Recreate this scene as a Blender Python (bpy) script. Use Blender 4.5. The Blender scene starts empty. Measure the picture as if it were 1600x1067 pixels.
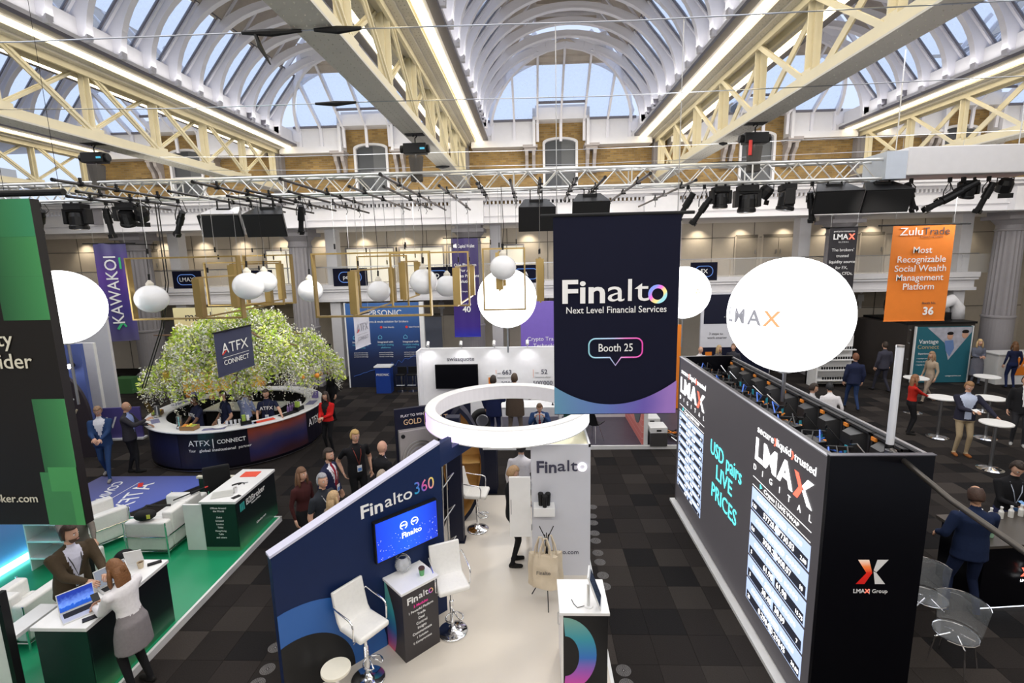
import bpy, bmesh, math, random
import numpy as np
from mathutils import Vector, Matrix, Euler

random.seed(7)
RNG = np.random.default_rng(7)
SC = bpy.context.scene
COL = SC.collection
PI = math.pi

# ------------------------------------------------------------------ camera
F, PITCH, YAW, ROLL, EYE = 784.38, 0.16707, 0.04098, 0.022146, 5.0
_cy, _sy, _cp, _sp = math.cos(YAW), math.sin(YAW), math.cos(PITCH), math.sin(PITCH)
_fwd = Vector((-_sy*_cp, _cy*_cp, -_sp)); _rt = Vector((_cy, _sy, 0)); _dn = _fwd.cross(_rt)
_cr, _sr = math.cos(ROLL), math.sin(ROLL)
_R = _cr*_rt + _sr*_dn; _D = -_sr*_rt + _cr*_dn
cam_data = bpy.data.cameras.new('camera'); cam = bpy.data.objects.new('camera', cam_data); COL.objects.link(cam)
cam_data.sensor_width = 36.0; cam_data.lens = F*36.0/1600.0; cam_data.clip_start = .05; cam_data.clip_end = 200
_m = Matrix((_R, -_D, -_fwd)).transposed().to_4x4(); _m.translation = Vector((0, 0, EYE))
cam.matrix_world = _m
SC.camera = cam
# ------------------------------------------------------------------ sky, exposure, lamps
SC.view_settings.view_transform = 'Standard'; SC.view_settings.look = 'None'
SC.view_settings.exposure = 0.0; SC.view_settings.gamma = 1.0; SC.view_settings.use_curve_mapping = False
world = bpy.data.worlds.new('sky'); SC.world = world; world.use_nodes = True
_bg = world.node_tree.nodes['Background']; _bg.inputs[0].default_value = (0.66, 0.77, 1.0, 1); _bg.inputs[1].default_value = 1.15
try:
    SC.cycles.max_bounces = 7; SC.cycles.diffuse_bounces = 3; SC.cycles.glossy_bounces = 3; SC.cycles.transmission_bounces = 4
    SC.cycles.transparent_max_bounces = 12; SC.cycles.caustics_reflective = False; SC.cycles.caustics_refractive = False
    SC.cycles.sample_clamp_indirect = 4.0; SC.cycles.use_denoising = True
except Exception:
    pass

def area(name, loc, rot, size, power, color=(1, 1, 1), sizey=None, spread=PI):
    d = bpy.data.lights.new(name, 'AREA'); d.energy = power; d.color = color; d.size = size; d.spread = spread
    if sizey: d.shape = 'RECTANGLE'; d.size_y = sizey
    o = bpy.data.objects.new(name, d); COL.objects.link(o); o.location = loc; o.rotation_euler = rot
    return o
def spot(name, loc, target, power, color=(1, .93, .82), angle=60, blend=.6, r=.08):
    d = bpy.data.lights.new(name, 'SPOT'); d.energy = power; d.color = color; d.spot_size = math.radians(angle); d.spot_blend = blend; d.shadow_soft_size = r
    o = bpy.data.objects.new(name, d); COL.objects.link(o); o.location = loc
    v = Vector(target) - Vector(loc); o.rotation_euler = v.to_track_quat('-Z', 'Y').to_euler()
    return o
# daylight falling in under the glazed vaults
for xc in (-13.3, -6.04, 1.16, 8.44, 15.7):
    area('vault_daylight', (xc, 9.5, 9.3), (0, 0, 0), 4.6, 420, (.97, .97, 1.0), 17.0)
# cove lamps along the cornices washing the vault ribs
for xc in (-6.04, 1.16, 8.44):
    for s_ in (-1, 1):
        area('cove_lamp', (xc+s_*2.55, 10.5, 9.5), (0, math.radians(180+s_*22), 0), .25, 30, (1.0, .97, .95), 15.0)
# added fill light behind the camera, brightening the hall from the front
area('front_fill', (0, -1.2, 7.4), (math.radians(62), 0, 0), 14.0, 420, (1.0, .96, .90), 1.5)
# fill lights added to brighten the gallery front and the upper brick wall
for x_ in (-9.5, -2.5, 4.5, 11.5):
    area('gallery_fill', (x_, 12.2, 6.2), (math.radians(84), 0, 0), 4.5, 80, (1.0, .97, .93), .4)
for xc in (-13.3, -6.04, 1.16, 8.44, 15.7):
    area('brick_fill', (xc, 17.4, 8.9), (math.radians(75), 0, 0), 5.0, 42, (1.0, .92, .78), .4)
# stage lights on the truss
spot('truss_spot', (-6.4, 11.3, 6.3), (-8.2, 13.2, 2.2), 420, (1, .97, .85), 55, .7, .15)
spot('truss_spot', (-3.0, 9.0, 6.3), (-8.0, 12.6, 2.2), 420, (1, .97, .88), 42, .7, .15)
spot('truss_spot', (1.5, 9.5, 6.3), (-.6, 6.4, .5), 330, (1, .93, .84), 70, .7, .15)
spot('truss_spot', (6.5, 10.5, 6.3), (10.8, 12.2, 1), 300, (1, .93, .84), 70, .7, .15)
spot('truss_spot', (-5.0, 8.8, 6.3), (-5.8, 6.0, 1), 230, (1, .93, .86), 60, .7, .15)

# ------------------------------------------------------------------ materials
MATS = {}
def mat(name, col=(.8, .8, .8), rough=.5, metal=0, emit=None, es=1.0, noise=.06, scale=6.0, bump=0.0, alpha=1.0, trans=0, spec=.5, coat=0):
    if name in MATS: return MATS[name]
    m = bpy.data.materials.new(name); m.use_nodes = True; MATS[name] = m
    nt = m.node_tree; b = nt.nodes['Principled BSDF']
    b.inputs['Roughness'].default_value = rough; b.inputs['Metallic'].default_value = metal
    b.inputs['Specular IOR Level'].default_value = spec
    if coat: b.inputs['Coat Weight'].default_value = coat
    if trans: b.inputs['Transmission Weight'].default_value = trans
    if alpha < 1: b.inputs['Alpha'].default_value = alpha
    tc = nt.nodes.new('ShaderNodeTexCoord'); nz = nt.nodes.new('ShaderNodeTexNoise')
    nz.inputs['Scale'].default_value = scale; nz.inputs['Detail'].default_value = 2
    nt.links.new(tc.outputs['Object'], nz.inputs['Vector'])
    cr = nt.nodes.new('ShaderNodeMix'); cr.data_type = 'RGBA'
    lo = [max(0, c*(1-noise)) for c in col]; hi = [min(1, c*(1+noise)) for c in col]
    cr.inputs[6].default_value = (*lo, 1); cr.inputs[7].default_value = (*hi, 1)
    nt.links.new(nz.outputs['Fac'], cr.inputs[0]); nt.links.new(cr.outputs[2], b.inputs['Base Color'])
    if bump:
        bp = nt.nodes.new('ShaderNodeBump'); bp.inputs['Strength'].default_value = bump; bp.inputs['Distance'].default_value = .01
        nt.links.new(nz.outputs['Fac'], bp.inputs['Height']); nt.links.new(bp.outputs['Normal'], b.inputs['Normal'])
    if emit:
        b.inputs['Emission Color'].default_value = (*emit, 1); b.inputs['Emission Strength'].default_value = es
    return m
def ramp_mat(name, stops, axis=0, lo=0.0, hi=1.0, rough=.45, emit=0.0, noise=0.0, nscale=3.0, diag=None, metal=0):
    """colour gradient printed along an object axis; stops = [(t, rgb)...]"""
    if name in MATS: return MATS[name]
    m = bpy.data.materials.new(name); m.use_nodes = True; MATS[name] = m
    nt = m.node_tree; b = nt.nodes['Principled BSDF']; b.inputs['Roughness'].default_value = rough; b.inputs['Metallic'].default_value = metal
    tc = nt.nodes.new('ShaderNodeTexCoord'); sx = nt.nodes.new('ShaderNodeSeparateXYZ'); nt.links.new(tc.outputs['Object'], sx.inputs[0])
    src = sx.outputs[axis]
    if diag is not None:
        ad = nt.nodes.new('ShaderNodeMath'); ad.operation = 'MULTIPLY_ADD'; nt.links.new(sx.outputs[diag[0]], ad.inputs[0]); ad.inputs[1].default_value = diag[1]
        nt.links.new(src, ad.inputs[2]); src = ad.outputs[0]
    if noise:
        nz = nt.nodes.new('ShaderNodeTexNoise'); nz.inputs['Scale'].default_value = nscale; nt.links.new(tc.outputs['Object'], nz.inputs['Vector'])
        ad = nt.nodes.new('ShaderNodeMath'); ad.operation = 'MULTIPLY_ADD'; nt.links.new(nz.outputs['Fac'], ad.inputs[0]); ad.inputs[1].default_value = noise
        nt.links.new(src, ad.inputs[2]); src = ad.outputs[0]
    mr = nt.nodes.new('ShaderNodeMapRange'); mr.inputs[1].default_value = lo; mr.inputs[2].default_value = hi; nt.links.new(src, mr.inputs[0])
    cr = nt.nodes.new('ShaderNodeValToRGB'); nt.links.new(mr.outputs[0], cr.inputs[0])
    e = cr.color_ramp.elements
    e[0].position = stops[0][0]; e[0].color = (*stops[0][1], 1); e[1].position = stops[-1][0]; e[1].color = (*stops[-1][1], 1)
    for t, c in stops[1:-1]:
        k = e.new(t); k.color = (*c, 1)
    nt.links.new(cr.outputs[0], b.inputs['Base Color'])
    if emit:
        nt.links.new(cr.outputs[0], b.inputs['Emission Color']); b.inputs['Emission Strength'].default_value = emit
    return m

def lum(name, col, s): return mat(name, col, .6, emit=col, es=s, noise=0)
M_white = mat('white_laminate', (.86, .86, .86), .3)
M_black = mat('black_satin', (.008, .008, .009), .4, spec=.3)
M_blackm = mat('black_matte', (.013, .013, .014), .7, spec=.3)
M_navy = mat('navy_panel', (.006, .018, .075), .5, spec=.25)
M_navyd = mat('navy_dark', (.008, .010, .028), .45, spec=.3)
M_chrome = mat('chrome', (.85, .86, .88), .08, 1.0, noise=.02)
M_steel = mat('brushed_steel', (.55, .56, .58), .3, 1.0)
M_alu = mat('aluminium_truss', (.78, .78, .76), .35, .6)
M_cream = mat('cream_paint', (.73, .66, .47), .55, noise=.08, scale=3)
M_creamg = mat('plate_grey_paint', (.60, .57, .50), .55, noise=.08, scale=3)
M_plaster = mat('white_plaster', (.78, .77, .79), .7, noise=.04)
M_rib = mat('rib_plaster', (.80, .79, .84), .65, noise=.03, scale=2)
M_beige = mat('beige_paint', (.62, .56, .47), .7, noise=.05)
M_colg = mat('column_grey', (.30, .285, .30), .55, noise=.06)
M_brass = mat('brass', (.48, .34, .13), .35, .7)
M_leather = mat('white_leather', (.84, .83, .80), .42, bump=.15, scale=25)
M_text = mat('white_print', (.9, .9, .9), .5, noise=0)
M_textc = mat('cream_print', (.80, .76, .62), .5, noise=0)
M_textd = mat('dark_print', (.06, .06, .07), .5, noise=0)
M_glow = lum('lit_white', (1, 1, 1), 6.0)
M_strip = lum('lit_warm', (1.0, .86, .58), 7.0)
M_glass = mat('clear_glass', (.9, .93, .95), .04, alpha=.12, noise=0)
M_orange = mat('orange_print', (.85, .24, .02), .5)
M_skin = mat('skin_fair', (.62, .36, .25), .55, noise=.05)
M_skin2 = mat('skin_tan', (.50, .28, .18), .55, noise=.05)
M_shoe = mat('shoe_black', (.015, .014, .013), .3)

# ------------------------------------------------------------------ mesh building
class MB:
    def __init__(s): s.v = []; s.f = []; s.m = []
    def add(s, vs, fs, mi=0):
        n = len(s.v); s.v += [tuple(v) for v in vs]; s.f += [tuple(i+n for i in f) for f in fs]; s.m += [mi]*len(fs)
        return s
    def box(s, x0, y0, z0, x1, y1, z1, mi=0):
        vs = [(x0,y0,z0),(x1,y0,z0),(x1,y1,z0),(x0,y1,z0),(x0,y0,z1),(x1,y0,z1),(x1,y1,z1),(x0,y1,z1)]
        return s.add(vs, [(0,3,2,1),(4,5,6,7),(0,1,5,4),(1,2,6,5),(2,3,7,6),(3,0,4,7)], mi)
    def cb(s, c, d, mi=0, rot=None):
        hx, hy, hz = d[0]/2, d[1]/2, d[2]/2
        vs = [Vector(p) for p in ((-hx,-hy,-hz),(hx,-hy,-hz),(hx,hy,-hz),(-hx,hy,-hz),(-hx,-hy,hz),(hx,-hy,hz),(hx,hy,hz),(-hx,hy,hz))]
        if rot is not None:
            R_ = rot if isinstance(rot, Matrix) else Euler(rot).to_matrix()
            vs = [R_ @ v for v in vs]
        c = Vector(c); vs = [v+c for v in vs]
        return s.add(vs, [(0,3,2,1),(4,5,6,7),(0,1,5,4),(1,2,6,5),(2,3,7,6),(3,0,4,7)], mi)
    def bar(s, a, b, w, h, mi=0, up=(0, 0, 1)):
        a, b = Vector(a), Vector(b); d = b-a; L = d.length
        if L < 1e-6: return s
        y = d/L; u = Vector(up)
        if abs(y.dot(u)) > .98: u = Vector((1, 0, 0)) if abs(y.x) < .9 else Vector((0, 1, 0))
        x = y.cross(u).normalized(); z = x.cross(y)
        R_ = Matrix((x, y, z)).transposed()
        return s.cb((a+b)/2, (w, L, h), mi, R_)
    def cyl(s, a, b, r, n=8, r2=None, mi=0, caps=True):
        a, b = Vector(a), Vector(b); r2 = r if r2 is None else r2; d = (b-a).normalized()
        u = Vector((0, 0, 1)) if abs(d.z) < .95 else Vector((1, 0, 0))
        x = d.cross(u).normalized(); y = d.cross(x)
        vs = []
        for k in range(n):
            t = 2*PI*k/n; o = x*math.cos(t)+y*math.sin(t); vs += [a+o*r, b+o*r2]
        fs = [(2*k, 2*k+1, (2*k+3) % (2*n), (2*k+2) % (2*n)) for k in range(n)]
        if caps: fs += [tuple(2*k for k in range(n)), tuple(2*(n-1-k)+1 for k in range(n))]
        return s.add(vs, fs, mi)
    def tube(s, pts, r, n=6, mi=0):
        pts = [Vector(p) for p in pts]; rs = r if isinstance(r, (list, tuple)) else [r]*len(pts)
        vs = []; px = None
        for i, p in enumerate(pts):
            d = (pts[min(i+1, len(pts)-1)]-pts[max(i-1, 0)]).normalized()
            if px is None:
                u = Vector((0, 0, 1)) if abs(d.z) < .95 else Vector((1, 0, 0)); x = d.cross(u).normalized()
            else:
                x = (px - d*px.dot(d)); x = x.normalized() if x.length > 1e-5 else d.orthogonal().normalized()
            px = x; y = d.cross(x)
            for k in range(n):
                t = 2*PI*k/n; vs.append(p+(x*math.cos(t)+y*math.sin(t))*rs[i])
        fs = []
        for i in range(len(pts)-1):
            for k in range(n):
                k2 = (k+1) % n; fs.append((i*n+k, i*n+k2, (i+1)*n+k2, (i+1)*n+k))
        fs.append(tuple(range(n-1, -1, -1))); fs.append(tuple((len(pts)-1)*n+k for k in range(n)))
        return s.add(vs, fs, mi)
    def lathe(s, prof, c=(0, 0, 0), n=24, mi=0, a0=0, a1=2*PI):
        full = abs(a1-a0-2*PI) < 1e-6; m = n if full else n+1; vs = []
        for r, z in prof:
            for k in range(m):
                t = a0+(a1-a0)*k/n; vs.append((c[0]+r*math.cos(t), c[1]+r*math.sin(t), c[2]+z))
        fs = []
        for i in range(len(prof)-1):
            for k in range(n):
                k2 = (k+1) % m; fs.append((i*m+k, i*m+k2, (i+1)*m+k2, (i+1)*m+k))
        return s.add(vs, fs, mi)
    def prism(s, poly, lo, hi, axis='z', mi=0):
        """poly of 2-D points extruded along axis"""
        n = len(poly)
        def P_(p, h): return {'z': (p[0], p[1], h), 'y': (p[0], h, p[1]), 'x': (h, p[0], p[1])}[axis]
        vs = [P_(p, lo) for p in poly]+[P_(p, hi) for p in poly]
        fs = [tuple(range(n-1, -1, -1)), tuple(range(n, 2*n))]+[(k, (k+1) % n, n+(k+1) % n, n+k) for k in range(n)]
        return s.add(vs, fs, mi)
    def sphere(s, c, r, n=16, m=10, mi=0, sc=(1, 1, 1)):
        vs = [(c[0], c[1], c[2]+r*sc[2])]
        for i in range(1, m):
            t = PI*i/m
            for k in range(n):
                p = 2*PI*k/n; vs.append((c[0]+r*sc[0]*math.sin(t)*math.cos(p), c[1]+r*sc[1]*math.sin(t)*math.sin(p), c[2]+r*sc[2]*math.cos(t)))
        vs.append((c[0], c[1], c[2]-r*sc[2])); L = len(vs)-1; fs = []
        for k in range(n): fs.append((0, 1+k, 1+(k+1) % n)); fs.append((L, L-n+(k+1) % n, L-n+k))
        for i in range(m-2):
            for k in range(n):
                a = 1+i*n+k; b = 1+i*n+(k+1) % n; fs.append((a, a+n, b+n, b))
        return s.add(vs, fs, mi)
    def xf(s, M_):
        s.v = [tuple(M_ @ Vector(v)) for v in s.v]; return s
    def mesh(s, name, mats, smooth=False):
        me = bpy.data.meshes.new(name); me.from_pydata(s.v, [], s.f)
        for m_ in (mats if isinstance(mats, (list, tuple)) else [mats]): me.materials.append(m_)
        if len(me.polygons) == len(s.m): me.polygons.foreach_set('material_index', s.m)
        bm = bmesh.new(); bm.from_mesh(me); bmesh.ops.recalc_face_normals(bm, faces=bm.faces); bm.to_mesh(me); bm.free()
        if smooth: me.polygons.foreach_set('use_smooth', [True]*len(me.polygons))
        me.update()
        return me
    def build(s, name, mats, parent=None, smooth=False, bevel=0, label=None):
        return link(name, s.mesh(name, mats, smooth), parent, bevel, label)

def link(name, me, parent=None, bevel=0, label=None):
    o = bpy.data.objects.new(name, me); COL.objects.link(o)
    if parent is not None: o.parent = parent
    if bevel:
        b = o.modifiers.new('b', 'BEVEL'); b.width = bevel; b.segments = 2; b.limit_method = 'ANGLE'
    if label: o['label'] = label
    return o
def auto_smooth(o, ang=40):
    me = o.data
    me.polygons.foreach_set('use_smooth', [True]*len(me.polygons))
    try:
        me.set_sharp_from_angle(angle=math.radians(ang))
    except Exception: pass
    return o
def tag(o, label=None, cat=None, group=None, kind=None):
    if cat and not kind: kind = 'thing'
    if label: o['label'] = label
    if cat: o['category'] = cat
    if group: o['group'] = group
    if kind: o['kind'] = kind
    return o
def thing(name, label, cat, loc=(0, 0, 0), rz=0, group=None, rot=None):
    o = bpy.data.objects.new(name, None); COL.objects.link(o); o.location = loc
    o.rotation_euler = rot if rot else (0, 0, rz); o.empty_display_size = .1
    return tag(o, label, cat, group)
def struct(name, loc=(0, 0, 0)):
    o = bpy.data.objects.new(name, None); COL.objects.link(o); o.location = loc; o['kind'] = 'structure'; return o
KIDS = {}
def copy_tree(o, parent=None):
    c = o.copy(); COL.objects.link(c)
    if parent is not None: c.parent = parent
    for ch in [x for x in o.children]: copy_tree(ch, c)
    return c

# lettering: the outlines of one line of print as a thin mesh
def letters(txt, size, bold=0.0, align='CENTER', depth=.004, track=1.0):
    cu = bpy.data.curves.new('lettering', 'FONT'); cu.body = txt; cu.size = size; cu.align_x = align; cu.align_y = 'CENTER'
    cu.offset = bold*size*.62; cu.extrude = depth/2; cu.space_character = track; cu.resolution_u = 3; cu.space_line = 1.0
    t = bpy.data.objects.new('lettering', cu); COL.objects.link(t)
    dg = bpy.context.evaluated_depsgraph_get(); me = bpy.data.meshes.new_from_object(t.evaluated_get(dg))
    bpy.data.objects.remove(t); bpy.data.curves.remove(cu)
    return me
def text(txt, size, m, parent, loc, u=(1, 0, 0), v=(0, 0, 1), bold=0.0, align='CENTER', name='lettering', width=None, track=1.0, depth=.004):
    """text laid in the plane of u (reading direction) and v (up), in the parent's own frame"""
    if len(txt) > 3: bold = min(bold, .007)
    me = letters(txt, size, bold, align, depth, track)
    if not me.vertices: return None
    if width:
        xs = [p.co.x for p in me.vertices]; k = width/(max(xs)-min(xs)+1e-9)
        for p in me.vertices: p.co.x *= k
    me.materials.clear(); me.materials.append(m)
    o = bpy.data.objects.new(name, me); COL.objects.link(o)
    if parent is not None: o.parent = parent
    u = Vector(u).normalized(); v = Vector(v).normalized(); w = u.cross(v)
    R_ = Matrix((u, v, w)).transposed().to_4x4(); R_.translation = Vector(loc); o.matrix_local = R_
    return o
def ringband(r0, r1, n=40, t=.003, a0=0, a1=2*PI):
    """flat annulus in local XZ facing -Y"""
    mb = MB(); vs = []; full = abs(a1-a0-2*PI) < 1e-6
    for k in range(n+1):
        a = a0+(a1-a0)*k/n; c, s_ = math.cos(a), math.sin(a)
        vs += [(r0*c, -t, r0*s_), (r1*c, -t, r1*s_), (r0*c, 0, r0*s_), (r1*c, 0, r1*s_)]
    fs = []
    for k in range(n):
        i = 4*k; j = i+4; fs += [(i, i+1, j+1, j), (i+1, i+3, j+3, j+1), (i+2, j+2, j+3, i+3), (i, j, j+2, i+2)]
    return mb.add(vs, fs)

# ================================================================== THE SETTING
# ---- carpet tiles
M_car = [mat('carpet_%d' % i, c, .95, noise=.25, scale=60, bump=.3, spec=.1) for i, c in enumerate(((.022, .019, .018), (.028, .024, .0225), (.037, .032, .029), (.048, .041, .037), (.014, .013, .0135)))]
floor_bm = MB().box(-24, -1, -.06, 22, 26, -.009)
floor = floor_bm.build('floor', M_car[0]); floor['kind'] = 'structure'
tile_me = [MB().box(-.248, -.248, -.009, .248, .248, 0).mesh('carpet_tile', m_) for m_ in M_car]
rt = random.Random(3)
def shade(i, j):
    rr = random.Random(i*71+j*1013+5).random()
    return 0 if rr < .34 else 1 if rr < .62 else 2 if rr < .78 else 3 if rr < .84 else 4
single = set(); rest = MB(); n_single = 0
for j in range(0, 52):
    for i in range(-46, 42):
        x, y = i*.5+.25, j*.5+.25
        if y > 22.5: continue
        near = (y > 4.6 and ((-5.0 < x < -1.6 and y < 11.6 and x+y > 2.3) or (.9 < x < 2.9 and y < 12.4) or (4.2 < x < 8.3 and 5.2 < y < 9.0)))
        if near and n_single < 296:
            link('carpet_tile', tile_me[shade(i, j)], floor).location = (x, y, 0); n_single += 1
        else:
            rest.box(x-.248, y-.248, -.009, x+.248, y+.248, 0, shade(i, j))
r_ = rest.build('carpet_tiles', M_car, floor); r_['kind'] = 'stuff'

# ---- brick material
def brick_mat():
    m = bpy.data.materials.new('london_stock_brick'); m.use_nodes = True; nt = m.node_tree; b = nt.nodes['Principled BSDF']; b.inputs['Roughness'].default_value = .85
    tc = nt.nodes.new('ShaderNodeTexCoord'); mp = nt.nodes.new('ShaderNodeMapping'); mp.inputs['Rotation'].default_value = (PI/2, 0, 0)
    nt.links.new(tc.outputs['Object'], mp.inputs[0])
    br = nt.nodes.new('ShaderNodeTexBrick'); nt.links.new(mp.outputs[0], br.inputs['Vector'])
    br.inputs['Scale'].default_value = 1; br.inputs['Brick Width'].default_value = .225; br.inputs['Row Height'].default_value = .075; br.inputs['Mortar Size'].default_value = .008
    br.inputs['Color1'].default_value = (.46, .31, .11, 1); br.inputs['Color2'].default_value = (.28, .18, .065, 1); br.inputs['Mortar'].default_value = (.34, .27, .17, 1)
    nz = nt.nodes.new('ShaderNodeTexNoise'); nz.inputs['Scale'].default_value = 1.6; nt.links.new(tc.outputs['Object'], nz.inputs['Vector'])
    mx = nt.nodes.new('ShaderNodeMix'); mx.data_type = 'RGBA'; mx.blend_type = 'MULTIPLY'; mx.inputs[0].default_value = .55
    cr = nt.nodes.new('ShaderNodeValToRGB'); cr.color_ramp.elements[0].color = (.45, .4, .35, 1); cr.color_ramp.elements[0].position = .35; cr.color_ramp.elements[1].color = (1.25, 1.1, .9, 1)
    nt.links.new(nz.outputs['Fac'], cr.inputs[0]); nt.links.new(br.outputs['Color'], mx.inputs[6]); nt.links.new(cr.outputs[0], mx.inputs[7]); nt.links.new(mx.outputs[2], b.inputs['Base Color'])
    bp = nt.nodes.new('ShaderNodeBump'); bp.inputs['Strength'].default_value = .5; nt.links.new(br.outputs['Fac'], bp.inputs['Height']); bp.invert = True; nt.links.new(bp.outputs[0], b.inputs['Normal'])
    return m
M_brick = brick_mat()
def sky_glass():
    m = bpy.data.materials.new('wired_skylight_glass'); m.use_nodes = True; nt = m.node_tree; nt.nodes.clear()
    o = nt.nodes.new('ShaderNodeOutputMaterial'); t = nt.nodes.new('ShaderNodeBsdfTransparent'); d = nt.nodes.new('ShaderNodeBsdfTranslucent')
    nz = nt.nodes.new('ShaderNodeTexNoise'); nz.inputs['Scale'].default_value = 9; tc = nt.nodes.new('ShaderNodeTexCoord'); nt.links.new(tc.outputs['Object'], nz.inputs[0])
    mr = nt.nodes.new('ShaderNodeMapRange'); mr.inputs[3].default_value = .05; mr.inputs[4].default_value = .35; nt.links.new(nz.outputs['Fac'], mr.inputs[0])
    t.inputs[0].default_value = (.86, .90, .96, 1); d.inputs[0].default_value = (.85, .88, .92, 1)
    mx = nt.nodes.new('ShaderNodeMixShader'); nt.links.new(mr.outputs[0], mx.inputs[0]); nt.links.new(t.outputs[0], mx.inputs[1]); nt.links.new(d.outputs[0], mx.inputs[2]); nt.links.new(mx.outputs[0], o.inputs[0])
    return m
M_sky = sky_glass()
M_frame = mat('dark_window_frame', (.16, .15, .17), .5)
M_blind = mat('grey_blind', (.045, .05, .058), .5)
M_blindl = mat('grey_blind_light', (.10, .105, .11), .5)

BAYS = [-13.3, -6.04, 1.16, 8.44, 15.7]
TRX = [-16.95, -9.62, -2.48, 4.78, 12.1, 19.3]
YW = 19.9
# ---- upper brick wall, one bay at a time, with an arched window each
wall = struct('wall_back')
def arch_pts(hw, z0, rise, n=12):
    return [(hw*math.cos(PI-PI*k/n), z0+rise*math.sin(PI*k/n)) for k in range(n+1)]
for bi, xc in enumerate(BAYS):
    mb = MB(); hw = .66
    x0 = -11.8 if False else -3.66
    mb.box(xc-3.66, YW, 6.45, xc-hw, YW+.5, 9.9); mb.box(xc+hw, YW, 6.45, xc+3.66, YW+.5, 9.9)
    poly = [(xc-hw, 10.4), (xc-hw, 9.2)]+[(xc+a, b) for a, b in arch_pts(hw, 9.2, .18)[1:-1]]+[(xc+hw, 9.2), (xc+hw, 10.4)]
    mb.prism(poly[::-1], YW, YW+.5, 'y'); mb.box(xc-1.0, YW, 9.9, xc-hw, YW+.5, 10.4); mb.box(xc+hw, YW, 9.9, xc+1.0, YW+.5, 10.4)
    mb.build('brickwork', M_brick, wall)
    w = struct('window_%d' % (bi+1), (xc, YW+.12, 0))
    f = MB(); out = [(-hw, 6.9), (-hw, 9.2)]+arch_pts(hw, 9.2, .18)[1:-1]+[(hw, 9.2), (hw, 6.9)]
    inn = [(-hw+.09, 6.9), (-hw+.09, 9.15)]+arch_pts(hw-.09, 9.15, .15)[1:-1]+[(hw-.09, 9.15), (hw-.09, 6.9)]
    for k in range(len(out)-1):
        f.add([(out[k][0], -.2, out[k][1]), (out[k+1][0], -.2, out[k+1][1]), (inn[k+1][0], -.2, inn[k+1][1]), (inn[k][0], -.2, inn[k][1]),
               (out[k][0], .08, out[k][1]), (out[k+1][0], .08, out[k+1][1]), (inn[k+1][0], .08, inn[k+1][1]), (inn[k][0], .08, inn[k][1])],
              [(0, 1, 2, 3), (4, 7, 6, 5), (0, 4, 5, 1), (3, 2, 6, 7)])
    f.box(-hw+.05, -.12, 8.28, hw-.05, -.06, 8.34)
    f.build('window_frame', M_plaster, w)
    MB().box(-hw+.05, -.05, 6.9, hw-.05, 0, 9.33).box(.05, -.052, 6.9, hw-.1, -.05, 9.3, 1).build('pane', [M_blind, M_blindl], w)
# ---- vault end walls, brackets
def end_beam():
    mb = MB()
    for s in (-1, 1):
        a, b = sorted((s*.95, s*3.3)); mb.box(a, 19.35, 8.98, b, 19.9, 9.12); mb.box(a, 19.5, 9.12, b, 19.9, 9.95)
        mb.box(a, 19.42, 9.12, b, 19.5, 9.22)
        a, b = sorted((s*.93, s*1.03)); mb.box(a, 19.3, 8.98, b, 19.9, 10.25)
    mb.box(-1.03, 19.3, 9.88, 1.03, 19.9, 10.28); mb.box(-.93, 19.5, 10.28, .93, 19.9, 10.42)
    return mb.mesh('end_beam', M_plaster)
M_bracket = mat('bracket_grey', (.40, .36, .35), .6)
def bracket():
    mb = MB(); mb.box(-.27, -.55, .82, .27, .05, .92); mb.box(-.22, -.42, .74, .22, .05, .82)
    for s in (-1, 1):
        pr = [(0.02, 0), (-.16, 0), (-.2, .08), (-.14, .2), (-.2, .4), (-.36, .58), (-.4, .74), (0.02, .74)]
        mb.prism(pr, s*.13-.06, s*.13+.06, 'x')
    mb.box(-.24, -.2, -.06, .24, .02, 0)
    return mb.mesh('bracket', M_bracket)
EB, BR = end_beam(), bracket()
# ---- vaults
def rib_mesh():
    n = 26; vs = []; w = .05
    for k in range(n+1):
        t = PI*k/n; c, s = math.cos(t), math.sin(t)
        i = (2.60*c, 9.4+2.08*s); ex = .16+.14*abs(c)**2
        o = ((2.60+ex)*c, 9.4+(2.08+ex)*s)
        vs += [(i[0], -w, i[1]), (i[0], w, i[1]), (o[0], -w, o[1]), (o[0], w, o[1])]
    fs = []
    for k in range(n):
        a = 4*k; b = a+4; fs += [(a, a+1, b+1, b), (a+2, b+2, b+3, a+3), (a, b, b+2, a+2), (a+1, a+3, b+3, b+1)]
    mb = MB(); mb.add(vs, fs)
    # bead along the soffit edge
    for k in range(n):
        a, b = vs[4*k], vs[4*k+4]; mb.bar((a[0], 0, a[2]), (b[0], 0, b[2]), .15, .035)
    for s in (-1, 1):                                   # gable rafter and struts above the curve
        mb.bar((s*2.98, 0, 9.78), (s*.9, 0, 12.3), .07, .12)
        mb.bar((s*1.95, 0, 10.95), (s*1.75, 0, 11.3), .03, .03); mb.box(min(s*2.58, s*2.80), -.05, 9.34, max(s*2.58, s*2.80), .05, 9.62)
    return mb.mesh('vault_rib', M_rib)
RIB = rib_mesh()
def roofline(t, s): return (s*(2.98-2.08*t), 9.78+2.52*t)
def pane_mesh(s):
    a = roofline(.03, s); b = roofline(.52, s)
    return MB().add([(a[0], -.27, a[1]), (a[0], .27, a[1]), (b[0], .27, b[1]), (b[0], -.27, b[1])], [(0, 1, 2, 3)]).mesh('skylight_pane', M_sky)
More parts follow.
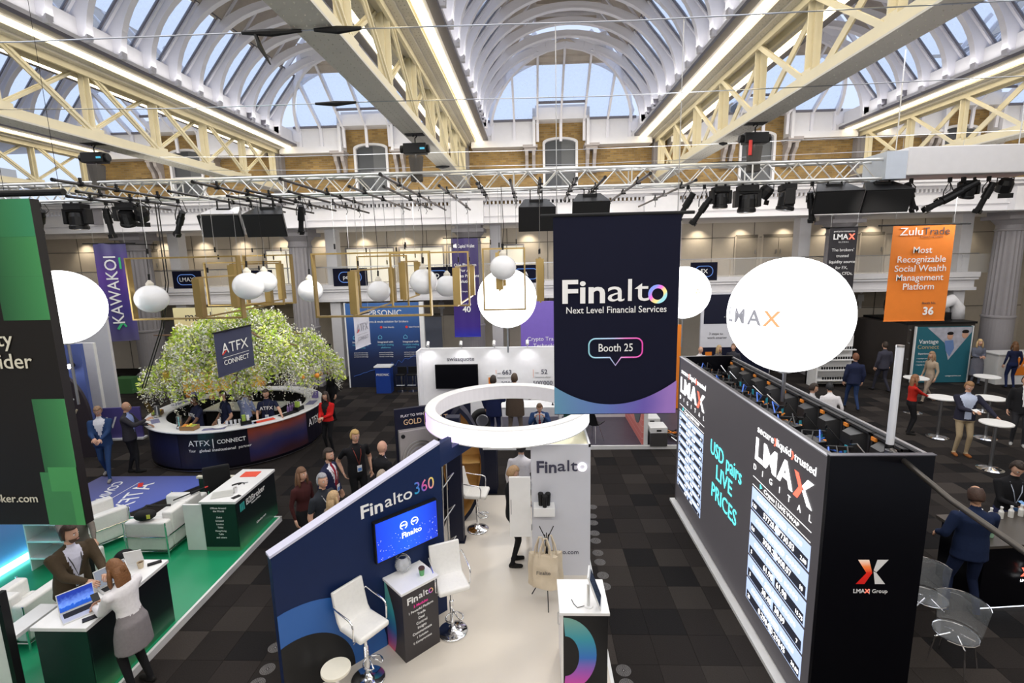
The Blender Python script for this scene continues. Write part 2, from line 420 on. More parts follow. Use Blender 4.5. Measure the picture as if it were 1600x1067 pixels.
def pframe_mesh(s):
    mb = MB(); a = roofline(.0, s); b = roofline(.55, s); up = (s*.77, 0, .64)
    mb.bar((a[0], -.33, a[1]), (b[0], -.33, b[1]), .10, .08, 0, up); mb.bar((a[0], .30, a[1]), (b[0], .30, b[1]), .07, .08, 1, up)
    mb.bar((a[0], -.37, a[1]), (a[0], .37, a[1]), .06, .05, 0); mb.bar((b[0], -.37, b[1]), (b[0], .37, b[1]), .06, .05, 0)
    mb.bar((a[0], .22, a[1]), (b[0], .22, b[1]), .03, .05, 0, up)
    return mb.mesh('skylight_frame', [M_frame, M_rib])
PN = {s: pane_mesh(s) for s in (-1, 1)}; PF = {s: pframe_mesh(s) for s in (-1, 1)}
def w_at(z): return 2.62*math.sqrt(max(0, 1-((z-9.4)/2.12)**2))
def hip_pt(x, s): return (x, 19.5-2.54*s, 9.85+1.72*s)
def smax(x):
    s = 0
    while s < .98 and w_at(9.85+1.72*s) > abs(x): s += .01
    return s
M_board = mat('roof_boarding', (.50, .44, .38), .8, noise=.15, scale=5)
for bi, xc in enumerate(BAYS):
    v = struct('ceiling' if bi == 0 else 'ceiling.%03d' % bi, (xc, 0, 0)); v['kind'] = 'structure'
    link('end_beam', EB, v)
    for s in (-1, 1): link('bracket', BR, v).location = (s*1.13, 19.88, 8.12)
    k0 = 18 if bi in (1, 2, 3) else 13
    for k in range(k0):
        y = 18.1-.85*k
        link('vault_rib', RIB, v).location = (0, y, 0)
        for s in (-1, 1):
            link('skylight_pane', PN[s], v).location = (0, y-.425, 0)
            link('skylight_frame', PF[s], v).location = (0, y-.425, 0)
    ye = 18.1-.85*k0
    mb = MB()
    for s in (-1, 1):                                    # upstand, ledge, cove
        a, b = sorted((s*2.78, s*2.92)); mb.box(a, ye, 9.34, b, 19.4, 9.80)
        a, b = sorted((s*2.68, s*3.05)); mb.box(a, ye, 9.26, b, 19.5, 9.34, 1); mb.box(a, ye, 9.34, b, 19.5, 9.42)
        a, b = roofline(.53, s), roofline(1.0, s); mb.bar((a[0], (ye+17.0)/2, a[1]), (b[0], (ye+17.0)/2, b[1]), 17.0-ye, .04, 2, (s*.77, 0, .64))
        mb.add([(s*2.72, ye, 9.30), (s*2.92, ye, 9.24), (s*2.92, 19.5, 9.24), (s*2.72, 19.5, 9.30)], [(0, 1, 2, 3)])
    mb.box(-.95, ye, 12.25, .95, 17.2, 12.33, 2)
    for k in range(14): mb.box(-.9, ye+.4+k*1.02, 11.95, .9, ye+.46+k*1.02, 12.05, 2)
    mb.build('vault_lining', [M_plaster, M_frame, M_board], v)
    for s in (-1, 1):
        L = 19.55-ye; link('cornice_light', MB().box(-.085, -L/2, 0, .085, L/2, .03).mesh('cornice_light', M_strip), v).location = (s*3.0, ye+L/2, 9.215)
    # glazed hip end
    xs = [-2.5, -1.7, -.85, 0, .85, 1.7, 2.5]
    for x in xs:
        sm = smax(x); a = hip_pt(x, -.02); b = hip_pt(x, sm)
        MB().bar(a, b, .07, .18).bar((x, 19.48, 9.15), (x, 19.44, 9.9), .07, .1).build('jack_rafter', M_rib, v)
    for s in (-1, 1):
        pts = [(s*w_at(9.85+1.72*q)*1.0, 19.5-2.54*q, 9.85+1.72*q) for q in [0, .1, .2, .3, .4, .5, .6, .7, .8, .88, .94, .98]]
        pts = [(s*2.72, 19.5, 9.45)]+pts
        mb = MB()
        for a, b in zip(pts[:-1], pts[1:]): mb.bar(a, b, .09, .3)
        mb.build('hip_rib', M_rib, v)
    ed = [-2.72]+xs+[2.72]
    for a, b in zip(ed[:-1], ed[1:]):
        lo = .27 if abs((a+b)/2) < .9 else .03
        sa, sb = min(smax(a), .74), min(smax(b), .74)
        if max(sa, sb) <= lo: continue
        sa, sb = max(sa, lo), max(sb, lo)
        q = [hip_pt(a, lo), hip_pt(b, lo), hip_pt(b, sb), hip_pt(a, sa)]
        MB().add(q, [(0, 1, 2, 3)]).build('skylight_pane', M_sky, v)
        MB().bar(q[0], q[1], .06, .08).build('skylight_frame', M_frame, v)
    mb = MB(); q = [hip_pt(-1.45, .74), hip_pt(1.45, .74), hip_pt(.12, 1.02), hip_pt(-.12, 1.02)]
    mb.add(q, [(0, 1, 2, 3)]); mb.bar(hip_pt(-1.4, .76), hip_pt(1.4, .76), .06, .08); mb.bar(hip_pt(-1.1, .84), hip_pt(1.1, .84), .05, .06)
    mb.build('louvre_panel', M_board, v)
    # roof slope behind the hip lines, either side
    mb = MB()
    for s in (-1, 1):
        prev = None
        for q in [0, .2, .4, .6, .8, .98]:
            z = 9.85+1.72*q; p = (s*w_at(z), 19.5-2.54*q, z); t = min(1, (z-9.78)/2.52+.12); rp = roofline(t, s); r2 = (rp[0], p[1]-.0, rp[1])
            if prev: mb.add([prev[0], p, r2, prev[1]], [(0, 1, 2, 3)])
            prev = (p, r2)
    mb.build('hip_cheek', M_rib, v)

# ---- iron roof trusses
def seg(n_panels=10):
    pass
post_me = MB().bar((0, 0, 7.75), (0, 0, 9.2), .10, .05).bar((.06, 0, 7.75), (.06, 0, 9.2), .03, .12).bar((-.06, 0, 7.75), (-.06, 0, 9.2), .03, .12).box(-.13, -.2, 7.85, .13, .2, 7.98).mesh('post', M_cream)
dgA = MB().bar((.10, 0, 9.17), (.10, 1.98, 7.85), .03, .15).bar((.125, 0, 9.17), (.125, 1.98, 7.85), .04, .03).mesh('diagonal_brace', M_cream)
dgB = MB().bar((-.10, 0, 7.85), (-.10, 1.98, 9.17), .05, .05).bar((-.14, 0, 7.85), (-.14, 1.98, 9.17), .03, .09).mesh('diagonal_brace', M_cream)
M_riv = mat('painted_rivet', (.48, .45, .38), .5)
def chord_bottom(L):
    mb = MB(); mb.box(-.24, 0, 7.66, .24, L, 7.69, 1); mb.box(-.17, 0, 7.69, -.12, L, 7.90); mb.box(.12, 0, 7.69, .17, L, 7.90); mb.box(-.24, 0, 7.69, .24, L, 7.705); return mb.mesh('bottom_chord', [M_cream, M_creamg])
def chord_top(L):
    mb = MB(); mb.box(-.5, 0, 9.2, .5, L, 9.24, 1); mb.box(-.3, 0, 9.15, .3, L, 9.2, 1); mb.box(-.16, 0, 9.02, -.1, L, 9.15); mb.box(.1, 0, 9.02, .16, L, 9.15); mb.box(-.56, 0, 9.24, -.46, L, 9.33); mb.box(.46, 0, 9.24, .56, L, 9.33); return mb.mesh('top_chord', [M_cream, M_creamg])
def rivets(L):
    mb = MB(); y = .1
    while y < L:
        for x, z in ((-.19, 7.657), (.19, 7.657), (-.05, 7.657), (.05, 7.657)) if True else (): mb.add([(x-.013, y, z+.004), (x, y-.013, z+.004), (x+.013, y, z+.004), (x, y+.013, z+.004), (x, y, z-.01)], [(0, 1, 4), (1, 2, 4), (2, 3, 4), (3, 0, 4)])
        for x, z in ((-.22, 9.147), (.22, 9.147), (-.36, 9.197), (.36, 9.197), (-.43, 9.197), (.43, 9.197)): mb.add([(x-.013, y, z+.004), (x, y-.013, z+.004), (x+.013, y, z+.004), (x, y+.013, z+.004), (x, y, z-.01)], [(0, 1, 4), (1, 2, 4), (2, 3, 4), (3, 0, 4)])
        y += .13
    return mb.mesh('rivets', M_riv)
CB, CT, RV = chord_bottom(18.5), chord_top(18.5), rivets(18.4)
for ti, x in enumerate(TRX):
    t = struct('roof_truss', (x, 0, 0))
    for me in (CB, CT): link(me.name.split('.')[0], me, t).location = (0, 1.4, 0)
    r = link('rivets', RV, t); r.location = (0, 1.4, 0); r['kind'] = 'stuff'
    for k in range(9):
        y = 3.3+2*k; link('post', post_me, t).location = (0, y, 0)
        if k < 8:
            link('diagonal_brace', dgA, t).location = (0, y, 0); link('diagonal_brace', dgB, t).location = (0, y, 0)
    MB().box(-.2, 19.6, 6.6, .2, 19.92, 9.2).box(-.12, 19.5, 7.4, .12, 19.62, 9.2).build('wall_post', M_colg, t)

# ---- entablature, columns
e = struct('trim_1')
mb = MB(); mb.box(-24, 19.75, 6.28, 22, 20.3, 6.55); mb.box(-24, 19.68, 6.55, 22, 20.3, 6.6); mb.box(-24, 19.8, 6.6, 22, 20.3, 7.0); mb.box(-24, 19.65, 7.12, 22, 20.3, 7.22)
mb.box(-24, 19.45, 7.22, 22, 20.3, 7.34); mb.box(-24, 19.38, 7.34, 22, 20.3, 7.42); mb.box(-24, 19.2, 6.26, 22, 20.35, 6.28)
for k, xx in enumerate((-16.0, -9.3, -2.4, 4.9, 11.9, 18.2)): mb.box(xx-.62, 19.45, 6.24, xx+.62, 19.8, 7.12)
mb.build('entablature', M_plaster, e)
mb = MB(); xx = -23.9
while xx < 22: mb.box(xx, 19.68, 7.0, xx+.07, 19.8, 7.12); xx += .155
q = mb.build('dentils', M_plaster, e); q['kind'] = 'stuff'
def column_bits():
    base = MB(); base.box(-.8, -.8, 0, .8, .8, .16); base.lathe([(0, .16), (.76, .16), (.78, .24), (.70, .32), (.62, .36), (.66, .44), (.60, .52), (.53, .56), (.5, .62), (.5, 2.25), (.53, 2.27), (.53, 2.33), (.49, 2.36), (0, 2.36)], n=32)
    sh = MB(); n = 20; prof = []
    vs = []; fs = []
    for z, r in ((2.36, .485), (5.55, .43)):
        for k in range(n*4):
            a = 2*PI*k/(n*4); q = (1.0, .995, .93, .995)[k % 4]; q = 1.0 if k % 4 == 0 else (.955 if k % 4 in (1, 3) else .93)
            vs.append((r*q*math.cos(a), r*q*math.sin(a), z))
    N = n*4
    for k in range(N): fs.append((k, (k+1) % N, N+(k+1) % N, N+k))
    sh.add(vs, fs)
    cap = MB(); cap.lathe([(.43, 5.55), (.46, 5.57), (.46, 5.62), (.43, 5.64), (.43, 5.78), (.48, 5.84), (.56, 5.93), (.58, 5.98), (0, 5.98)], n=32); cap.box(-.62, -.62, 5.98, .62, .62, 6.12); cap.box(-.5, -.5, 6.12, .5, .5, 6.28)
    return [('base', base.mesh('base', M_colg)), ('shaft', sh.mesh('shaft', M_colg)), ('capital', cap.mesh('capital', M_colg))]
CBITS = column_bits()
for x in (-16.0, -9.27, -2.42, 4.9, 11.85, 18.2):
    c = struct('column', (x, 20.2, 0))
    for nme, me in CBITS: link(nme, me, c)
# ---- gallery (balcony) with its wall, soffit, glass rail
g = struct('balcony')
mb = MB(); mb.box(-24, 20.75, 3.3, 17.6, 23.5, 3.95); mb.box(-24, 20.62, 3.82, 17.7, 20.8, 4.02); mb.box(-24, 20.68, 3.3, 17.65, 20.76, 3.42); mb.box(-24, 20.66, 3.72, 17.68, 20.8, 3.8)
mb.build('gallery_slab', M_plaster, g)
k = 0; xx = -23.5
while xx < 17.2:
    MB().box(xx, 20.70, 3.98, xx+1.47, 20.715, 4.72).build('glass_panel', M_glass, g)
    xx += 1.5
MB().box(-24, 20.68, 4.72, 17.6, 20.735, 4.76).build('handrail', M_steel, g)
for x in (-15.0, -8.3, -1.45, 5.85, 10.95, 12.75, 17.2):
    mb = MB(); mb.box(x-.22, 20.9, 0, x+.22, 21.4, 6.28); mb.build('pilaster', M_plaster, g)
wl = struct('wall_back_1')
MB().box(-24, 23.4, -.0, 22, 23.6, 7.0).build('wall_lining', M_beige, wl)
MB().box(-24, 20.3, 6.28, 22, 23.6, 6.36).build('soffit', M_plaster, wl)
M_joint = mat('panel_joint', (.18, .16, .13), .8)
mb = MB(); mb.box(-24, 23.385, 5.62, 22, 23.4, 5.65); mb.box(-24, 23.385, 2.35, 22, 23.4, 2.38)
xx = -23.3
while xx < 22: mb.box(xx, 23.385, 0, xx+.03, 23.4, 6.28); xx += 1.85
mb.build('panel_joints', M_joint, wl)
M_door = mat('door_taupe', (.40, .36, .30), .6)
M_doorb = mat('door_bluegrey', (.30, .33, .42), .6)
for s_, x_ in (('left', -24.2), ('right', 22.0)):
    q_ = struct('wall_'+s_); MB().box(x_, -2.2, 0, x_+.2, 23.6, 9.5).build('wall_lining', M_beige, q_)
q_ = struct('wall_front'); MB().box(-24.2, -2.4, 0, 22.2, -2.2, 12.4).build('wall_lining', M_beige, q_)
q_ = struct('ceiling_gallery'); MB().box(-24.2, -2.4, 9.5, 22.2, 2.9, 9.7).box(-24.2, 2.9, 9.5, -17.2, 20.4, 9.7).box(19.4, 2.9, 9.5, 22.2, 20.4, 9.7).box(-24.2, 2.7, 9.6, 22.2, 2.9, 12.4).build('roof_slab', M_plaster, q_)
dn = 0
def wdoor(x, w, z0, h, m_, leaves=1):
    global dn; dn += 1
    d = struct('door_%d' % dn, (x, 23.38, z0))
    MB().box(-w/2-.06, -.03, 0, -w/2, .02, h+.1).box(w/2, -.03, 0, w/2+.06, .02, h+.1).box(-w/2, -.03, h, w/2, .02, h+.14, 1).build('door_frame', [M_beige, M_joint], d)
    for k in range(leaves):
        a = -w/2+k*w/leaves; MB().box(a+.01, -.02, .01, a+w/leaves-.01, .01, h-.01).build('door_leaf', m_, d)
        MB().cb((a+(w/leaves-.1 if k == 0 else .1), -.05, 1.0), (.03, .04, .18)).build('door_handle', M_steel, d)
for x, w, l in ((9.7, .95, 1), (11.1, 1.35, 2), (-18.0, .9, 1), (5.6, 1.2, 2), (15.2, 1.0, 1)): wdoor(x, w, 3.98, 1.62, M_door, l)
for x, w, l, m_ in ((-5.2, 1.9, 2, M_doorb), (-15.2, 1.3, 1, M_doorb), (5.6, 1.9, 2, M_door), (13.6, 1.9, 2, M_blackm), (-17.6, 1.2, 1, M_colg)): wdoor(x, w, 0, 2.3, m_, l)
for i, x in enumerate([-21+1.9*k for k in range(22)]):
    if -24 < x < 20: spot('gallery_downlight', (x, 22.95, 6.2), (x, 23.4, 4.6), 60, (1, .86, .66), 105, .9, .04)
M_room = mat('lit_room_wall', (.75, .72, .62), .8, emit=(1, .93, .74), es=.55)
for i, (x0, x1) in enumerate(((-12.4, -10.4), (-8.6, -6.3), (-6.1, -4.0), (-3.8, -2.9), (-1.9, -.3))):
    w = struct('window_%d' % (6+i), ((x0+x1)/2, 23.36, 0)); hw = (x1-x0)/2
    MB().box(-hw, 0, 4.0, hw, .03, 5.55).build('pane', M_room, w)
    MB().box(-hw, -.05, 5.5, hw, .0, 5.58).box(-hw, -.05, 3.98, -hw+.06, 0, 5.5).box(hw-.06, -.05, 3.98, hw, 0, 5.5).box(-.02, -.05, 3.98, .02, 0, 5.5).build('window_frame', M_colg, w)

# ================================================================== BOOTHS IN THE MIDDLE
def at(px, py, X=None, Y=None, Z=None):
    d = _R*((px-800)/F) + _D*((py-533.5)/F) + _fwd
    t = (Z-EYE)/d.z if Z is not None else (Y/d.y if Y is not None else X/d.x)
    return Vector((0, 0, EYE)) + d*t
A45 = math.radians(44.3)
# ---- white-floored booth platform
p = MB(); p.prism([(-3.95, 3.0), (.88, 3.0), (.88, 9.9), (-1.7, 9.9), (-1.7, 6.5), (-3.0, 4.75), (-3.95, 3.6)][::1], 0, .04)
M_vinyl = mat('cream_vinyl_floor', (.72, .66, .58), .22, noise=.03, scale=2)
M_edge = mat('platform_edge_white', (.8, .8, .8), .4)
o = p.build('booth_platform', M_vinyl); tag(o, 'glossy cream floor platform of the booth with the white tower and bar stools', 'platform')
MB().box(.86, 3.0, 0, .90, 9.92, .045).build('edge_strip', M_edge, o)
# ---- navy wall with sloping top
W = thing('booth_wall', 'navy booth wall with a sloping pale top, a wall screen and big multicoloured ring print', 'booth wall', (-1.27, 6.40, .04), A45)
mb = MB(); mb.prism([(-2.22, 0), (0, 0), (0, 2.49), (-2.22, 1.80)], 0, .12, 'y'); mb.build('panel', M_navy, W)
MB().add([(-2.23, -.005, 1.805), (.0, -.005, 2.495), (0, .13, 2.495), (-2.23, .13, 1.805), (-2.23, -.005, 1.835), (.0, -.005, 2.525), (0, .13, 2.525), (-2.23, .13, 1.835)],
         [(0, 1, 2, 3), (4, 7, 6, 5), (0, 4, 5, 1), (1, 5, 6, 2), (2, 6, 7, 3), (3, 7, 4, 0)]).build('top_cap', mat('pale_lilac_cap', (.62, .62, .78), .5), W, label='pale lilac sloping top edge')
M_ring = ramp_mat('ring_print', [(0, (.02, .12, .42)), (.35, (.03, .22, .62)), (.6, (.10, .38, .52)), (1, (.16, .44, .42))], 0, -1.15, .3, rough=.4)
rb = MB(); n = 40; cx, cz = -2.05, .02
def ell(r1, r2, k): a = PI*1.08-PI*1.16*k/n; return (cx+r1*math.cos(a), cz+r2*math.sin(a))
vs = []
for k in range(n+1):
    for r1, r2 in ((.66, .70), (1.10, 1.10)):
        x, z = ell(r1, r2, k); vs += [(min(0, max(-2.22, x)), -.004, max(.0, z))]
rb.add(vs, [(2*k, 2*k+1, 2*k+3, 2*k+2) for k in range(n)]); rb.build('ring_print', M_ring, W)
vs = [(cx, -.005, 0)]
for k in range(n+1): x, z = ell(.66, .70, k); vs.append((max(-2.22, x), -.005, max(0, z)))
MB().add(vs, [(0, k, k+1) for k in range(1, n+1)]).build('ring_centre', M_black, W)
def finalto(parent, loc, u, v, width, m1, m_o, extra=None, sub=None):
    """heavy 'Fin', light 'alt' and a coloured ring 'o'"""
    u, v = Vector(u), Vector(v); loc = Vector(loc); h = width*.235
    full = 4.9 if extra is None else 4.9
    a = text('Fin', h*1.38, m1, parent, loc+u*(width*.19), u, v, bold=.028, width=width*.385)
    b = text('alt', h*1.38, m1, parent, loc+u*(width*.605), u, v, bold=-.004, width=width*.40)
    rr = width*.092; R_ = Matrix((u, -(u.cross(v)) if False else v.cross(u) , v)).transposed()
    ob = ringband(rr*.62, rr, 28, .004).build('lettering', m_o, parent)
    Mx = Matrix((u, v.cross(u), v)).transposed().to_4x4(); Mx.translation = loc+u*(width*.90)-v*(h*.12); ob.matrix_local = Mx
M_oc = ramp_mat('ring_o_colours', [(0, (.05, .45, .95)), (.35, (.75, .15, .75)), (.6, (.95, .30, .45)), (.8, (.95, .75, .15)), (1, (.85, .85, .45))], 0, -.06, .06, diag=(2, .5))
M_oc2 = ramp_mat('digits_360_colours', [(0, (.03, .45, .75)), (.3, (.10, .20, .75)), (.5, (.80, .10, .45)), (.75, (.95, .35, .45)), (1, (.95, .75, .20))], 0, -.16, .16, diag=(1, .6))
U_, V_ = (1, 0, 0), (0, 0, 1)
# the wordmark: heavy Fin, light alto, coloured 360
text('Fin', .235, M_text, W, (-1.03, -.003, 1.93), U_, V_, bold=.03, width=.29)
text('alto', .225, M_text, W, (-.655, -.003, 1.955), U_, V_, bold=.004, width=.39)
text('360', .235, M_oc2, W, (-.275, -.003, 1.985), U_, V_, bold=.0, width=.30)
tv = thing('wall_screen', 'blue screen with awards and small white stars on the navy sloping wall', 'television', (-1.27, 6.40, .04), A45)
M_scr = ramp_mat('blue_screen', [(0, (.004, .04, .55)), (.5, (.01, .09, .85)), (1, (.006, .03, .45))], 0, -.45, .45, emit=.95)
MB().box(-1.05, -.07, 1.225, -.13, -.005, 1.775).build('bezel', M_black, tv)
s_ = MB().box(-.445, -.002, -.26, .445, 0, .26).build('screen', M_scr, tv); s_.location = (-.59, -.071, 1.50)
M_lw = lum('screen_white', (1, 1, 1), 1.1)
text('Fin', .105, M_lw, tv, (-.625, -.075, 1.46), U_, V_, bold=.03, width=.115); text('alto', .10, M_lw, tv, (-.475, -.075, 1.46), U_, V_, bold=.01, width=.165)
for xx in (-.65, -.49):
    r_ = ringband(.043, .055, 24, .002, -1.2, PI+1.2).build('award_badge', M_lw, tv); r_.location = (xx, -.075, 1.60)
    text('GOLD' if xx < -.6 else 'BEST', .03, M_lw, tv, (xx, -.075, 1.60), U_, V_, bold=.02)
rr = random.Random(4); mb = MB()
for k in range(70):
    x, z = -1.02+.87*rr.random(), 1.25+.3*rr.random()**1.5; q = .0025+.0025*rr.random(); mb.add([(x-q, -.0745, z), (x, -.0745, z-q), (x+q, -.0745, z), (x, -.0745, z+q)], [(0, 1, 2, 3)])
q_ = mb.build('stars', M_lw, tv); q_['kind'] = 'stuff'
# header, post and door behind
hd = thing('booth_header', 'short navy header panel joining the sloping wall to the glowing ring', 'booth panel', (-1.27, 6.40, 0))
MB().prism([(0, 0), (.42, .9), (.36, .94), (-.07, .08)], 2.2, 2.375).prism([(0, 0), (.12, .26), (.06, .3), (-.07, .08)], 2.375, 2.53).build('panel', M_navy, hd)
ps = thing('booth_post', 'square dark navy post standing behind the sloping wall', 'post', (-1.38, 8.2, .04))
MB().box(-.12, -.1, 0, .12, .1, 2.3).build('post_body', M_navyd, ps, bevel=.01); MB().box(-.14, -.12, 0, .14, .12, .02).build('foot_plate', M_navyd, ps)
M_wood = mat('light_oak', (.62, .38, .17), .45, noise=.2, scale=4)
ca = thing('leaning_easel', 'slim steel frame leaning in the gap beside the navy wall', 'stand', (-1.42, 7.55, .04))
for q_ in (-1, 1): MB().tube([(-.05, q_*.22, 0), (-.02, q_*.18, 1.75)], .012).build('side_rail', M_steel, ca)
for z_ in (.25, .8, 1.35): MB().tube([(-.05, -.18, z_), (.12, .02, z_+.2), (-.04, .24, z_)], .009).build('brace', M_steel, ca)
# tall oak display with navy rim (surfboard outline) behind the post
M_oakl = mat('oak_lining', (.70, .42, .14), .5, noise=.15)
dp = thing('display_cabinet', 'tall pointed oak-lined display case with a dark blue rim behind the post', 'cabinet', (-1.38, 9.05, .04), .16)
def lens(w, h, n=14): return [(w*math.sin(PI*k/n)**.75, h*k/n) for k in range(n+1)]
L_ = lens(.42, 2.25); outl = [(-a, b) for a, b in L_]+[(a, b) for a, b in L_[::-1][1:-1]]
inn = [(x*.84, .1+z*.91) for x, z in outl]
mb = MB(); N = len(outl)
vs = [(x, -.22, z) for x, z in outl]+[(x, -.22, z) for x, z in inn]+[(x, .22, z) for x, z in outl]+[(x, .18, z) for x, z in inn]
fs = []
for k in range(N):
    j = (k+1) % N; fs += [(k, j, N+j, N+k), (k, 2*N+k, 2*N+j, j)]
mb.add(vs, fs, 0); mb.add(vs, [(N+k, N+(k+1) % N, 3*N+(k+1) % N, 3*N+k) for k in range(N)]+[tuple(range(3*N, 4*N))], 1)
mb.add([(x, .22, z) for x, z in outl], [tuple(range(N))], 0)
mb.build('case', [M_navyd, M_oakl], dp)
for z, w in ((.62, .27), (1.15, .33), (1.68, .25)): MB().box(-w, -.2, z, w, .17, z+.025).build('shelf', M_oakl, dp)
# ---- white tower with glowing ring on top
T = thing('booth_tower', 'tall white square tower carrying the glowing ring, with a dark wordmark', 'tower', (.40, 7.6, .04))
M_tow = mat('tower_white', (.66, .67, .73), .55, noise=.02)
MB().box(-.45, -.4, 0, .45, .4, 2.12).box(-.45, -.4, 2.12, -.42, .4, 2.16).box(.42, -.4, 2.12, .45, .4, 2.16).box(-.45, -.4, 2.12, .45, -.37, 2.16).box(-.45, .37, 2.12, .45, .4, 2.16).build('tower_body', M_tow, T)
M_tin = mat('tower_inside_cream', (.85, .82, .62), .6)
MB().box(-.42, -.37, 2.11, .42, .37, 2.125).build('top_panel', M_tin, T)
text('Fin', .26, mat('letter_navy', (.05, .05, .09), .4), T, (-.215, -.405, 1.80), U_, V_, bold=.035, width=.30, depth=.02)
text('alt', .25, MATS['letter_navy'], T, (.10, -.405, 1.82), U_, V_, bold=.0, width=.30, depth=.02)
ob = ringband(.040, .068, 28, .02).build('lettering', lum('lit_letter_ring', (1, .93, 1), 1.15), T); ob.location = (.325, -.402, 1.81)
text('finalto.com', .10, MATS['letter_navy'], T, (.05, -.403, .40), U_, V_, bold=.01)
MB().cyl((.22, .1, 2.12), (.22, .1, 2.36), .035, 12).build('ring_post', M_steel, T)
dr = thing('cabinet_door', 'open white cupboard door beside the tower with a slim grey pull', 'door', (-.06, 7.18, .72))
MB().box(-.33, -.02, 0, 0, .02, .98).build('door_panel', M_white, dr, bevel=.004); MB().box(-.31, -.028, .38, -.295, -.02, .62).build('handle', M_steel, dr)
for z_ in (.1, .78): MB().cyl((-.002, .0, z_), (-.002, 0, z_+.1), .012).build('hinge', M_steel, dr)
sh = tag(MB().box(-.16, -.20, 0, .16, 0, .14).build('display_shelf', M_white, bevel=.005), 'small white box shelf on the tower front under three cups', 'shelf'); sh.location = (.14, 7.2, 1.14)
for i, (x, y, h, lb) in enumerate(((.09, 7.10, .2, 'left rear'), (.20, 7.10, .2, 'right rear'), (.15, 7.04, .19, 'front middle'))):
    c = thing('travel_cup', 'black lidded travel cup, the %s one of the three on the white shelf' % lb, 'cup', (x, y, 1.28), 0, 'black cups on the tower shelf')
    MB().lathe([(0, 0), (.032, 0), (.04, .16), (.04, h-.02), (0, h-.02)], n=16).build('cup_body', M_black, c, smooth=False)
    MB().lathe([(.042, h-.03), (.043, h-.015), (.036, h), (0, h)], n=16).build('lid', M_blackm, c)
# glowing ring
RG = thing('glowing_ring', 'large white glowing fabric ring floating over the booth tower', 'light ring', (-.43, 8.0, 2.37))
M_ringl = ramp_mat('ring_light', [(0, (.60, .28, 1.0)), (.20, (.80, .62, 1.0)), (.42, (1, 1, 1)), (1, (1, 1, 1))], 0, -1.36, 1.3, emit=1.7)
MB().lathe([(1.20, 0), (1.34, 0), (1.34, .24), (1.20, .24)], n=72).build('light_band', M_ringl, RG, smooth=False); MB().lathe([(1.18, .24), (1.18, 0), (1.20, 0), (1.20, .24), (1.18, .24)], n=72).build('inner_band', mat('ring_inner_fabric', (.72, .70, .74), .7, emit=(1, .98, 1), es=.12), RG)
MB().lathe([(1.175, -.012), (1.345, -.012), (1.345, .004), (1.175, .004), (1.175, -.012)], n=72).build('lower_rim', M_edge, RG); MB().lathe([(1.175, .236), (1.19, .252), (1.33, .252), (1.345, .236)], n=72).build('upper_rim', M_edge, RG)
# ---- table plinth with print
PT = thing('plinth_table', 'square black plinth table with white top and white list lettering between two stools', 'table', (-1.63, 5.80, .04), math.radians(45))
MB().box(-.255, -.255, 0, .255, .255, .93).build('plinth', mat('plinth_black', (.035, .030, .034), .45), PT)
MB().box(-.275, -.275, .93, .275, .275, .965).build('table_top', M_white, PT, bevel=.004)
for i, (t_, s_, b_, m_) in enumerate((('5 Modules', .05, .02, lum('print_magenta', (.9, .05, .35), .15)), ('1 Powerful Platform', .045, .01, M_text), ('Trade', .05, .03, M_text), ('Deal', .05, .03, M_text), ('Control', .05, .03, M_text), ('Insight', .05, .03, M_text), ('Communicate', .05, .03, M_text), ('1 Solution', .042, .0, M_text), ('0 Compromises', .042, .0, M_text))):
    text(t_, s_, m_, PT, (0, -.257, .70-i*.063), U_, V_, bold=b_)
text('Fin', .125, M_text, PT, (-.115, -.257, .80), U_, V_, bold=.035, width=.15); text('alt', .12, M_text, PT, (.045, -.257, .81), U_, V_, bold=.0, width=.14)
ob = ringband(.022, .034, 24).build('lettering', M_oc, PT); ob.location = (.155, -.256, .80)
M_arc = ramp_mat('arc_print', [(0, (.85, .12, .22)), (.14, (.45, .12, .42)), (.32, (.06, .22, .55)), (.6, (.05, .40, .45)), (1, (.18, .50, .42))], 2, 0, .93, rough=.4)
vs = []; n = 16
for k in range(n+1):
    t = k/n; z = .93*(1-t); e = .0+.34*math.sin(PI*(.12+.60*t))-.1; vs += [(-.257, .254-.0, z), (-.257, .254-max(.03, min(.44, e+.08)), z)]
MB().add(vs, [(2*k, 2*k+1, 2*k+3, 2*k+2) for k in range(n)]).build('arc_print', M_arc, PT)
gl = thing('fish_bowl', 'clear glass globe jar holding silver foil sweets on the plinth table', 'jar', (-1.72, 5.88, 1.005))
M_gl = mat('bowl_glass', (.95, .97, .98), .03, alpha=.28, noise=0, spec=.8)
MB().lathe([(0, .005), (.06, .005), (.09, .04), (.108, .1), (.095, .155), (.06, .19), (.05, .2), (.045, .19), (.085, .15), (.1, .1), (.085, .045), (0, .012)], n=28).build('bowl', M_gl, gl, smooth=True)
MB().tube([(-.06, 0, .19)]+[(-.11*math.cos(a), 0, .12+.13*math.sin(a)) for a in [PI*k/8 for k in range(1, 8)]]+[(.06, 0, .19)], .006).build('handle', M_chrome, gl)
mb = MB(); rr = random.Random(9)
for k in range(34):
    a, q, z = rr.random()*6.28, .062*rr.random()**.5, .03+.09*rr.random(); mb.cb((q*math.cos(a), q*math.sin(a), z), (.03, .022, .014), rr.choice((0, 0, 1)), (rr.random()*3, rr.random()*3, rr.random()*3))
q = mb.build('foil_sweets', [M_chrome, M_frame], gl); q['kind'] = 'stuff'
cp = thing('coffee_cup', 'small green takeaway cup with brown top beside the glass globe', 'cup', (-1.46, 5.80, 1.005))
M_gcup = mat('cup_green', (.14, .42, .16), .5)
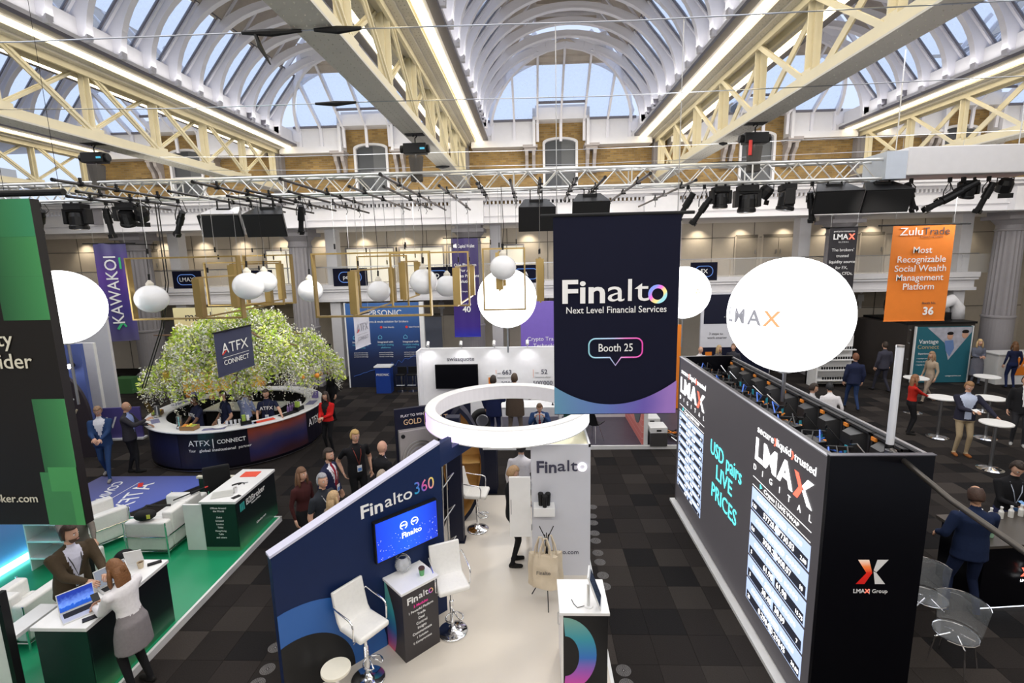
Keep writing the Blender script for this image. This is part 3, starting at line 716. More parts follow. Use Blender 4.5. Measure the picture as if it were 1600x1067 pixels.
MB().lathe([(0, 0), (.028, 0), (.04, .095), (.036, .095), (.026, .005)], n=18).build('cup_body', M_gcup, cp); MB().lathe([(.041, .085), (.042, .1), (.038, .108), (0, .108)], n=18).build('lid', mat('lid_brown', (.08, .04, .02), .5), cp)

# ---- bar stools
def stool(loc, facing, label, h=.76):
    r = thing('bar_stool', label, 'stool', loc, math.atan2(-facing[0], facing[1]), 'white leather bar stools in the booth')
    o = MB().box(-.21, -.2, h-.075, .21, .21, h).build('seat', M_leather, r); b = o.modifiers.new('b', 'BEVEL'); b.width = .03; b.segments = 4; auto_smooth(o)
    mb = MB(); prof = [(-.17, h-.07), (-.235, h+.02), (-.28, h+.2), (-.31, h+.38), (-.265, h+.39), (-.23, h+.21), (-.185, h+.04), (-.14, h-.01)]
    mb.prism(prof, -.21, .21, 'x'); o = mb.build('backrest', M_leather, r); b = o.modifiers.new('b', 'BEVEL'); b.width = .015; b.segments = 3; auto_smooth(o)
    mb = MB()
    for z in (.12, .24): mb.box(-.2, -.262+z*-.12, h+z, .2, -.25-z*.12+.018, h+z+.006)
    mb.build('seam', mat('seam_grey', (.5, .49, .47), .6), r)
    for s in (-1, 1):
        x = s*.235
        MB().tube([(s*.2, -.25, h+.22), (x, -.24, h+.235), (x, -.1, h+.215), (x, .06, h+.20), (x, .115, h+.175), (x, .13, h+.12), (x, .12, h-.03), (s*.19, .1, h-.06)], .011, 8).build('armrest', M_chrome, r, smooth=True)
    MB().cyl((0, 0, h-.09), (0, 0, h-.075), .11, 20).cyl((0, 0, h-.32), (0, 0, h-.09), .019, 14).cyl((0, 0, .03), (0, 0, h-.3), .029, 16).build('column', M_chrome, r, smooth=False)
    MB().lathe([(0, 0), (.2, 0), (.205, .008), (.19, .02), (.1, .035), (.045, .055), (.03, .09), (0, .09)], n=40).build('base', M_chrome, r, smooth=True)
    MB().tube([(0, .03, .33)]+[(.115*math.sin(a), .12-.105*math.cos(a), .29) for a in [-2.6+5.2*k/14+PI*0 for k in range(15)]]+[(0, .03, .33)], .01, 8).build('footrest', M_chrome, r, smooth=True)
    MB().tube([(.02, .02, h-.09), (.12, .05, h-.1), (.2, .06, h-.13)], .005).build('lever', M_chrome, r)
    return r
stool((-2.03, 5.2, .04), (.80, -.55), 'white leather bar stool at the low end of the navy wall, before the plinth')
stool((-1.13, 5.99, .04), (.42, -.9), 'white leather bar stool tucked beside the plinth table on its tower side')
stool((-1.06, 8.56, .04), (.97, -.1), 'white leather bar stool behind the navy post, farthest of the three')
pf = thing('round_side_table', 'low round cream-topped side table at the foot of the navy wall', 'table', (-2.22, 4.78, .04))
MB().cyl((0, 0, .50), (0, 0, .535), .16, 36).build('table_top', mat('cream_top', (.82, .78, .66), .4), pf, bevel=.006); MB().cyl((0, 0, .02), (0, 0, .5), .025, 12).build('leg', M_chrome, pf); MB().cyl((0, 0, 0), (0, 0, .02), .14, 28).build('base', M_chrome, pf)
# ---- right hand counter with tablet
CT_ = thing('reception_counter', 'white-topped booth counter with a black front and rainbow ring print under a tablet', 'counter', (.545, 5.42, .04))
MB().box(-.265, -.285, 0, .265, .285, .93).build('counter_body', M_white, CT_); MB().box(-.24, -.290, .02, .265, -.285, .93, 0).build('front_panel', M_black, CT_)
MB().box(-.285, -.305, .93, .285, .305, .965).build('counter_top', M_white, CT_, bevel=.004)
MB().tube([(-.27, -.05, .78), (-.29, -.05, .78), (-.29, -.05, .62), (-.27, -.05, .62)], .006).build('handle', M_steel, CT_)
vs = []; n = 24
for k in range(n+1):
    a = PI/2-PI*k/n; c, s = math.cos(a), math.sin(a); vs += [(-.24+.16*c+.02, -.293, .40+.26*s), (-.24+.38*c, -.293, .42+.48*s)]
MB().add(vs, [(2*k, 2*k+1, 2*k+3, 2*k+2) for k in range(n)]).build('ring_print', ramp_mat('counter_arc', [(0, (.75, .08, .45)), (.22, (.38, .10, .55)), (.42, (.03, .18, .62)), (.7, (.04, .35, .45)), (1, (.22, .45, .38))], 2, 0, .9), CT_)
tb = thing('tablet_stand', 'white tablet on a silver stand seen edge-on at the counter corner', 'tablet', (.60, 5.24, 1.005), math.radians(80))
MB().cyl((0, 0, 0), (0, 0, .012), .055, 24).build('base', M_white, tb); MB().cyl((0, 0, .01), (0, 0, .28), .018, 12).build('pole', M_alu, tb)
MB().cb((0, -.07, .24), (.24, .018, .42), 0, (math.radians(-20), 0, 0)).build('tablet', M_white, tb, bevel=.006); MB().cb((0, -.081, .243), (.2, .004, .34), 0, (math.radians(-20), 0, 0)).build('screen', mat('tablet_screen', (.05, .07, .12), .1), tb)
MB().tube([(-.02, .04, .01), (-.06, .12, .005), (0, .17, .005), (.07, .2, .004)], .004).build('cable', M_black, tb)
# ---- bags on a folding stand
bg = thing('tripod_stand', 'thin black folding tripod holding the canvas bags before the tower', 'stand', (.16, 6.62, .04))
for a in (0.6, 2.6, 4.75): MB().tube([(.03*math.cos(a+PI), .03*math.sin(a+PI), 1.05), (0, 0, .5), (.26*math.cos(a), .26*math.sin(a), 0)], .008).build('leg', M_black, bg)
MB().tube([(-.1, 0, 1.17), (0, 0, .95)], .007).tube([(.1, 0, 1.17), (0, 0, .95)], .007).build('fork', M_black, bg)
M_canvas = mat('cotton_canvas', (.66, .56, .42), .9, bump=.3, scale=12, noise=.08)
for i, (dx, dy, rz, h) in enumerate(((-.02, -.08, -.05, .50), (.05, .02, .12, .52), (-.09, .06, -.18, .50))):
    b = thing('tote_bag', ('front cream canvas tote bag with dark wordmark hanging on the tripod stand', 'cream canvas tote bag hanging behind on the tower side of the tripod', 'cream canvas tote bag hanging lowest on the left of the tripod')[i], 'bag', (.16+dx, 6.62+dy, .30-i*.03), rz, 'canvas bags on the tripod')
    n = 10; vs = []; fs = []
    for j in range(9):
        z = h*j/8
        for k in range(n):
            a = 2*PI*k/n; w = .19*(1-.10*(j/8)**2)*(1+.03*math.sin(3*a+j)); d_ = .035+.02*math.sin(j*1.3+k)
            vs.append((w*math.cos(a)*(1 if abs(math.cos(a)) > .3 else .9), d_*math.sin(a)*1.2, z+.015*math.sin(a*2+i)))
    for j in range(8):
        for k in range(n): fs.append((j*n+k, j*n+(k+1) % n, (j+1)*n+(k+1) % n, (j+1)*n+k))
    fs += [tuple(range(n-1, -1, -1)), tuple(range(8*n, 9*n))]
    auto_smooth(MB().add(vs, fs).build('bag_body', M_canvas, b), 60)
    for sgn in (-1, 1): MB().tube([(sgn*.09, -.03, h-.02), (sgn*.07, -.02, h+.12), (sgn*.02, 0, h+.26), (-sgn*.02, .01, h+.26), (-sgn*.05, .03, h+.1), (-sgn*.06, .03, h-.02)], .012, 5).build('strap', M_canvas, b)
    if i == 0: text('Finalto', .075, M_textd, b, (-.03, -.068, .27), U_, V_, bold=.02)
# ---- carpet light decals
M_dec = mat('decal_grey', (.25, .24, .24), .8)
def decal():
    mb = MB(); rr_ = (.012, .03, .048, .066, .084)
    mb.cyl((0, 0, 0), (0, 0, .002), .012, 8)
    for r_ in rr_[1:]:
        n_ = int(r_*2*PI/.011)
        for k in range(n_):
            a = 2*PI*k/n_; c, s = math.cos(a), math.sin(a); mb.cb((r_*c, r_*s, .001), (.0135, .005, .002), 0, (0, 0, a))
    return mb.mesh('dotted_disc', M_dec)
DC = decal()
for i, (x, y) in enumerate(((1.16, 9.46), (1.11, 9.1), (1.10, 8.85), (1.08, 8.49), (1.07, 8.24), (1.06, 7.87), (1.06, 7.61), (1.06, 7.26), (1.05, 6.99), (1.05, 5.41), (1.05, 5.2), (-3.44, 5.72), (-3.36, 5.37), (-3.37, 5.15))):
    o = link('floor_decal', DC); o.location = (x, y, .001); tag(o, 'grey dotted carpet disc beside the cream platform, %s from the far end' % ('first second third fourth fifth sixth seventh eighth ninth tenth eleventh'.split()[i]) if i < 11 else 'grey dotted carpet disc by the low end of the navy wall, %s one' % ('farthest', 'middle', 'nearest')[i-11], 'floor decal', 'dotted discs along the tower side' if i < 11 else 'dotted discs by the navy wall')

# ================================================================== LED WALL BOOTH
M_led = mat('led_face_grey', (.035, .032, .034), .4, emit=(.060, .055, .060), es=1.0, noise=.1, scale=1.5, spec=.2)
M_ledb = mat('led_end_black', (.003, .003, .005), .3, spec=.2)
LW = thing('led_video_wall', 'long dark LED video wall facing the aisle with glowing letters and price tables', 'video wall', (2.87, 4.77, 0))
ytot = 4.96
MB().box(0, 0, .08, .09, ytot, 3.01).build('screen_face', M_led, LW)
MB().box(-.10, -.02, 0, 1.1, ytot+.02, .05).build('base_plate', M_edge, LW, label='white aluminium floor strip')
MB().box(-.008, 0, 3.0, .03, ytot, 3.015).build('top_rail', mat('led_top_rail', (.35, .35, .38), .4, .5), LW)
lw_u, lw_v = (0, -1, 0), (0, 0, 1)          # reading direction runs towards the camera
def LT(t, size, m_, y, z, **k): return text(t, size, m_, LW, (-.004, y-4.77, z), lw_u, lw_v, **k)
M_gw = lum('led_white', (1, 1, 1), 3.2); M_gc = lum('led_cyan', (.10, .85, .88), 1.8); M_gr = lum('led_red', (1.0, .16, .10), 1.4); M_gb = lum('led_pale_blue', (.45, .56, .80), 1.0); M_gt = lum('led_text', (1, 1, 1), 1.25)
M_gk = lum('led_dark_cell', (.02, .022, .035), .6)
def lmax_block(yc, w):
    LT('secure', .135, M_gt, yc+w*.31, 2.765, bold=.012, width=w*.31); LT('liquid', .135, M_gt, yc-w*.015, 2.765, bold=.012, width=w*.24); LT('trusted', .135, M_gt, yc-w*.35, 2.765, bold=.012, width=w*.31)
    for q in (.125, -.165): LT('›', .2, M_gr, yc+w*q, 2.77, bold=.03)
    LT('L', .40, M_gw, yc+w*.42, 2.48, bold=.045, width=w*.14); LT('M', .40, M_gw, yc+w*.20, 2.48, bold=.045, width=w*.24); LT('A', .40, M_gw, yc-w*.07, 2.48, bold=.045, width=w*.26)
    y0 = yc-w*.34-4.77; h = .145; zc = 2.48
    def quad(p, m_): MB().add([(-.006, y0+a*w, zc+b) for a, b in p], [(0, 1, 2, 3)]).build('logo_mark', m_, LW)
    quad([(.13, h), (.065, h), (-.005, 0), (.045, -.02)], M_gr); quad([(.055, -.01), (-.01, .0), (.06, -h), (.13, -h)], M_gr)
    quad([(-.065, h), (-.15, h), (-.03, -.0), (.005, .03)], M_gw); quad([(.0, -.02), (-.04, .01), (-.15, -h), (-.08, -h)], M_gw)
    for k, ch in enumerate('DIGITAL'): LT(ch, .11, M_gt, yc+w*(.475-.158*k), 2.235, bold=-.004)
    MB().box(-.004, yc-w/2-4.77, 2.10, 0, yc+w/2-4.77, 2.106).box(-.004, yc-w/2-4.77, 1.985, 0, yc+w/2-4.77, 1.991).build('rule_line', M_gt, LW)
    LT('▶', .07, M_gc, yc+w*.33, 2.045); LT('Crypto | LIVE VWAP', .075, M_gt, yc-w*.03, 2.045, bold=.015, width=w*.6)
def price_rows(yc, w, zt, zb, rows, nums):
    hrow = (zt-zb)/rows
    for r in range(rows):
        z1 = zt-r*hrow; z0 = z1-hrow*.90; y1 = yc+w/2-4.77; y0 = yc-w/2-4.77
        b = MB().box(-.003, y0, z0, 0, y1, z1).build('price_row', M_gb, LW)
        MB().box(-.005, y0+.02*w, z0+hrow*.04, -.003, y0+.475*w, z0+hrow*.40).box(-.005, y0+.525*w, z0+hrow*.04, -.003, y0+.98*w, z0+hrow*.40).build('price_cell', M_gk, b)
        a, c, e_, f_ = nums[r % len(nums)]
        for tt, yy in ((a, .60), (c, .36)):
            me = text(tt, hrow*.34, M_gt, b, (-.007, y0+yy*w, z0+hrow*.22), lw_u, lw_v, bold=.03)
        for tt, yy in ((e_, .93), (f_, .08)): text(tt, hrow*.22, M_gt, b, (-.007, y0+yy*w, z0+hrow*.20), lw_u, lw_v, bold=.02)
        text(('BTC/USD', 'ETH/USD', 'LTC/USD', 'SOL/USD', 'XRP/USD')[r % 5], hrow*.30, M_gw, b, (-.005, y0+.5*w, z0+hrow*.62), lw_u, lw_v, bold=.03)
        for yy in (.78, .22): text('▪▪▪▪▪', hrow*.42, M_gw, b, (-.005, y0+yy*w, z0+hrow*.66), lw_u, lw_v, bold=.05, width=.2*w)
NUM = [('57728.00', '57730.03', '1.50', '2.00'), ('3008.26', '3008.07', '8.0', '10'), ('61.98', '61.98', '5', '15.75'), ('38.48', '38.09', '5', '7'), ('0.29842', '0.29845', '25', '30.00')]
lmax_block(5.62, 1.38); price_rows(5.615, 1.40, 1.955, .32, 5, NUM)
lmax_block(8.91, 1.40); price_rows(8.91, 1.38, 1.955, .42, 9, NUM)
LT('USD pairs', .34, M_gc, 7.26, 1.90, bold=-.004, width=1.20); LT('LIVE', .34, M_gc, 7.27, 1.58, bold=-.004, width=.62); LT('PRICES', .34, M_gc, 7.25, 1.22, bold=-.004, width=.98)
# black end panel with emblem
EP = thing('booth_end_panel', 'tall glossy black end panel of the LED booth with a red and white cross emblem', 'booth panel', (2.87, 4.77, 0))
MB().box(0, -.05, .02, 0.985, 0, 3.03).build('end_face', M_ledb, EP); MB().box(-.01, -.06, 3.03, 0.99, .0, 3.04).build('edge_trim', mat('trim_dark', (.10, .10, .12), .4), EP)
M_rg = ramp_mat('emblem_red', [(0, (.55, .01, .01)), (.5, (.70, .02, .01)), (.75, (.95, .25, .06)), (1, (.98, .75, .6))], 2, -.14, .14, emit=.3)
def emblem(parent, cx_, z, y, s, wm, rm):
    def qd(p, m_): o_ = MB().add([(a*s, 0, b*s) for a, b in p], [(0, 1, 2, 3)]).build('emblem', m_, parent); o_.location = (cx_, y, z)
    qd([(-1, 1), (-.25, 1), (.05, .0), (-.35, .0)][0:4], rm); qd([(-.35, .0), (.05, 0), (-.4, -.85), (-1, -.85)], rm)
    qd([(.3, 1), (1.05, 1), (.32, .05), (.12, .2)], wm); qd([(.12, .12), (.32, .02), (1, -.85), (.3, -.85)], wm)
emblem(EP, .50, 1.79, -.054, .145, M_text, M_rg)
text('LMA', .06, M_text, EP, (.395, -.053, 1.585), U_, V_, bold=.03); text('X', .06, M_gr, EP, (.475, -.053, 1.585), U_, V_, bold=.03); text('| Group', .058, M_text, EP, (.585, -.053, 1.585), U_, V_)
MB().box(0, 4.9, .02, 1.0, 4.96, 3.02).build('far_end_face', M_ledb, EP)
# back LED wall: cabinets seen from behind, each its own module
B2 = thing('led_wall_back', 'rear of the second LED wall with rows of black cabinets, hubs and cabling', 'video wall', (3.80, 4.80, 0))
MB().box(.02, 0, .02, .09, 4.9, 2.98).build('screen_face', M_ledb, B2)
MB().box(.05, 0, 2.98, .09, 4.9, 3.0).build('top_rail', mat('rail_steel', (.4, .4, .42), .4, .8), B2)
M_cab = mat('cabinet_casting', (.02, .02, .022), .45); M_or = mat('latch_orange', (.85, .28, .04), .5); M_bl = mat('connector_blue', (.05, .16, .65), .4); M_lb = mat('mark_cyan', (.05, .45, .60), .5)
cabm = MB(); cabm.box(-.02, .01, .01, .0, .49, .49); cabm.box(-.06, .01, .01, .0, .04, .49); cabm.box(-.06, .46, .01, .0, .49, .49); cabm.box(-.06, .01, .01, .0, .49, .04); cabm.box(-.06, .01, .46, 0, .49, .49)
cabm.add([(-.17, .13, .10), (-.17, .37, .10), (-.17, .33, .40), (-.17, .17, .40), (-.02, .08, .05), (-.02, .42, .05), (-.02, .38, .45), (-.02, .12, .45)], [(0, 1, 2, 3), (0, 4, 5, 1), (1, 5, 6, 2), (2, 6, 7, 3), (3, 7, 4, 0)])
cabme = cabm.mesh('led_cabinet', M_cab)
hubme = MB().cyl((-.20, .25, .32), (-.16, .25, .32), .045, 10).box(-.18, .15, .12, -.165, .18, .34, 1).build if False else None
detm = MB(); detm.box(-.185, .20, .16, -.165, .24, .26, 1); detm.box(-.075, .40, .42, -.05, .47, .46, 0); detm.cyl((-.19, .30, .14), (-.16, .30, .14), .018, 8, mi=2); detm.box(-.18, .14, .30, -.16, .15, .36, 3)
detme = detm.mesh('connector', [M_or, M_lb, M_bl, M_chrome])
rr = random.Random(12)
for j in range(6):
    for i in range(9):
        if j < 2 and i > 99: continue
        c = link('led_cabinet', cabme, B2); c.location = (.02, i*.5+.2, .01+j*.495)
        if j >= 3: link('connector', detme, c)
mb = MB()
for i in range(9):
    for j in (3, 4, 5):
        y = i*.5+.45; z = j*.495+.15; q = rr.random()*.1
        mb.tube([(-.15, y-.05, z), (-.32-q, y+.02, z+.08), (-.34-q, y+.25, z+.02), (-.16, y+.4, z+.05)], .012, 5, rr.choice((0, 0, 1, 2)))
        mb.tube([(-.15, y+.02, z+.1), (-.25-q, y+.1, z+.28), (-.2, y+.3, z+.2)], .008, 4, rr.choice((0, 0, 3)))
q = mb.build('cables', [M_black, M_bl, M_or, M_steel], B2); q['kind'] = 'stuff'
# inner framing between the two walls, and gear boxes lying on it
for i in range(9):
    f = thing('frame_ladder', 'black steel ladder frame between the two LED walls, %s along the row' % ('first', 'second', 'third', 'fourth', 'fifth', 'sixth', 'seventh', 'eighth', 'ninth')[i], 'frame', (2.98, 5.0+i*.53, 0), 0, 'ladder frames inside the LED booth')
    MB().bar((0, 0, 2.82), (.62, 0, 2.78), .03, .04).bar((0, .12, 2.62), (.62, .12, 2.6), .03, .03).build('cross_bar', M_blackm, f)
    MB().bar((.02, 0, .05), (.02, 0, 2.85), .04, .04).build('upright', M_blackm, f)
    mb = MB(); 
    mb.cb((.24, .1, 2.84), (.12, .24, .05), 0, (0, 0, rr.random())); mb.cb((.36, .2, 2.72), (.1, .12, .16), 0, (0, .3, rr.random()*2)); mb.build('power_box', M_black, f)
    mb = MB(); 
    for k in range(3): a = rr.random()*.2; mb.tube([(.05+.1*k, 0, 2.86), (.15+.1*k, .1+a, 2.93), (.2+.12*k, .3, 2.86), (.3+.06*k, .4, 2.7)], .009, 5, rr.choice((0, 0, 0, 0, 1)))
    mb.cyl((.42, .2, 2.78), (.42, .2, 2.81), .018, 8, mi=2); mb.build('cable_loop', [M_black, M_bl, M_or], f)
for yq, lb in ((6.4, 'nearer of'), (8.9, 'farther of')):
    pass

# ================================================================== OVERHEAD RIG
YT = 11.4
lt = thing('lighting_truss', 'long silver box truss spanning the hall with stage lights clamped below', 'truss', (0, YT, 6.64))
x0, x1 = -13.0, 7.35
chord = MB().cyl((0, 0, 0), (x1-x0, 0, 0), .03, 8).mesh('chord', M_alu)
for dy in (-.19, .19):
    for dz in (-.19, .19): link('chord', chord, lt).location = (x0, dy, dz)
dU = MB().cyl((0, 0, -.17), (.31, 0, .17), .014, 6).mesh('lacing_bar', M_alu); dDn = MB().cyl((0, 0, .17), (.31, 0, -.17), .014, 6).mesh('lacing_bar', M_alu)
k = 0; x = x0+.05
while x < x1-.3:
    for dy in (-.19, .19): link('lacing_bar', dU if k % 2 == 0 else dDn, lt).location = (x, dy, 0)
    for dz in (-.19, .19):
        b = link('lacing_bar', dU if k % 2 else dDn, lt); b.location = (x, 0, dz); b.rotation_euler = (PI/2, 0, 0)
    if k % 8 == 0:
        for dy in (-.19, .19): MB().cyl((x, dy, -.18), (x, dy, .18), .016, 6).build('end_bar', M_alu, lt)
    x += .315; k += 1
cb = MB(); rr = random.Random(5)
for s in range(3):
    pts = []; x = x0
    while x < x1: pts.append((x, -.12+.1*s+.05*rr.random(), .215+.03*rr.random())); x += .5
    cb.tube(pts, .012, 5)
o = cb.build('cable_run', M_black, lt); o['kind'] = 'stuff'
bx = thing('ceiling_duct_box', 'pale boxed-in beam end where the lighting truss meets the right column', 'casing', (7.35, 11.1, 6.42))
MB().box(0, 0, 0, .42, .75, .55).build('side_panel', mat('box_bluewhite', (.60, .66, .76), .5), bx); MB().box(.42, -.02, .06, 3.2, .8, .62).build('casing_body', M_plaster, bx, bevel=.02)
for xx in (.1, 2.6): MB().tube([(xx+.3, .35, .6), (xx+.3, .35, 2.6)], .012).build('hanger_rod', M_steel, bx)

def clamp(mb, z0, mi=0): mb.cb((0, 0, z0), (.05, .06, .09), mi)
def rotm(yaw, pitch, roll=0): return Matrix.Rotation(yaw, 4, 'Z') @ Matrix.Rotation(pitch, 4, 'X') @ Matrix.Rotation(roll, 4, 'Y')
M_lens = mat('lamp_lens', (.55, .62, .75), .05, .6)
ZB = 6.42
def moving_head(px, py, s=1.0, yaw=0, label='', tilt=0):
    c = at(px, py, Y=YT); r = thing('moving_head_light', label, 'stage light', (c.x, YT, ZB), yaw, 'stage lights on the truss')
    h = ZB-c.z
    MB().cb((0, 0, -.09), (.34*s, .26*s, .12*s)).cb((-.1, 0, -.01), (.04, .05, .08)).cb((.1, 0, -.01), (.04, .05, .08)).build('base', M_blackm, r, bevel=.012)
    MB().cb((-.2*s, 0, -.26*s), (.07*s, .18*s, .30*s)).cb((.2*s, 0, -.26*s), (.07*s, .18*s, .30*s)).cb((0, 0, -.145*s), (.44*s, .18*s, .06*s)).build('yoke', M_black, r, bevel=.012)
    o = MB().lathe([(0, .16), (.13, .14), (.15, .06), (.15, -.1), (.165, -.12), (.165, -.17), (.14, -.18), (0, -.17)], n=20).build('head', M_black, r, smooth=False); o.location = (0, 0, -.33*s); o.scale = (s, s, s); o.rotation_euler = (tilt, 0, 0)
    o2 = MB().cyl((0, 0, -.184), (0, 0, -.175), .13, 20).build('lens', M_lens, r); o2.location = (0, 0, -.33*s); o2.scale = (s, s, s); o2.rotation_euler = (tilt, 0, 0)
    return r
def profile(px, py, yaw, pitch, label, s=1.0):
    s *= .80
    c = at(px, py, Y=YT); r = thing('profile_spotlight', label, 'stage light', (c.x, YT-.05, ZB), 0, 'stage lights on the truss')
    dz = -max(.2, ZB-c.z)
    MB().cb((0, 0, -.02), (.05, .06, .10)).tube([(-.1, 0, dz+.02), (-.1, 0, dz+.14), (0, 0, -.05), (.1, 0, dz+.14), (.1, 0, dz+.02)], .011).build('yoke', M_blackm, r)
    Mx = rotm(yaw, pitch)
    b = MB().cyl((0, 0, .12*s), (0, 0, .30*s), .08*s, 12).cyl((0, 0, -.12*s), (0, 0, .13*s), .095*s, 12).build('lamp_house', M_black, r); b.matrix_local = Matrix.Translation((0, 0, dz)) @ Mx
    b = MB().cyl((0, 0, -.34*s), (0, 0, -.1*s), .068*s, 12).cyl((0, 0, -.42*s), (0, 0, -.34*s), .08*s, 12, .07*s).build('barrel', M_blackm, r); b.matrix_local = Matrix.Translation((0, 0, dz)) @ Mx
    mb = MB()
    for a in range(4): mb.cb((.085*math.cos(a*PI/2)*s, .085*math.sin(a*PI/2)*s, -.47*s), (.12*s, .006, .1*s), 0, (0, 0, a*PI/2+PI/2))
    b = mb.build('shutters', M_black, r); b.matrix_local = Matrix.Translation((0, 0, dz)) @ Mx; b['kind'] = 'stuff'
    MB().tube([(0, .08, dz+.1), (.12, .1, dz+.2), (.05, .08, 0)], .008, 5).build('power_cable', M_black, r)
    return r
def parcan(px, py, yaw, pitch, label):
    c = at(px, py, Y=YT); r = thing('par_light', label, 'stage light', (c.x, YT, ZB), 0, 'stage lights on the truss'); dz = -max(.15, ZB-c.z)
    MB().tube([(-.17, 0, dz), (-.17, 0, dz+.16), (0, 0, -.02), (.17, 0, dz+.16), (.17, 0, dz)], .012).build('yoke', M_blackm, r)
    b = MB().lathe([(0, .15), (.1, .14), (.14, .05), (.14, -.12), (.12, -.12), (.11, -.02), (0, -.02)], n=16).build('can', M_black, r); b.matrix_local = Matrix.Translation((0, 0, dz)) @ rotm(yaw, pitch)
    b = MB().cb((0, .17, -.15), (.26, .006, .1), 0, (.5, 0, 0)).cb((0, -.17, -.15), (.26, .006, .1), 0, (-.5, 0, 0)).build('barn_doors', M_black, r); b.matrix_local = Matrix.Translation((0, 0, dz)) @ rotm(yaw, pitch); b['kind'] = 'stuff'
def speaker(px, py, w, h, yaw, label, m_=None, Y=None, white=False):
    Y = Y or YT; c = at(px, py, Y=Y); r = thing('loudspeaker', label, 'speaker', (c.x, Y-.1, c.z), yaw, 'loudspeakers hung under the truss')
    pl = [(-w/2, -.25), (w/2, -.25), (w/2*.98, -.2), (w/2*.62, .28), (-w/2*.62, .28), (-w/2*.98, -.2)]
    b = MB().prism(pl, -h/2, h/2, 'z').build('cabinet', M_black, r, bevel=.01); b.rotation_euler = (math.radians(24), 0, 0)
    b = MB().box(-w/2+.02, -.262, -h/2+.03, w/2-.02, -.25, h/2-.03).build('grille', M_blackm, r); b.rotation_euler = (math.radians(24), 0, 0)
    if white:
        b = MB().prism([(-w/2*.93, -.17), (w/2*.93, -.17), (w/2*.62, .27), (-w/2*.62, .27)], h/2+.001, h/2+.006, 'z').build('top_label', M_plaster, r); b.rotation_euler = (math.radians(24), 0, 0)
    MB().cb((0, .02, h/2+.03), (.30, .10, .05)).box(-.14, -.02, h/2+.02, -.12, .02, ZB-c.z+.0).box(.12, -.02, h/2+.02, .14, .02, ZB-c.z).build('bracket', M_blackm, r)
    return r
speaker(1298, 311, .92, .50, -.15, 'wide black loudspeaker under the right of the truss, left one of the close pair')
speaker(1372, 309, .92, .50, -.12, 'wide black loudspeaker under the right of the truss, right one of the close pair')
speaker(356, 348, .88, .50, .12, 'black loudspeaker with a pale top under the left of the truss', white=True)
speaker(423, 347, .86, .52, .12, 'black loudspeaker beside the pale-topped one, left of the fluted column')
speaker(838, 337, .80, .55, .05, 'squarish black loudspeaker just left of the big dark hanging banner')
speaker(921, 325, .80, .45, -.02, 'black loudspeaker half hidden behind the top of the big dark hanging banner')
moving_head(1125, 320, .95, .1, 'moving head light right of the big dark banner, smaller of the open pair')
moving_head(1167, 312, 1.15, -.05, 'large moving head light with an open yoke under the right chain hoist')
moving_head(1229, 312, 1.1, 1.4, 'moving head light seen side-on hanging between the hoist and loudspeakers', .15)
moving_head(122, 340, 1.15, .05, 'large moving head light beside the green hanging panel')
moving_head(200, 347, 1.05, .4, 'moving head light with a pale cable above the purple side banner', .5)
moving_head(1514, 290, .8, 0, 'small lamp head under the pale casing at the far right of the truss', .3)
profile(1073, 318, .9, .55, 'profile spotlight just right of the big dark banner, leftmost there')
profile(1098, 325, 1.0, .6, 'profile spotlight between the big dark banner and the smaller moving head')
profile(1265, 318, -.8, .35, 'profile spotlight squeezed against the left loudspeaker of the right pair')
profile(1419, 303, -1.1, .55, 'profile spotlight right of the paired loudspeakers with looped cable')
profile(1478, 310, 1.35, 1.05, 'blue-grey striped batten-like spotlight aimed right, lower of two', 1.15)
profile(1500, 297, 1.35, 1.05, 'long black spotlight aimed right, upper of two near the casing', 1.2)
profile(1539, 303, .5, .35, 'profile spotlight hanging steeply below the pale casing')
profile(68, 343, 1.0, .75, 'tangled profile spotlight tight against the green panel edge')
profile(172, 343, .0, .15, 'upright profile spotlight between the two left moving heads')
profile(284, 345, 1.0, .7, 'lone profile spotlight slanting down left of the pale-topped loudspeaker')
profile(472, 338, .6, .45, 'profile spotlight hanging in front of the fluted column by the left speakers')
parcan(1196, 300, .8, .7, 'small par can right of the large moving head')
parcan(1570, 290, -.3, .5, 'par can under the far right end of the pale casing')
parcan(222, 335, .7, .8, 'small par can above the top of the purple side banner')
for px, nm in ((90, 'left'),): pass
# chain hoists under the iron trusses with chain bags
M_bag = mat('chain_bag', (.10, .09, .08), .9, alpha=.85); M_red = mat('signal_red', (.75, .04, .03), .5)
for i, (x, y, lb) in enumerate(((-2.48, 11.4, 'black chain hoist with dark chain bag under the centre-left iron truss'), (4.78, 11.4, 'black chain hoist with a red tag and pale chain bag under the centre-right iron truss'), (-9.62, 11.3, 'black chain hoist with crumpled chain bag under the far left iron truss'))):
    h = thing('chain_hoist', lb, 'hoist', (x, y, 7.66), 0, 'chain hoists carrying the truss')
    MB().cb((0, 0, -.30), (.50, .22, .22)).cyl((-.33, 0, -.3), (-.25, 0, -.3), .085, 12).cyl((.25, 0, -.3), (.31, 0, -.3), .09, 12).build('motor_body', M_black, h, bevel=.015)
    MB().tube([(0, 0, -.18), (0, 0, -.08), (.04, 0, -.04), (.03, 0, .0), (-.03, 0, .0), (-.04, 0, -.05)], .014).box(-.2, -.12, -.01, .2, .12, .0).build('hook', M_blackm, h)
    MB().lathe([(.15, -.45), (.165, -.47), (.13, -.80), (.14, -.95), (.13, -.98), (0, -.98)], n=14).build('chain_bag', M_bag, h)
    MB().box(-.012, -.012, -1.0, .012, .012, -.4).build('chain', M_steel, h)
    if i == 1: MB().cyl((-.14, -.14, -.66), (-.14, -.14, -.36), .035, 10).build('red_tag', M_red, h)
    else: MB().box(.12, -.125, -.33, .22, -.112, -.29).build('label_plate', lum('label_cyan', (.1, .5, .7), .5), h)
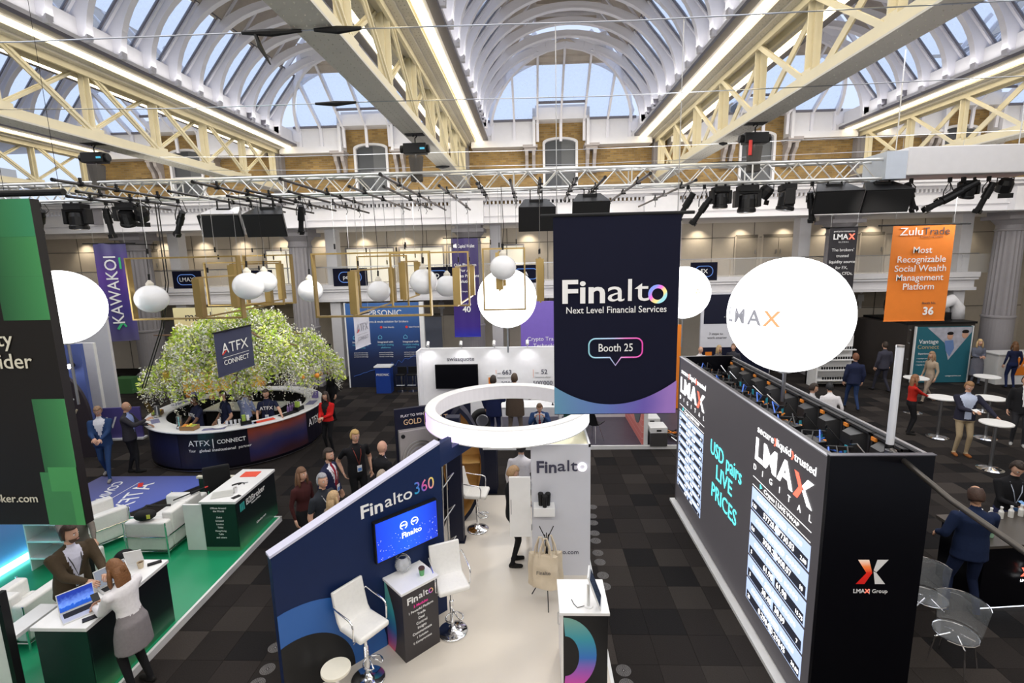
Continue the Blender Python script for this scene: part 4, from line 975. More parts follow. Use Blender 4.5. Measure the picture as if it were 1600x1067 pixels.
# scaffold pipes laid front to back
M_pipe = mat('pipe_dark', (.06, .055, .055), .4, .6); M_pipeg = mat('pipe_grey', (.20, .19, .19), .35, .8)
PIP = [(-7.65, 8.1, 10.9), (-8.45, 9.4, 12.2), (-6.9, 9.7, 14.3), (-5.75, 8.7, 12.4), (-5.45, 9.85, 14.3), (-4.2, 8.66, 13.0), (-3.42, 9.75, 14.6), (-2.45, 8.5, 14.9), (-2.8, 9.9, 14.6), (-1.75, 10.0, 15.0), (-1.0, 9.85, 12.4), (-.36, 9.55, 13.5), (.19, 9.6, 11.6), (.85, 9.55, 13.2), (1.36, 9.5, 12.6), (2.1, 9.2, 15.1), (3.2, 10.2, 15.4), (-4.8, 10.2, 15.2), (-6.3, 10.6, 14.8), (-9.2, 10.0, 12.9)]
for i, (x, a, b) in enumerate(PIP):
    p = thing('scaffold_pipe', 'scaffold pipe laid front to back under the truss, %s counting from the left' % ('1st 2nd 3rd 4th 5th 6th 7th 8th 9th 10th 11th 12th 13th 14th 15th 16th 17th 18th 19th 20th'.split()[sorted(q[0] for q in PIP).index(x)]), 'pipe', (x, a, 6.38), 0, 'scaffold pipes carrying the lamp frames')
    L = b-a; m_ = M_pipe if x < -3.6 else M_pipeg
    MB().cyl((0, 0, 0), (0, L, 0), .026, 8).build('tube', m_, p); MB().cyl((0, -.02, 0), (0, .03, 0), .032, 8).build('end_cap', M_black, p)
    for t in (.18, .45, .62, .82):
        if (i+int(t*10)) % 3 == 0 and t != .45: continue
        MB().cb((0, L*t, 0), (.07, .06, .08)).cb((.04, L*t, -.02), (.05, .04, .03)).cb((0, L*t, .06), (.03, .04, .09)).build('clamp', M_black, p)
        if t > .5: MB().tube([(0, L*t, -.03), (.03, L*t+.05, -.12), (0, L*t, -.2)], .008, 5).build('hook', M_black, p)
# tension cables crossing the nave
for i, (y, z, lb, sl) in enumerate(((6.2, 7.62, 'nearest steel wire crossing under the roof with black grip sleeve', ((-3.3, -2.6), (-2.45, -1.9))), (8.9, 7.62, 'second steel wire crossing the nave with a short black sleeve', ((-3.6, -2.9),)), (15.0, 7.60, 'farthest steel wire crossing before the brick wall', ((-2.7, -2.3),)), (13.0, 7.60, 'steel wire over the orange banner at the right of the nave', ((4.6, 4.8),)))):
    w = thing('tension_wire', lb, 'cable', (0, y, z)); MB().tube([(-9.6, 0, .1), (-6, 0, .0), (-2.5, 0, 0), (1.2, 0, -.04), (4.8, 0, 0), (12.1, 0, .1)], .008, 5).build('wire', M_steel, w)
    for a, b in sl: MB().tube([(a, 0, 0), ((a+b)/2, 0, -.01), (b, 0, 0)], [.02, .045, .02], 8).build('sleeve', M_black, w)
    if i == 0: MB().tube([(-3.15, 0, 0), (-3.1, -.02, -.15), (-3.0, 0, -.35)], [.02, .03, .008], 6).build('loose_strap', M_black, w)

# ---- brass frames and opal globes
wires = []
fi = 0
ORD = 'first second third fourth fifth sixth seventh eighth ninth tenth eleventh twelfth thirteenth fourteenth fifteenth'.split()
def drop(parent, x, y, z, zt=6.36):
    MB().cyl((x, y, z), (x, y, zt-0), .004, 4).build('hanging_wire', M_steel, parent); MB().cb((x, y, z+.12), (.025, .025, .10)).build('wire_grip', M_black, parent)
def frameX(px0, py0, px1, py1, Y, dep=.13, th=.03, label=''):
    a = at(px0, py0, Y=Y); b = at(px1, py1, Y=Y); w = b.x-a.x; h = a.z-b.z
    f = thing('brass_frame', label, 'hanging frame', (a.x, Y, b.z), 0, 'brass frames hung over the aisle')
    for nme, q in (('bottom_bar', (0, 0, w, th)), ('top_bar', (0, h-th, w, h)), ('side_bar', (0, th, th, h-th)), ('side_bar', (w-th, th, w, h-th))): MB().box(q[0], -dep/2, q[1], q[2], dep/2, q[3]).build(nme, M_brass, f)
    for t in (.2, .8): drop(f, w*t, 0, h, 6.36-b.z)
def frameY(px, pt, pb, Y0, Y1, dep=.14, th=.03, label=''):
    a = at(px, pt, Y=Y0); b = at(px, pb, Y=Y0); L = Y1-Y0; h = a.z-b.z
    f = thing('brass_frame', label, 'hanging frame', (a.x, Y0, b.z), 0, 'brass frames hung over the aisle')
    for nme, q in (('bottom_bar', (0, 0, L, th)), ('top_bar', (0, h-th, L, h)), ('side_bar', (0, th, dep, h-th)), ('side_bar', (L-dep, th, L, h-th))): MB().box(-dep/2 if nme == 'side_bar' else -.015, q[0], q[1], dep/2 if nme == 'side_bar' else .015, q[2], q[3]).build(nme, M_brass, f)
    for t in (.15, .85): drop(f, 0, L*t, h, 6.36-b.z)
frameX(197, 403, 383, 497, 9.8, label='large brass frame around the leftmost opal globe beside the purple banner')
frameY(304, 433, 498, 9.3, 12.0, label='front-to-back brass frame with a broad upright over the blossom tree top')
frameX(318, 410, 445, 476, 11.6, .06, label='pale inner brass frame behind the twin globes over the blossom tree')
frameX(380, 399, 462, 474, 12.2, label='narrow brass frame just right of the twin globes')
frameY(359, 412, 482, 10.6, 12.8, label='front-to-back brass frame whose upright passes left of the twin globes')
frameX(487, 396, 676, 493, 9.6, label='largest brass frame, its bottom bar crossing the blue panel left of centre')
frameY(548, 422, 494, 9.5, 12.4, label='front-to-back brass frame with bottom bar running from the large frame')
frameX(557, 400, 640, 480, 11.2, .06, label='middle brass frame around the globe over the blue panel')
frameX(608, 395, 735, 478, 10.6, .07, label='wide brass frame between the fourth globe and the indigo banner')
frameY(627, 408, 470, 11.0, 12.6, label='short front-to-back brass frame left of the centre globe')
frameY(712, 416, 479, 9.6, 12.2, label='front-to-back brass frame whose end crosses the indigo banner')
frameX(753, 388, 822, 484, 10.4, .06, label='square brass frame around the globe before the white balloon')
frameY(779, 392, 455, 10.2, 11.6, label='brass frame with a broad upright in front of the centre balloon')
frameY(844, 402, 473, 9.9, 11.6, label='rightmost brass frame, upright beside the big dark banner')
def globe(px, py, r, Y, label):
    c = at(px, py, Y=Y); R0 = r
    g_ = thing('globe_lamp', label, 'pendant lamp', (c.x, Y, c.z), 0, 'opal globes among the brass frames')
    MB().sphere((0, 0, 0), R0, 28, 18, sc=(1, 1, .93)).build('globe', M_opal, g_, smooth=True)
    MB().lathe([(.07, R0*.9), (.075, R0*.93+.03), (.05, R0*.93+.06), (.02, R0*.93+.1), (0, R0*.93+.1)], n=16).build('cap', mat('cap_ivory', (.75, .70, .6), .4), g_)
    MB().tube([(0, 0, R0+.05), (.01, 0, R0+.2)], .02).build('socket', M_black, g_)
    MB().tube([(0, 0, R0+.15), (.03, 0, (6.3-c.z)*.5), (0, 0, 6.34-c.z)], .006, 4).build('flex', M_black, g_)
M_opal = mat('opal_glass', (.86, .86, .88), .12, emit=(1, 1, 1), es=.06, noise=.01)
globe(237, 467, .30, 9.9, 'opal globe farthest left, beside the purple banner')
globe(388, 447, .29, 9.8, 'front opal globe of the overlapping pair above the blossom tree')
globe(414, 440, .25, 10.9, 'rear opal globe of the overlapping pair above the blossom tree')
globe(485, 454, .25, 10.4, 'opal globe in front of the fluted column')
globe(592, 455, .25, 11.0, 'opal globe above the blue exhibitor panel')
globe(662, 440, .27, 9.8, 'opal globe between the blue panel and the indigo banner')
globe(699, 447, .25, 10.8, 'opal globe tucked left of the indigo banner')
globe(786, 418, .26, 10.0, 'highest opal globe, overlapping the centre white balloon')

# ---- glowing balloons on poles
M_ball = lum('balloon_glow', (1, 1, 1), 3.0)
def balloon(px, py, r, Y, zpole, label, word=None, m_=None, tx=(0, 0), ts=.2):
    c = at(px, py, Y=Y); b = thing('lighting_balloon', label, 'balloon lamp', (c.x, Y, c.z), 0)
    MB().sphere((0, 0, 0), r, 40, 24).build('envelope', M_ball, b, smooth=True)
    MB().cyl((0, 0, -r-.02), (0, 0, -r+.03), .09, 16).cyl((0, 0, zpole-c.z), (0, 0, -r), .025, 10).build('pole', M_steel, b)
    if word:
        for t_, mm, dx in word:
            me = letters(t_, ts, .03, 'CENTER', .001)
            for p in me.vertices:
                lo = tx[0]+dx+p.co.x/r; la = tx[1]+p.co.y/r; q = r+.012; p.co = Vector((q*math.cos(la)*math.sin(lo), -q*math.cos(la)*math.cos(lo), q*math.sin(la)))
            me.materials.clear(); me.materials.append(mm); link('lettering', me, b)
    return b
M_gt1 = mat('balloon_print_grey', (.2, .2, .22), .6, emit=(.3, .3, .33), es=.8); M_gt2 = mat('balloon_print_orange', (.8, .3, .15), .6, emit=(1, .40, .25), es=.6); M_gt3 = lum('balloon_print_pale', (1, .85, .6), 1.0)
balloon(1232, 492, .785, 7.0, 2.9, 'huge glowing balloon lamp over the LED booth with grey and orange letters', [('L', M_gt1, -.62), ('M', M_gt1, -.36), ('A', M_gt1, -.06), ('X', M_gt2, .22)], None, (-.92, .02), .27)
balloon(97, 480, .70, 9.3, 2.3, 'glowing balloon lamp half hidden behind the black and green hanging panel', [('B', M_gt1, -.12), ('2', M_gt1, -.04), ('B', M_gt1, .04), ('r', M_gt1, .11)], None, (.15, -.05), .12)
balloon(792, 466, .80, 13.6, 2.4, 'glowing balloon lamp behind the brass frames left of the dark banner')
balloon(1068, 457, .74, 14.6, 2.3, 'glowing balloon lamp peeking out right of the dark banner', [('Z', M_gt2, .0), ('ulu', M_gt2, .2)], None, (.2, .1), .18)

# ---- hanging banners
def cloth(w, h, amp=.01, nx=24, nz=14, seed=0):
    r_ = random.Random(seed); ph = [r_.random()*6 for _ in range(4)]; mb = MB(); vs = []
    def f(x, z): return amp*(math.sin(x/w*7+ph[0]+z*.6)+.6*math.sin(x/w*15+ph[1]-z*.8))*(1-z/h*.3)
    for j in range(nz+1):
        for i in range(nx+1):
            x, z = -w/2+w*i/nx, -h*j/nz; vs.append((x, f(x, -z), z))
    fs = [(j*(nx+1)+i, j*(nx+1)+i+1, (j+1)*(nx+1)+i+1, (j+1)*(nx+1)+i) for j in range(nz) for i in range(nx)]
    return mb.add(vs, fs), f
def banner(name, label, loc, w, h, m_, rz=0, amp=.008, group=None, bar=True, barw=.15, hang=6.3, kind='banner'):
    b = thing(name, label, kind, loc, rz, group); mb, f = cloth(w, h, amp, seed=int(abs(loc[0])*10)); o = mb.build('cloth', m_, b, smooth=True)
    MB().cyl((-w/2-barw, 0, .0), (w/2+barw, 0, .0), .02, 8).build('top_bar', M_blackm, b); MB().cyl((-w/2, 0, -h), (w/2, 0, -h), .014, 6).build('bottom_bar', m_, b)
    for s in (-1, 1): MB().cyl((s*w*.47, 0, 0), (s*w*.47, 0, max(.2, hang-loc[2])), .005, 4).build('hanging_wire', M_steel, b)
    if loc[1] > 17: v_ = Matrix.Rotation(-rz, 3, 'Z') @ Vector((0, 19.9-loc[1], 0)); MB().cyl((0, 0, .0), v_, .02, 8).build('bracket_arm', M_blackm, b)
    return b
M_ban = mat('banner_midnight', (.006, .007, .022), .7, noise=.05, spec=.15)
tl = at(864, 337, Y=6.2); trr = at(1065, 335, Y=6.2); bl = at(866, 646, Y=6.2)
bw = trr.x-tl.x; bh = tl.z-bl.z
FB = banner('hanging_banner', 'large midnight-blue hanging banner with white wordmark, booth bubble and teal to violet foot', ((tl.x+trr.x)/2, 6.2, tl.z), bw, bh, M_ban, 0, .006, hang=7.6)
M_foot = ramp_mat('banner_foot', [(0, (.13, .33, .47)), (.5, (.13, .20, .55)), (.8, (.16, .11, .48)), (1, (.36, .20, .60))], 0, -.76, .76, noise=.2, nscale=3)
mb = MB(); vs = []; n = 24
for k in range(n+1):
    x = -bw/2+bw*k/n; zt = -bh+.12+.27*((k/n-.47)/.5)**2; vs += [(x, -.022, zt), (x, -.022, -bh)]
mb.add(vs, [(2*k, 2*k+1, 2*k+3, 2*k+2) for k in range(n)]).build('foot_print', M_foot, FB, smooth=True)
yz = -.022
text('Fin', .40, M_text, FB, (-.40, yz, -.93), U_, V_, bold=.035, width=.52); text('alt', .39, M_text, FB, (.14, yz, -.92), U_, V_, bold=.0, width=.50)
ob = ringband(.07, .115, 36).build('lettering', ramp_mat('banner_o', [(0, (.25, .35, .95)), (.35, (.95, .15, .75)), (.55, (.98, .65, .35)), (.8, (.95, .85, .30)), (1, (.35, .75, .85))], 0, -.11, .11, diag=(2, -.9), emit=.25), FB); ob.location = (.50, yz, -.96)
text('Next Level Financial Services', .115, M_text, FB, (0, yz, -1.145), U_, V_, bold=.008, width=1.22)
text('Booth 25', .14, M_text, FB, (.0, yz, -1.62), U_, V_, bold=.01, width=.42)
M_bub = ramp_mat('bubble_outline', [(0, (.30, .62, .72)), (.45, (.45, .55, .80)), (.7, (.90, .20, .60)), (1, (.80, .08, .45))], 0, -.33, .33, emit=.2)
def rrect(w, h, r, n=6):
    p = []
    for cx_, cz_, a0 in ((w/2-r, h/2-r, 0), (-w/2+r, h/2-r, PI/2), (-w/2+r, -h/2+r, PI), (w/2-r, -h/2+r, 1.5*PI)): p += [(cx_+r*math.cos(a0+PI/2*k/n), cz_+r*math.sin(a0+PI/2*k/n)) for k in range(n+1)]
    return p
bp_ = rrect(.66, .24, .08); q = []
for i, p_ in enumerate(bp_):
    q.append(p_)
    if i == 20: q += [(-.07, -.12), (0, -.22), (.07, -.12)]
MB().tube([(a, 0, b) for a, b in q]+[(q[0][0], 0, q[0][1])], .009, 4).build('bubble_outline', M_bub, FB).location = (0, yz, -1.62)
# tall narrow banners by the columns and the orange one
M_zu = mat('banner_orange', (.80, .22, .025), .6); tl = at(1395, 352, Y=13.0); tr_ = at(1494, 351, Y=13.0); bl = at(1383, 502, Y=13.0)
ZB_ = banner('hanging_banner', 'orange hanging banner with white headline and booth number 36', ((tl.x+tr_.x)/2, 13.0, tl.z), tr_.x-tl.x-.02, tl.z-bl.z, M_zu, 0, .006, None, hang=7.6, barw=.35)
w = tr_.x-tl.x
text('Zulu', .26, M_text, ZB_, (-w*.20, -.03, -.17), U_, V_, bold=.05, width=w*.36); text('Trade', .25, M_textd, ZB_, (w*.19, -.03, -.17), U_, V_, bold=-.002, width=w*.42); text('A Fintech Group Company', .05, M_textd, ZB_, (w*.12, -.03, -.30), U_, V_)
for i, t_ in enumerate(('Most', 'Recognizable', 'Social Wealth', 'Management', 'Platform')): text(t_, .225, M_text, ZB_, (0, -.03, -.62-i*.225), U_, V_, bold=.03)
text('Booth No.', .08, M_textd, ZB_, (w*.20, -.03, -1.93), U_, V_); text('36', .27, M_text, ZB_, (w*.20, -.03, -2.14), U_, V_, bold=.05)
M_pur = ramp_mat('banner_purple', [(0, (.10, .09, .20)), (.35, (.06, .045, .24)), (.7, (.12, .05, .33)), (1, (.10, .09, .24))], 2, -3.4, 0, noise=.3)
KB = banner('hanging_banner', 'purple vertical banner with sideways white lettering by the far left column', (-14.95, 17.6, 5.78), .98, 3.5, M_pur, .35, .02, None, hang=6.3, barw=.3)
text('KAWAKOI', .52, M_text, KB, (-.02, -.06, -1.65), (0, 0, 1), (-1, 0, 0), bold=.015)
MB().cb((-.02, -.05, -2.95), (.08, .01, .28), 0, (0, .6, 0)).cb((.12, -.05, -2.9), (.06, .01, .2), 0, (0, -.5, 0)).build('logo_mark', mat('logo_green', (.05, .5, .2), .5), KB)
MB().box(.22, -.045, -.9, .28, -.03, -.5).build('green_note', MATS['logo_green'], KB)
M_ind = ramp_mat('banner_indigo', [(0, (.02, .03, .45)), (.12, (.05, .02, .25)), (.5, (.025, .012, .09)), (1, (.03, .015, .12))], 2, -3.7, 0)
CBN = banner('hanging_banner', 'tall indigo banner with white slogan hung before the middle column', (-2.42, 18.6, 5.72), .98, 3.65, M_ind, 0, .01, None, hang=6.3, barw=.3)
text('Capital Wallet', .17, M_text, CBN, (.05, -.04, -.30), U_, V_, bold=.02, width=.62)
MB().add([(-.42, -.04, -.25), (-.30, -.04, -.2), (-.28, -.04, -.36), (-.42, -.04, -.34)], [(0, 1, 2, 3)]).build('logo_mark', M_text, CBN)
for i, t_ in enumerate(('One Platform', 'For All', 'Crypto Payment', 'Solutions')): text(t_, .15, M_text, CBN, (0, -.04, -.98-i*.2), U_, V_, bold=.025)
text('Fast • Simple • Secure', .075, M_text, CBN, (0, -.04, -1.95), U_, V_); text('Booth No.', .09, M_text, CBN, (0, -.04, -2.42), U_, V_); text('40', .30, M_text, CBN, (0, -.04, -2.62), U_, V_, bold=.04)
M_db = mat('banner_dark', (.022, .020, .026), .6)
LB = banner('hanging_banner', 'dark narrow banner with white text above the huge balloon lamp', (11.2, 18.8, 5.78), .98, 3.2, M_db, 0, .01, None, hang=6.3, barw=.3)
text('good price transparency', .075, M_text, LB, (0, -.04, -.14), U_, V_, bold=.03); text('LMA', .27, M_text, LB, (-.12, -.04, -.34), U_, V_, bold=.04, width=.52); text('X', .27, M_gr, LB, (.27, -.04, -.34), U_, V_, bold=.05); text('G L O B A L', .07, M_text, LB, (0, -.04, -.52), U_, V_)
for i, t_ in enumerate(('The brokers\'', 'trusted', 'liquidity source', 'for FX,', 'crypto CFDs,', 'bullion,', 'indices &', 'commodities')): text(t_, .15, M_text, LB, (0, -.04, -.80-i*.21), U_, V_, bold=.02 if i in (1, 2, 4) else 0)
# two small tilted square signs
M_sg = mat('sign_slate', (.045, .05, .11), .6)
def sq_sign(pl, pr, pb, Yl, label, m_, mt, mr):
    a = at(*pl, Y=Yl); z = a.z; b = at(*pr, Z=z); w_ = (b-a).length; bl_ = at(*pb, Y=Yl); h_ = a.z-bl_.z
    s_ = banner('hanging_sign', label, ((a.x+b.x)/2, (a.y+b.y)/2, z), w_, h_, m_, math.atan2(b.y-a.y, b.x-a.x), .006, None, barw=.02, hang=6.3, kind='sign')
    text('TFX', h_*.34, mt, s_, (w_*.09, -.02, -h_*.40), U_, V_, bold=.0, width=w_*.52); 
    text('A', h_*.34, mt, s_, (-w_*.27, -.02, -h_*.40), U_, V_, bold=.0, width=w_*.18); MB().bar((-w_*.36, -.022, -h_*.52), (-w_*.25, -.022, -h_*.44), .012, .03).build('logo_mark', mr, s_)
    MB().box(-w_*.36, -.022, -h_*.60, w_*.36, -.02, -h_*.59).build('rule_line', mt, s_); text('CONNECT', h_*.16, mt, s_, (0, -.02, -h_*.72), U_, V_, bold=.02, width=w_*.68)
sq_sign((333, 521), (391, 508), (345, 590), 10.9, 'small slate square sign hanging in front of the blossom tree', M_sg, M_text, M_red)
sq_sign((552, 494), (576, 488), (556, 546), 14.2, 'pale square sign hanging before the blue exhibitor panel', mat('sign_pale', (.78, .78, .86), .6), mat('sign_print_grey', (.45, .44, .5), .6), M_red)

# ================================================================== LEFT: GREEN BOOTH
M_green = mat('green_vinyl', (.015, .30, .13), .28, noise=.08, scale=2)
gp = tag(MB().box(-9.0, 3.2, 0, -4.99, 8.9, .09).build('green_platform', M_green), 'glossy green floor platform of the left booth under sofa and two counters', 'platform')
MB().box(-4.99, 3.2, 0, -4.95, 8.92, .10).box(-9, 8.9, 0, -4.95, 8.94, .10).build('edge_strip', M_edge, gp)
M_gk = ramp_mat('green_black_print', [(0, (.10, .42, .16)), (.22, (.03, .16, .08)), (.5, (.008, .02, .018)), (1, (.006, .008, .012))], 2, 0, .95, diag=(1, .18), rough=.35)
M_gk2 = ramp_mat('deep_green_print', [(0, (.12, .33, .17)), (.07, (.12, .33, .17)), (.09, (.006, .02, .016)), (1, (.006, .03, .022))], 2, 0, .9, rough=.4)
def counter(x0, y0, x1, y1, label, texts):
    c = thing('exhibitor_counter', label, 'counter', (x0, y0, .09)); w, d = x1-x0, y1-y0
    MB().box(.03, .03, 0, w-.02, d-.03, .87).build('body', M_black, c)
    MB().box(w-.021, .03, 0, w-.008, d-.03, .87).build('side_print', M_gk, c); MB().box(.03, .018, 0, w-.02, .03, .87).build('end_print', M_gk2, c)
    MB().box(0, 0, .87, w, d, .915).build('counter_top', M_white, c, bevel=.004)
    for (t_, s_, x, y, z, u, m_, b_) in texts: text(t_, s_, m_, c, (x, y, z), u, (0, 0, 1), bold=b_)
    return c
M_teal = mat('teal_print', (.05, .45, .42), .5)
tx = [('Offices Around', .045, .32, .015, .79, (1, 0, 0), M_text, .01), ('the World', .045, .32, .015, .735, (1, 0, 0), M_text, .01)]+[(t_, .042, .32, .015, .62-i*.062, (1, 0, 0), M_text, .02) for i, t_ in enumerate(('Dubai', 'Limassol', 'London', 'Tbilisi', 'Hong Kong', 'Tallin', 'and others'))]
c1 = counter(-5.72, 7.76, -5.08, 9.10, 'far white-topped counter of the green booth with office list on its end', tx+[('B2Broker', .16, .635, .62, .74, (0, 1, 0), M_text, .02), ('Prime of Prime', .05, .635, .62, .65, (0, 1, 0), M_text, 0), ('b2broker.com', .055, .635, .72, .22, (0, 1, 0), M_text, .01)])
for i in range(3): MB().box(.634, .12+.05*i, .66, .64, .155+.05*i, .80).build('logo_mark', M_teal, c1)
c2 = counter(-5.70, 4.82, -5.04, 6.12, 'near white-topped counter of the green booth where two people stand', [('b2b', .1, .655, .5, .22, (0, 1, 0), M_text, .02)])
pn = tag(MB().box(-.34, 0, 0, .0, .04, .84).build('side_board', M_white, bevel=.003), 'plain white board leaning beside the far green-booth counter', 'board'); pn.location = (-5.70, 7.80, .09)
def laptop(x, y, z, rz, m_s, label, body=None, open_=1.85, closed=False):
    body = body or M_alu; l = thing('laptop', label, 'laptop', (x, y, z), rz)
    MB().box(-.17, -.12, 0, .17, .12, .014).build('base', body, l, bevel=.003)
    MB().box(-.145, -.02, .014, .145, .095, .0155).build('keyboard', M_blackm, l)
    if closed: MB().box(-.17, -.12, .0155, .17, .12, .022).build('lid', body, l, bevel=.003); return l
    sc = MB().box(-.17, -.004, 0, .17, .004, .225).build('lid', body, l, bevel=.003); sc.location = (0, .12, .014); sc.rotation_euler = (-(open_-PI/2), 0, 0)
    s2 = MB().box(-.16, -.006, .012, .16, -.004, .215).build('screen', m_s, l); s2.location = (0, .12, .014); s2.rotation_euler = (-(open_-PI/2), 0, 0)
    return l
M_lap = ramp_mat('laptop_blue_chart', [(0, (.01, .05, .35)), (.5, (.01, .10, .55)), (.55, (.15, .3, .85)), (1, (.005, .03, .3))], 2, 0, .22, emit=.7, noise=.1, nscale=30)
M_lap2 = mat('laptop_mono_chart', (.02, .02, .03), .3, emit=(.5, .55, .65), es=.5, noise=.9, scale=40)
laptop(-5.33, 5.07, 1.006, math.radians(52), M_lap, 'open laptop with a blue chart screen at the near end of the near counter')
laptop(-5.28, 5.55, 1.006, math.radians(62), M_lap2, 'open laptop with a black and white screen in front of the woman in white')
laptop(-5.45, 8.02, 1.006, .4, None, 'closed silver laptop on the far green-booth counter', closed=True)
def small(name, cat, label, mb, m_, loc, rz=0, bevel=0):
    o = mb.build(name, m_, None, bevel=bevel); o.location = loc; o.rotation_euler = (0, 0, rz); return tag(o, label, cat)
small('phone', 'phone', 'black phone lying beside the blue-screen laptop', MB().box(-.04, -.08, 0, .04, .08, .01), M_black, (-5.12, 4.98, 1.006), -.8)
small('remote_control', 'remote control', 'dark remote at the far end of the near counter', MB().box(-.03, -.08, 0, .03, .08, .02), M_blackm, (-5.16, 6.02, 1.006), -.9, .004)
small('paper_sheet', 'paper', 'white sheets standing on the near counter behind the woman', MB().cb((0, 0, .11), (.2, .01, .22), 0, (.3, 0, .4)), M_white, (-5.42, 6.0, 1.006))
def cup(x, y, z, label, m_=None, r=.035, h=.1, name='paper_cup'):
    c = thing(name, label, 'cup', (x, y, z)); MB().lathe([(0, 0), (r*.75, 0), (r, h), (r*.92, h), (r*.7, .01)], n=16).build('cup_body', m_ or M_white, c); MB().cyl((0, 0, h*.8), (0, 0, h*.82), r*.9, 14).build('drink', MATS['lid_brown'], c); return c
cup(-5.28, 5.93, 1.006, 'white paper cup near the far end of the near counter', mat('cup_kraft', (.6, .5, .36), .6), .04, .085)
cup(-5.27, 8.10, 1.006, 'white paper cup beside the closed silver laptop')
small('red_folder', 'folder', 'bright red folder at the far end of the far counter', MB().box(-.15, -.11, 0, .15, .11, .012), mat('folder_red', (.85, .09, .05), .5), (-5.42, 8.85, 1.006), .05)
kl = thing('key_lanyard', 'dark lanyard with keys curled on the far counter', 'lanyard', (-5.42, 8.42, 1.006)); MB().tube([(.12*math.cos(a*.7)*(1-a*.07), .06*math.sin(a), .008) for a in range(11)], .009, 5).build('strap', M_blackm, kl); MB().cb((.12, .06, .01), (.07, .02, .012), 0, (0, 0, .4)).build('key', M_steel, kl)
small('phone', 'phone', 'grey phone lying on the far counter by the paper cup', MB().box(-.04, -.07, 0, .04, .07, .01), M_blackm, (-5.16, 7.93, 1.006), -.5)
# sofas
def sofa(loc, rz, w, d, label, name='leather_sofa', seats=2):
    s = thing(name, label, 'sofa' if seats > 1 else 'armchair', loc, rz)
    def cu(nm, x0, y0, z0, x1, y1, z1):
        o = MB().box(x0, y0, z0, x1, y1, z1).build(nm, M_leather, s); b = o.modifiers.new('b', 'BEVEL'); b.width = .035; b.segments = 3; auto_smooth(o)
    aw = .17; sw = (w-2*aw)/seats
    for k in range(seats): cu('seat_base', -w/2+aw+k*sw, -d/2, .09, -w/2+aw+(k+1)*sw, d/2-.16, .25); cu('seat_cushion', -w/2+aw+k*sw, -d/2, .25, -w/2+aw+(k+1)*sw, d/2-.16, .42); cu('back_cushion', -w/2+aw+k*sw, d/2-.18, .1, -w/2+aw+(k+1)*sw, d/2, .72)
    for q in (-1, 1): cu('arm', min(q*w/2, q*(w/2-aw)), -d/2, .1, max(q*w/2, q*(w/2-aw)), d/2, .62)
    for z in (.10, .36): MB().tube([(-w/2-.012, -d/2-.01, z), (-w/2-.012, d/2+.012, z), (w/2+.012, d/2+.012, z), (w/2+.012, -d/2-.01, z)], .012, 6).build('rail', M_chrome, s)
    for x in (-w/2-.012, w/2+.012):
        for y in (-d/2, d/2+.012): MB().cyl((x, y, 0), (x, y, .62), .012, 8).build('leg', M_chrome, s)
    return s
sofa((-6.60, 8.18, .09), -PI/2, 1.15, .72, 'white leather two-seat sofa on the green floor beside the far counter')
sofa((-7.90, 8.10, .09), 2.6, .82, .72, 'white leather armchair at the blue carpet side of the green booth', 'leather_armchair', 1)
sofa((-6.95, 5.85, .09), PI, .72, .62, 'white leather armchair behind the man in the brown jacket', 'leather_armchair', 1)
bench = tag(MB().box(-.12, -.45, 0, .12, .45, .05).box(-.1, -.42, -.75, .1, -.38, 0).box(-.1, .38, -.75, .1, .42, 0).build('narrow_shelf', M_white, bevel=.004), 'long narrow white shelf behind the near counter', 'shelf'); bench.location = (-6.02, 4.92, .84)
bp = thing('backpack', 'black backpack slumped on the green floor behind the near counter', 'bag', (-6.6, 7.15, .09), .4)
o = MB().sphere((0, 0, .2), .2, 16, 12, sc=(.9, .7, 1.05)).build('bag_body', M_blackm, bp, smooth=True); MB().tube([(-.08, -.1, .38), (-.1, -.2, .3), (-.09, -.18, .08)], .015).build('strap', M_black, bp); MB().sphere((0, -.13, .14), .1, 12, 8, sc=(1, .5, .9)).build('pocket', M_black, bp, smooth=True)
bb = thing('shoulder_bag', 'black and yellow-tagged bag lying on the sofa arm', 'bag', (-6.62, 7.68, .73), .3); MB().sphere((0, 0, .08), .17, 14, 10, sc=(1, .6, .55)).build('bag_body', M_blackm, bb, smooth=True); MB().cb((.08, -.09, .08), (.05, .01, .07)).build('tag', mat('tag_yellow', (.7, .7, .1), .5), bb); MB().tube([(-.12, 0, .12), (0, .1, .2), (.3, .25, .09)], .02).build('strap', M_black, bb)
um = thing('umbrella', 'black folded umbrella with red tip lying on the sofa back', 'umbrella', (-6.33, 8.35, .83), 1.1); MB().cyl((-.25, 0, .02), (.05, 0, .02), .012, 8).cyl((.05, 0, .02), (.3, 0, .02), .03, 8, .015).build('canopy', M_blackm, um); MB().cyl((.3, 0, .02), (.36, 0, .02), .014, 8).build('tip', M_red, um)
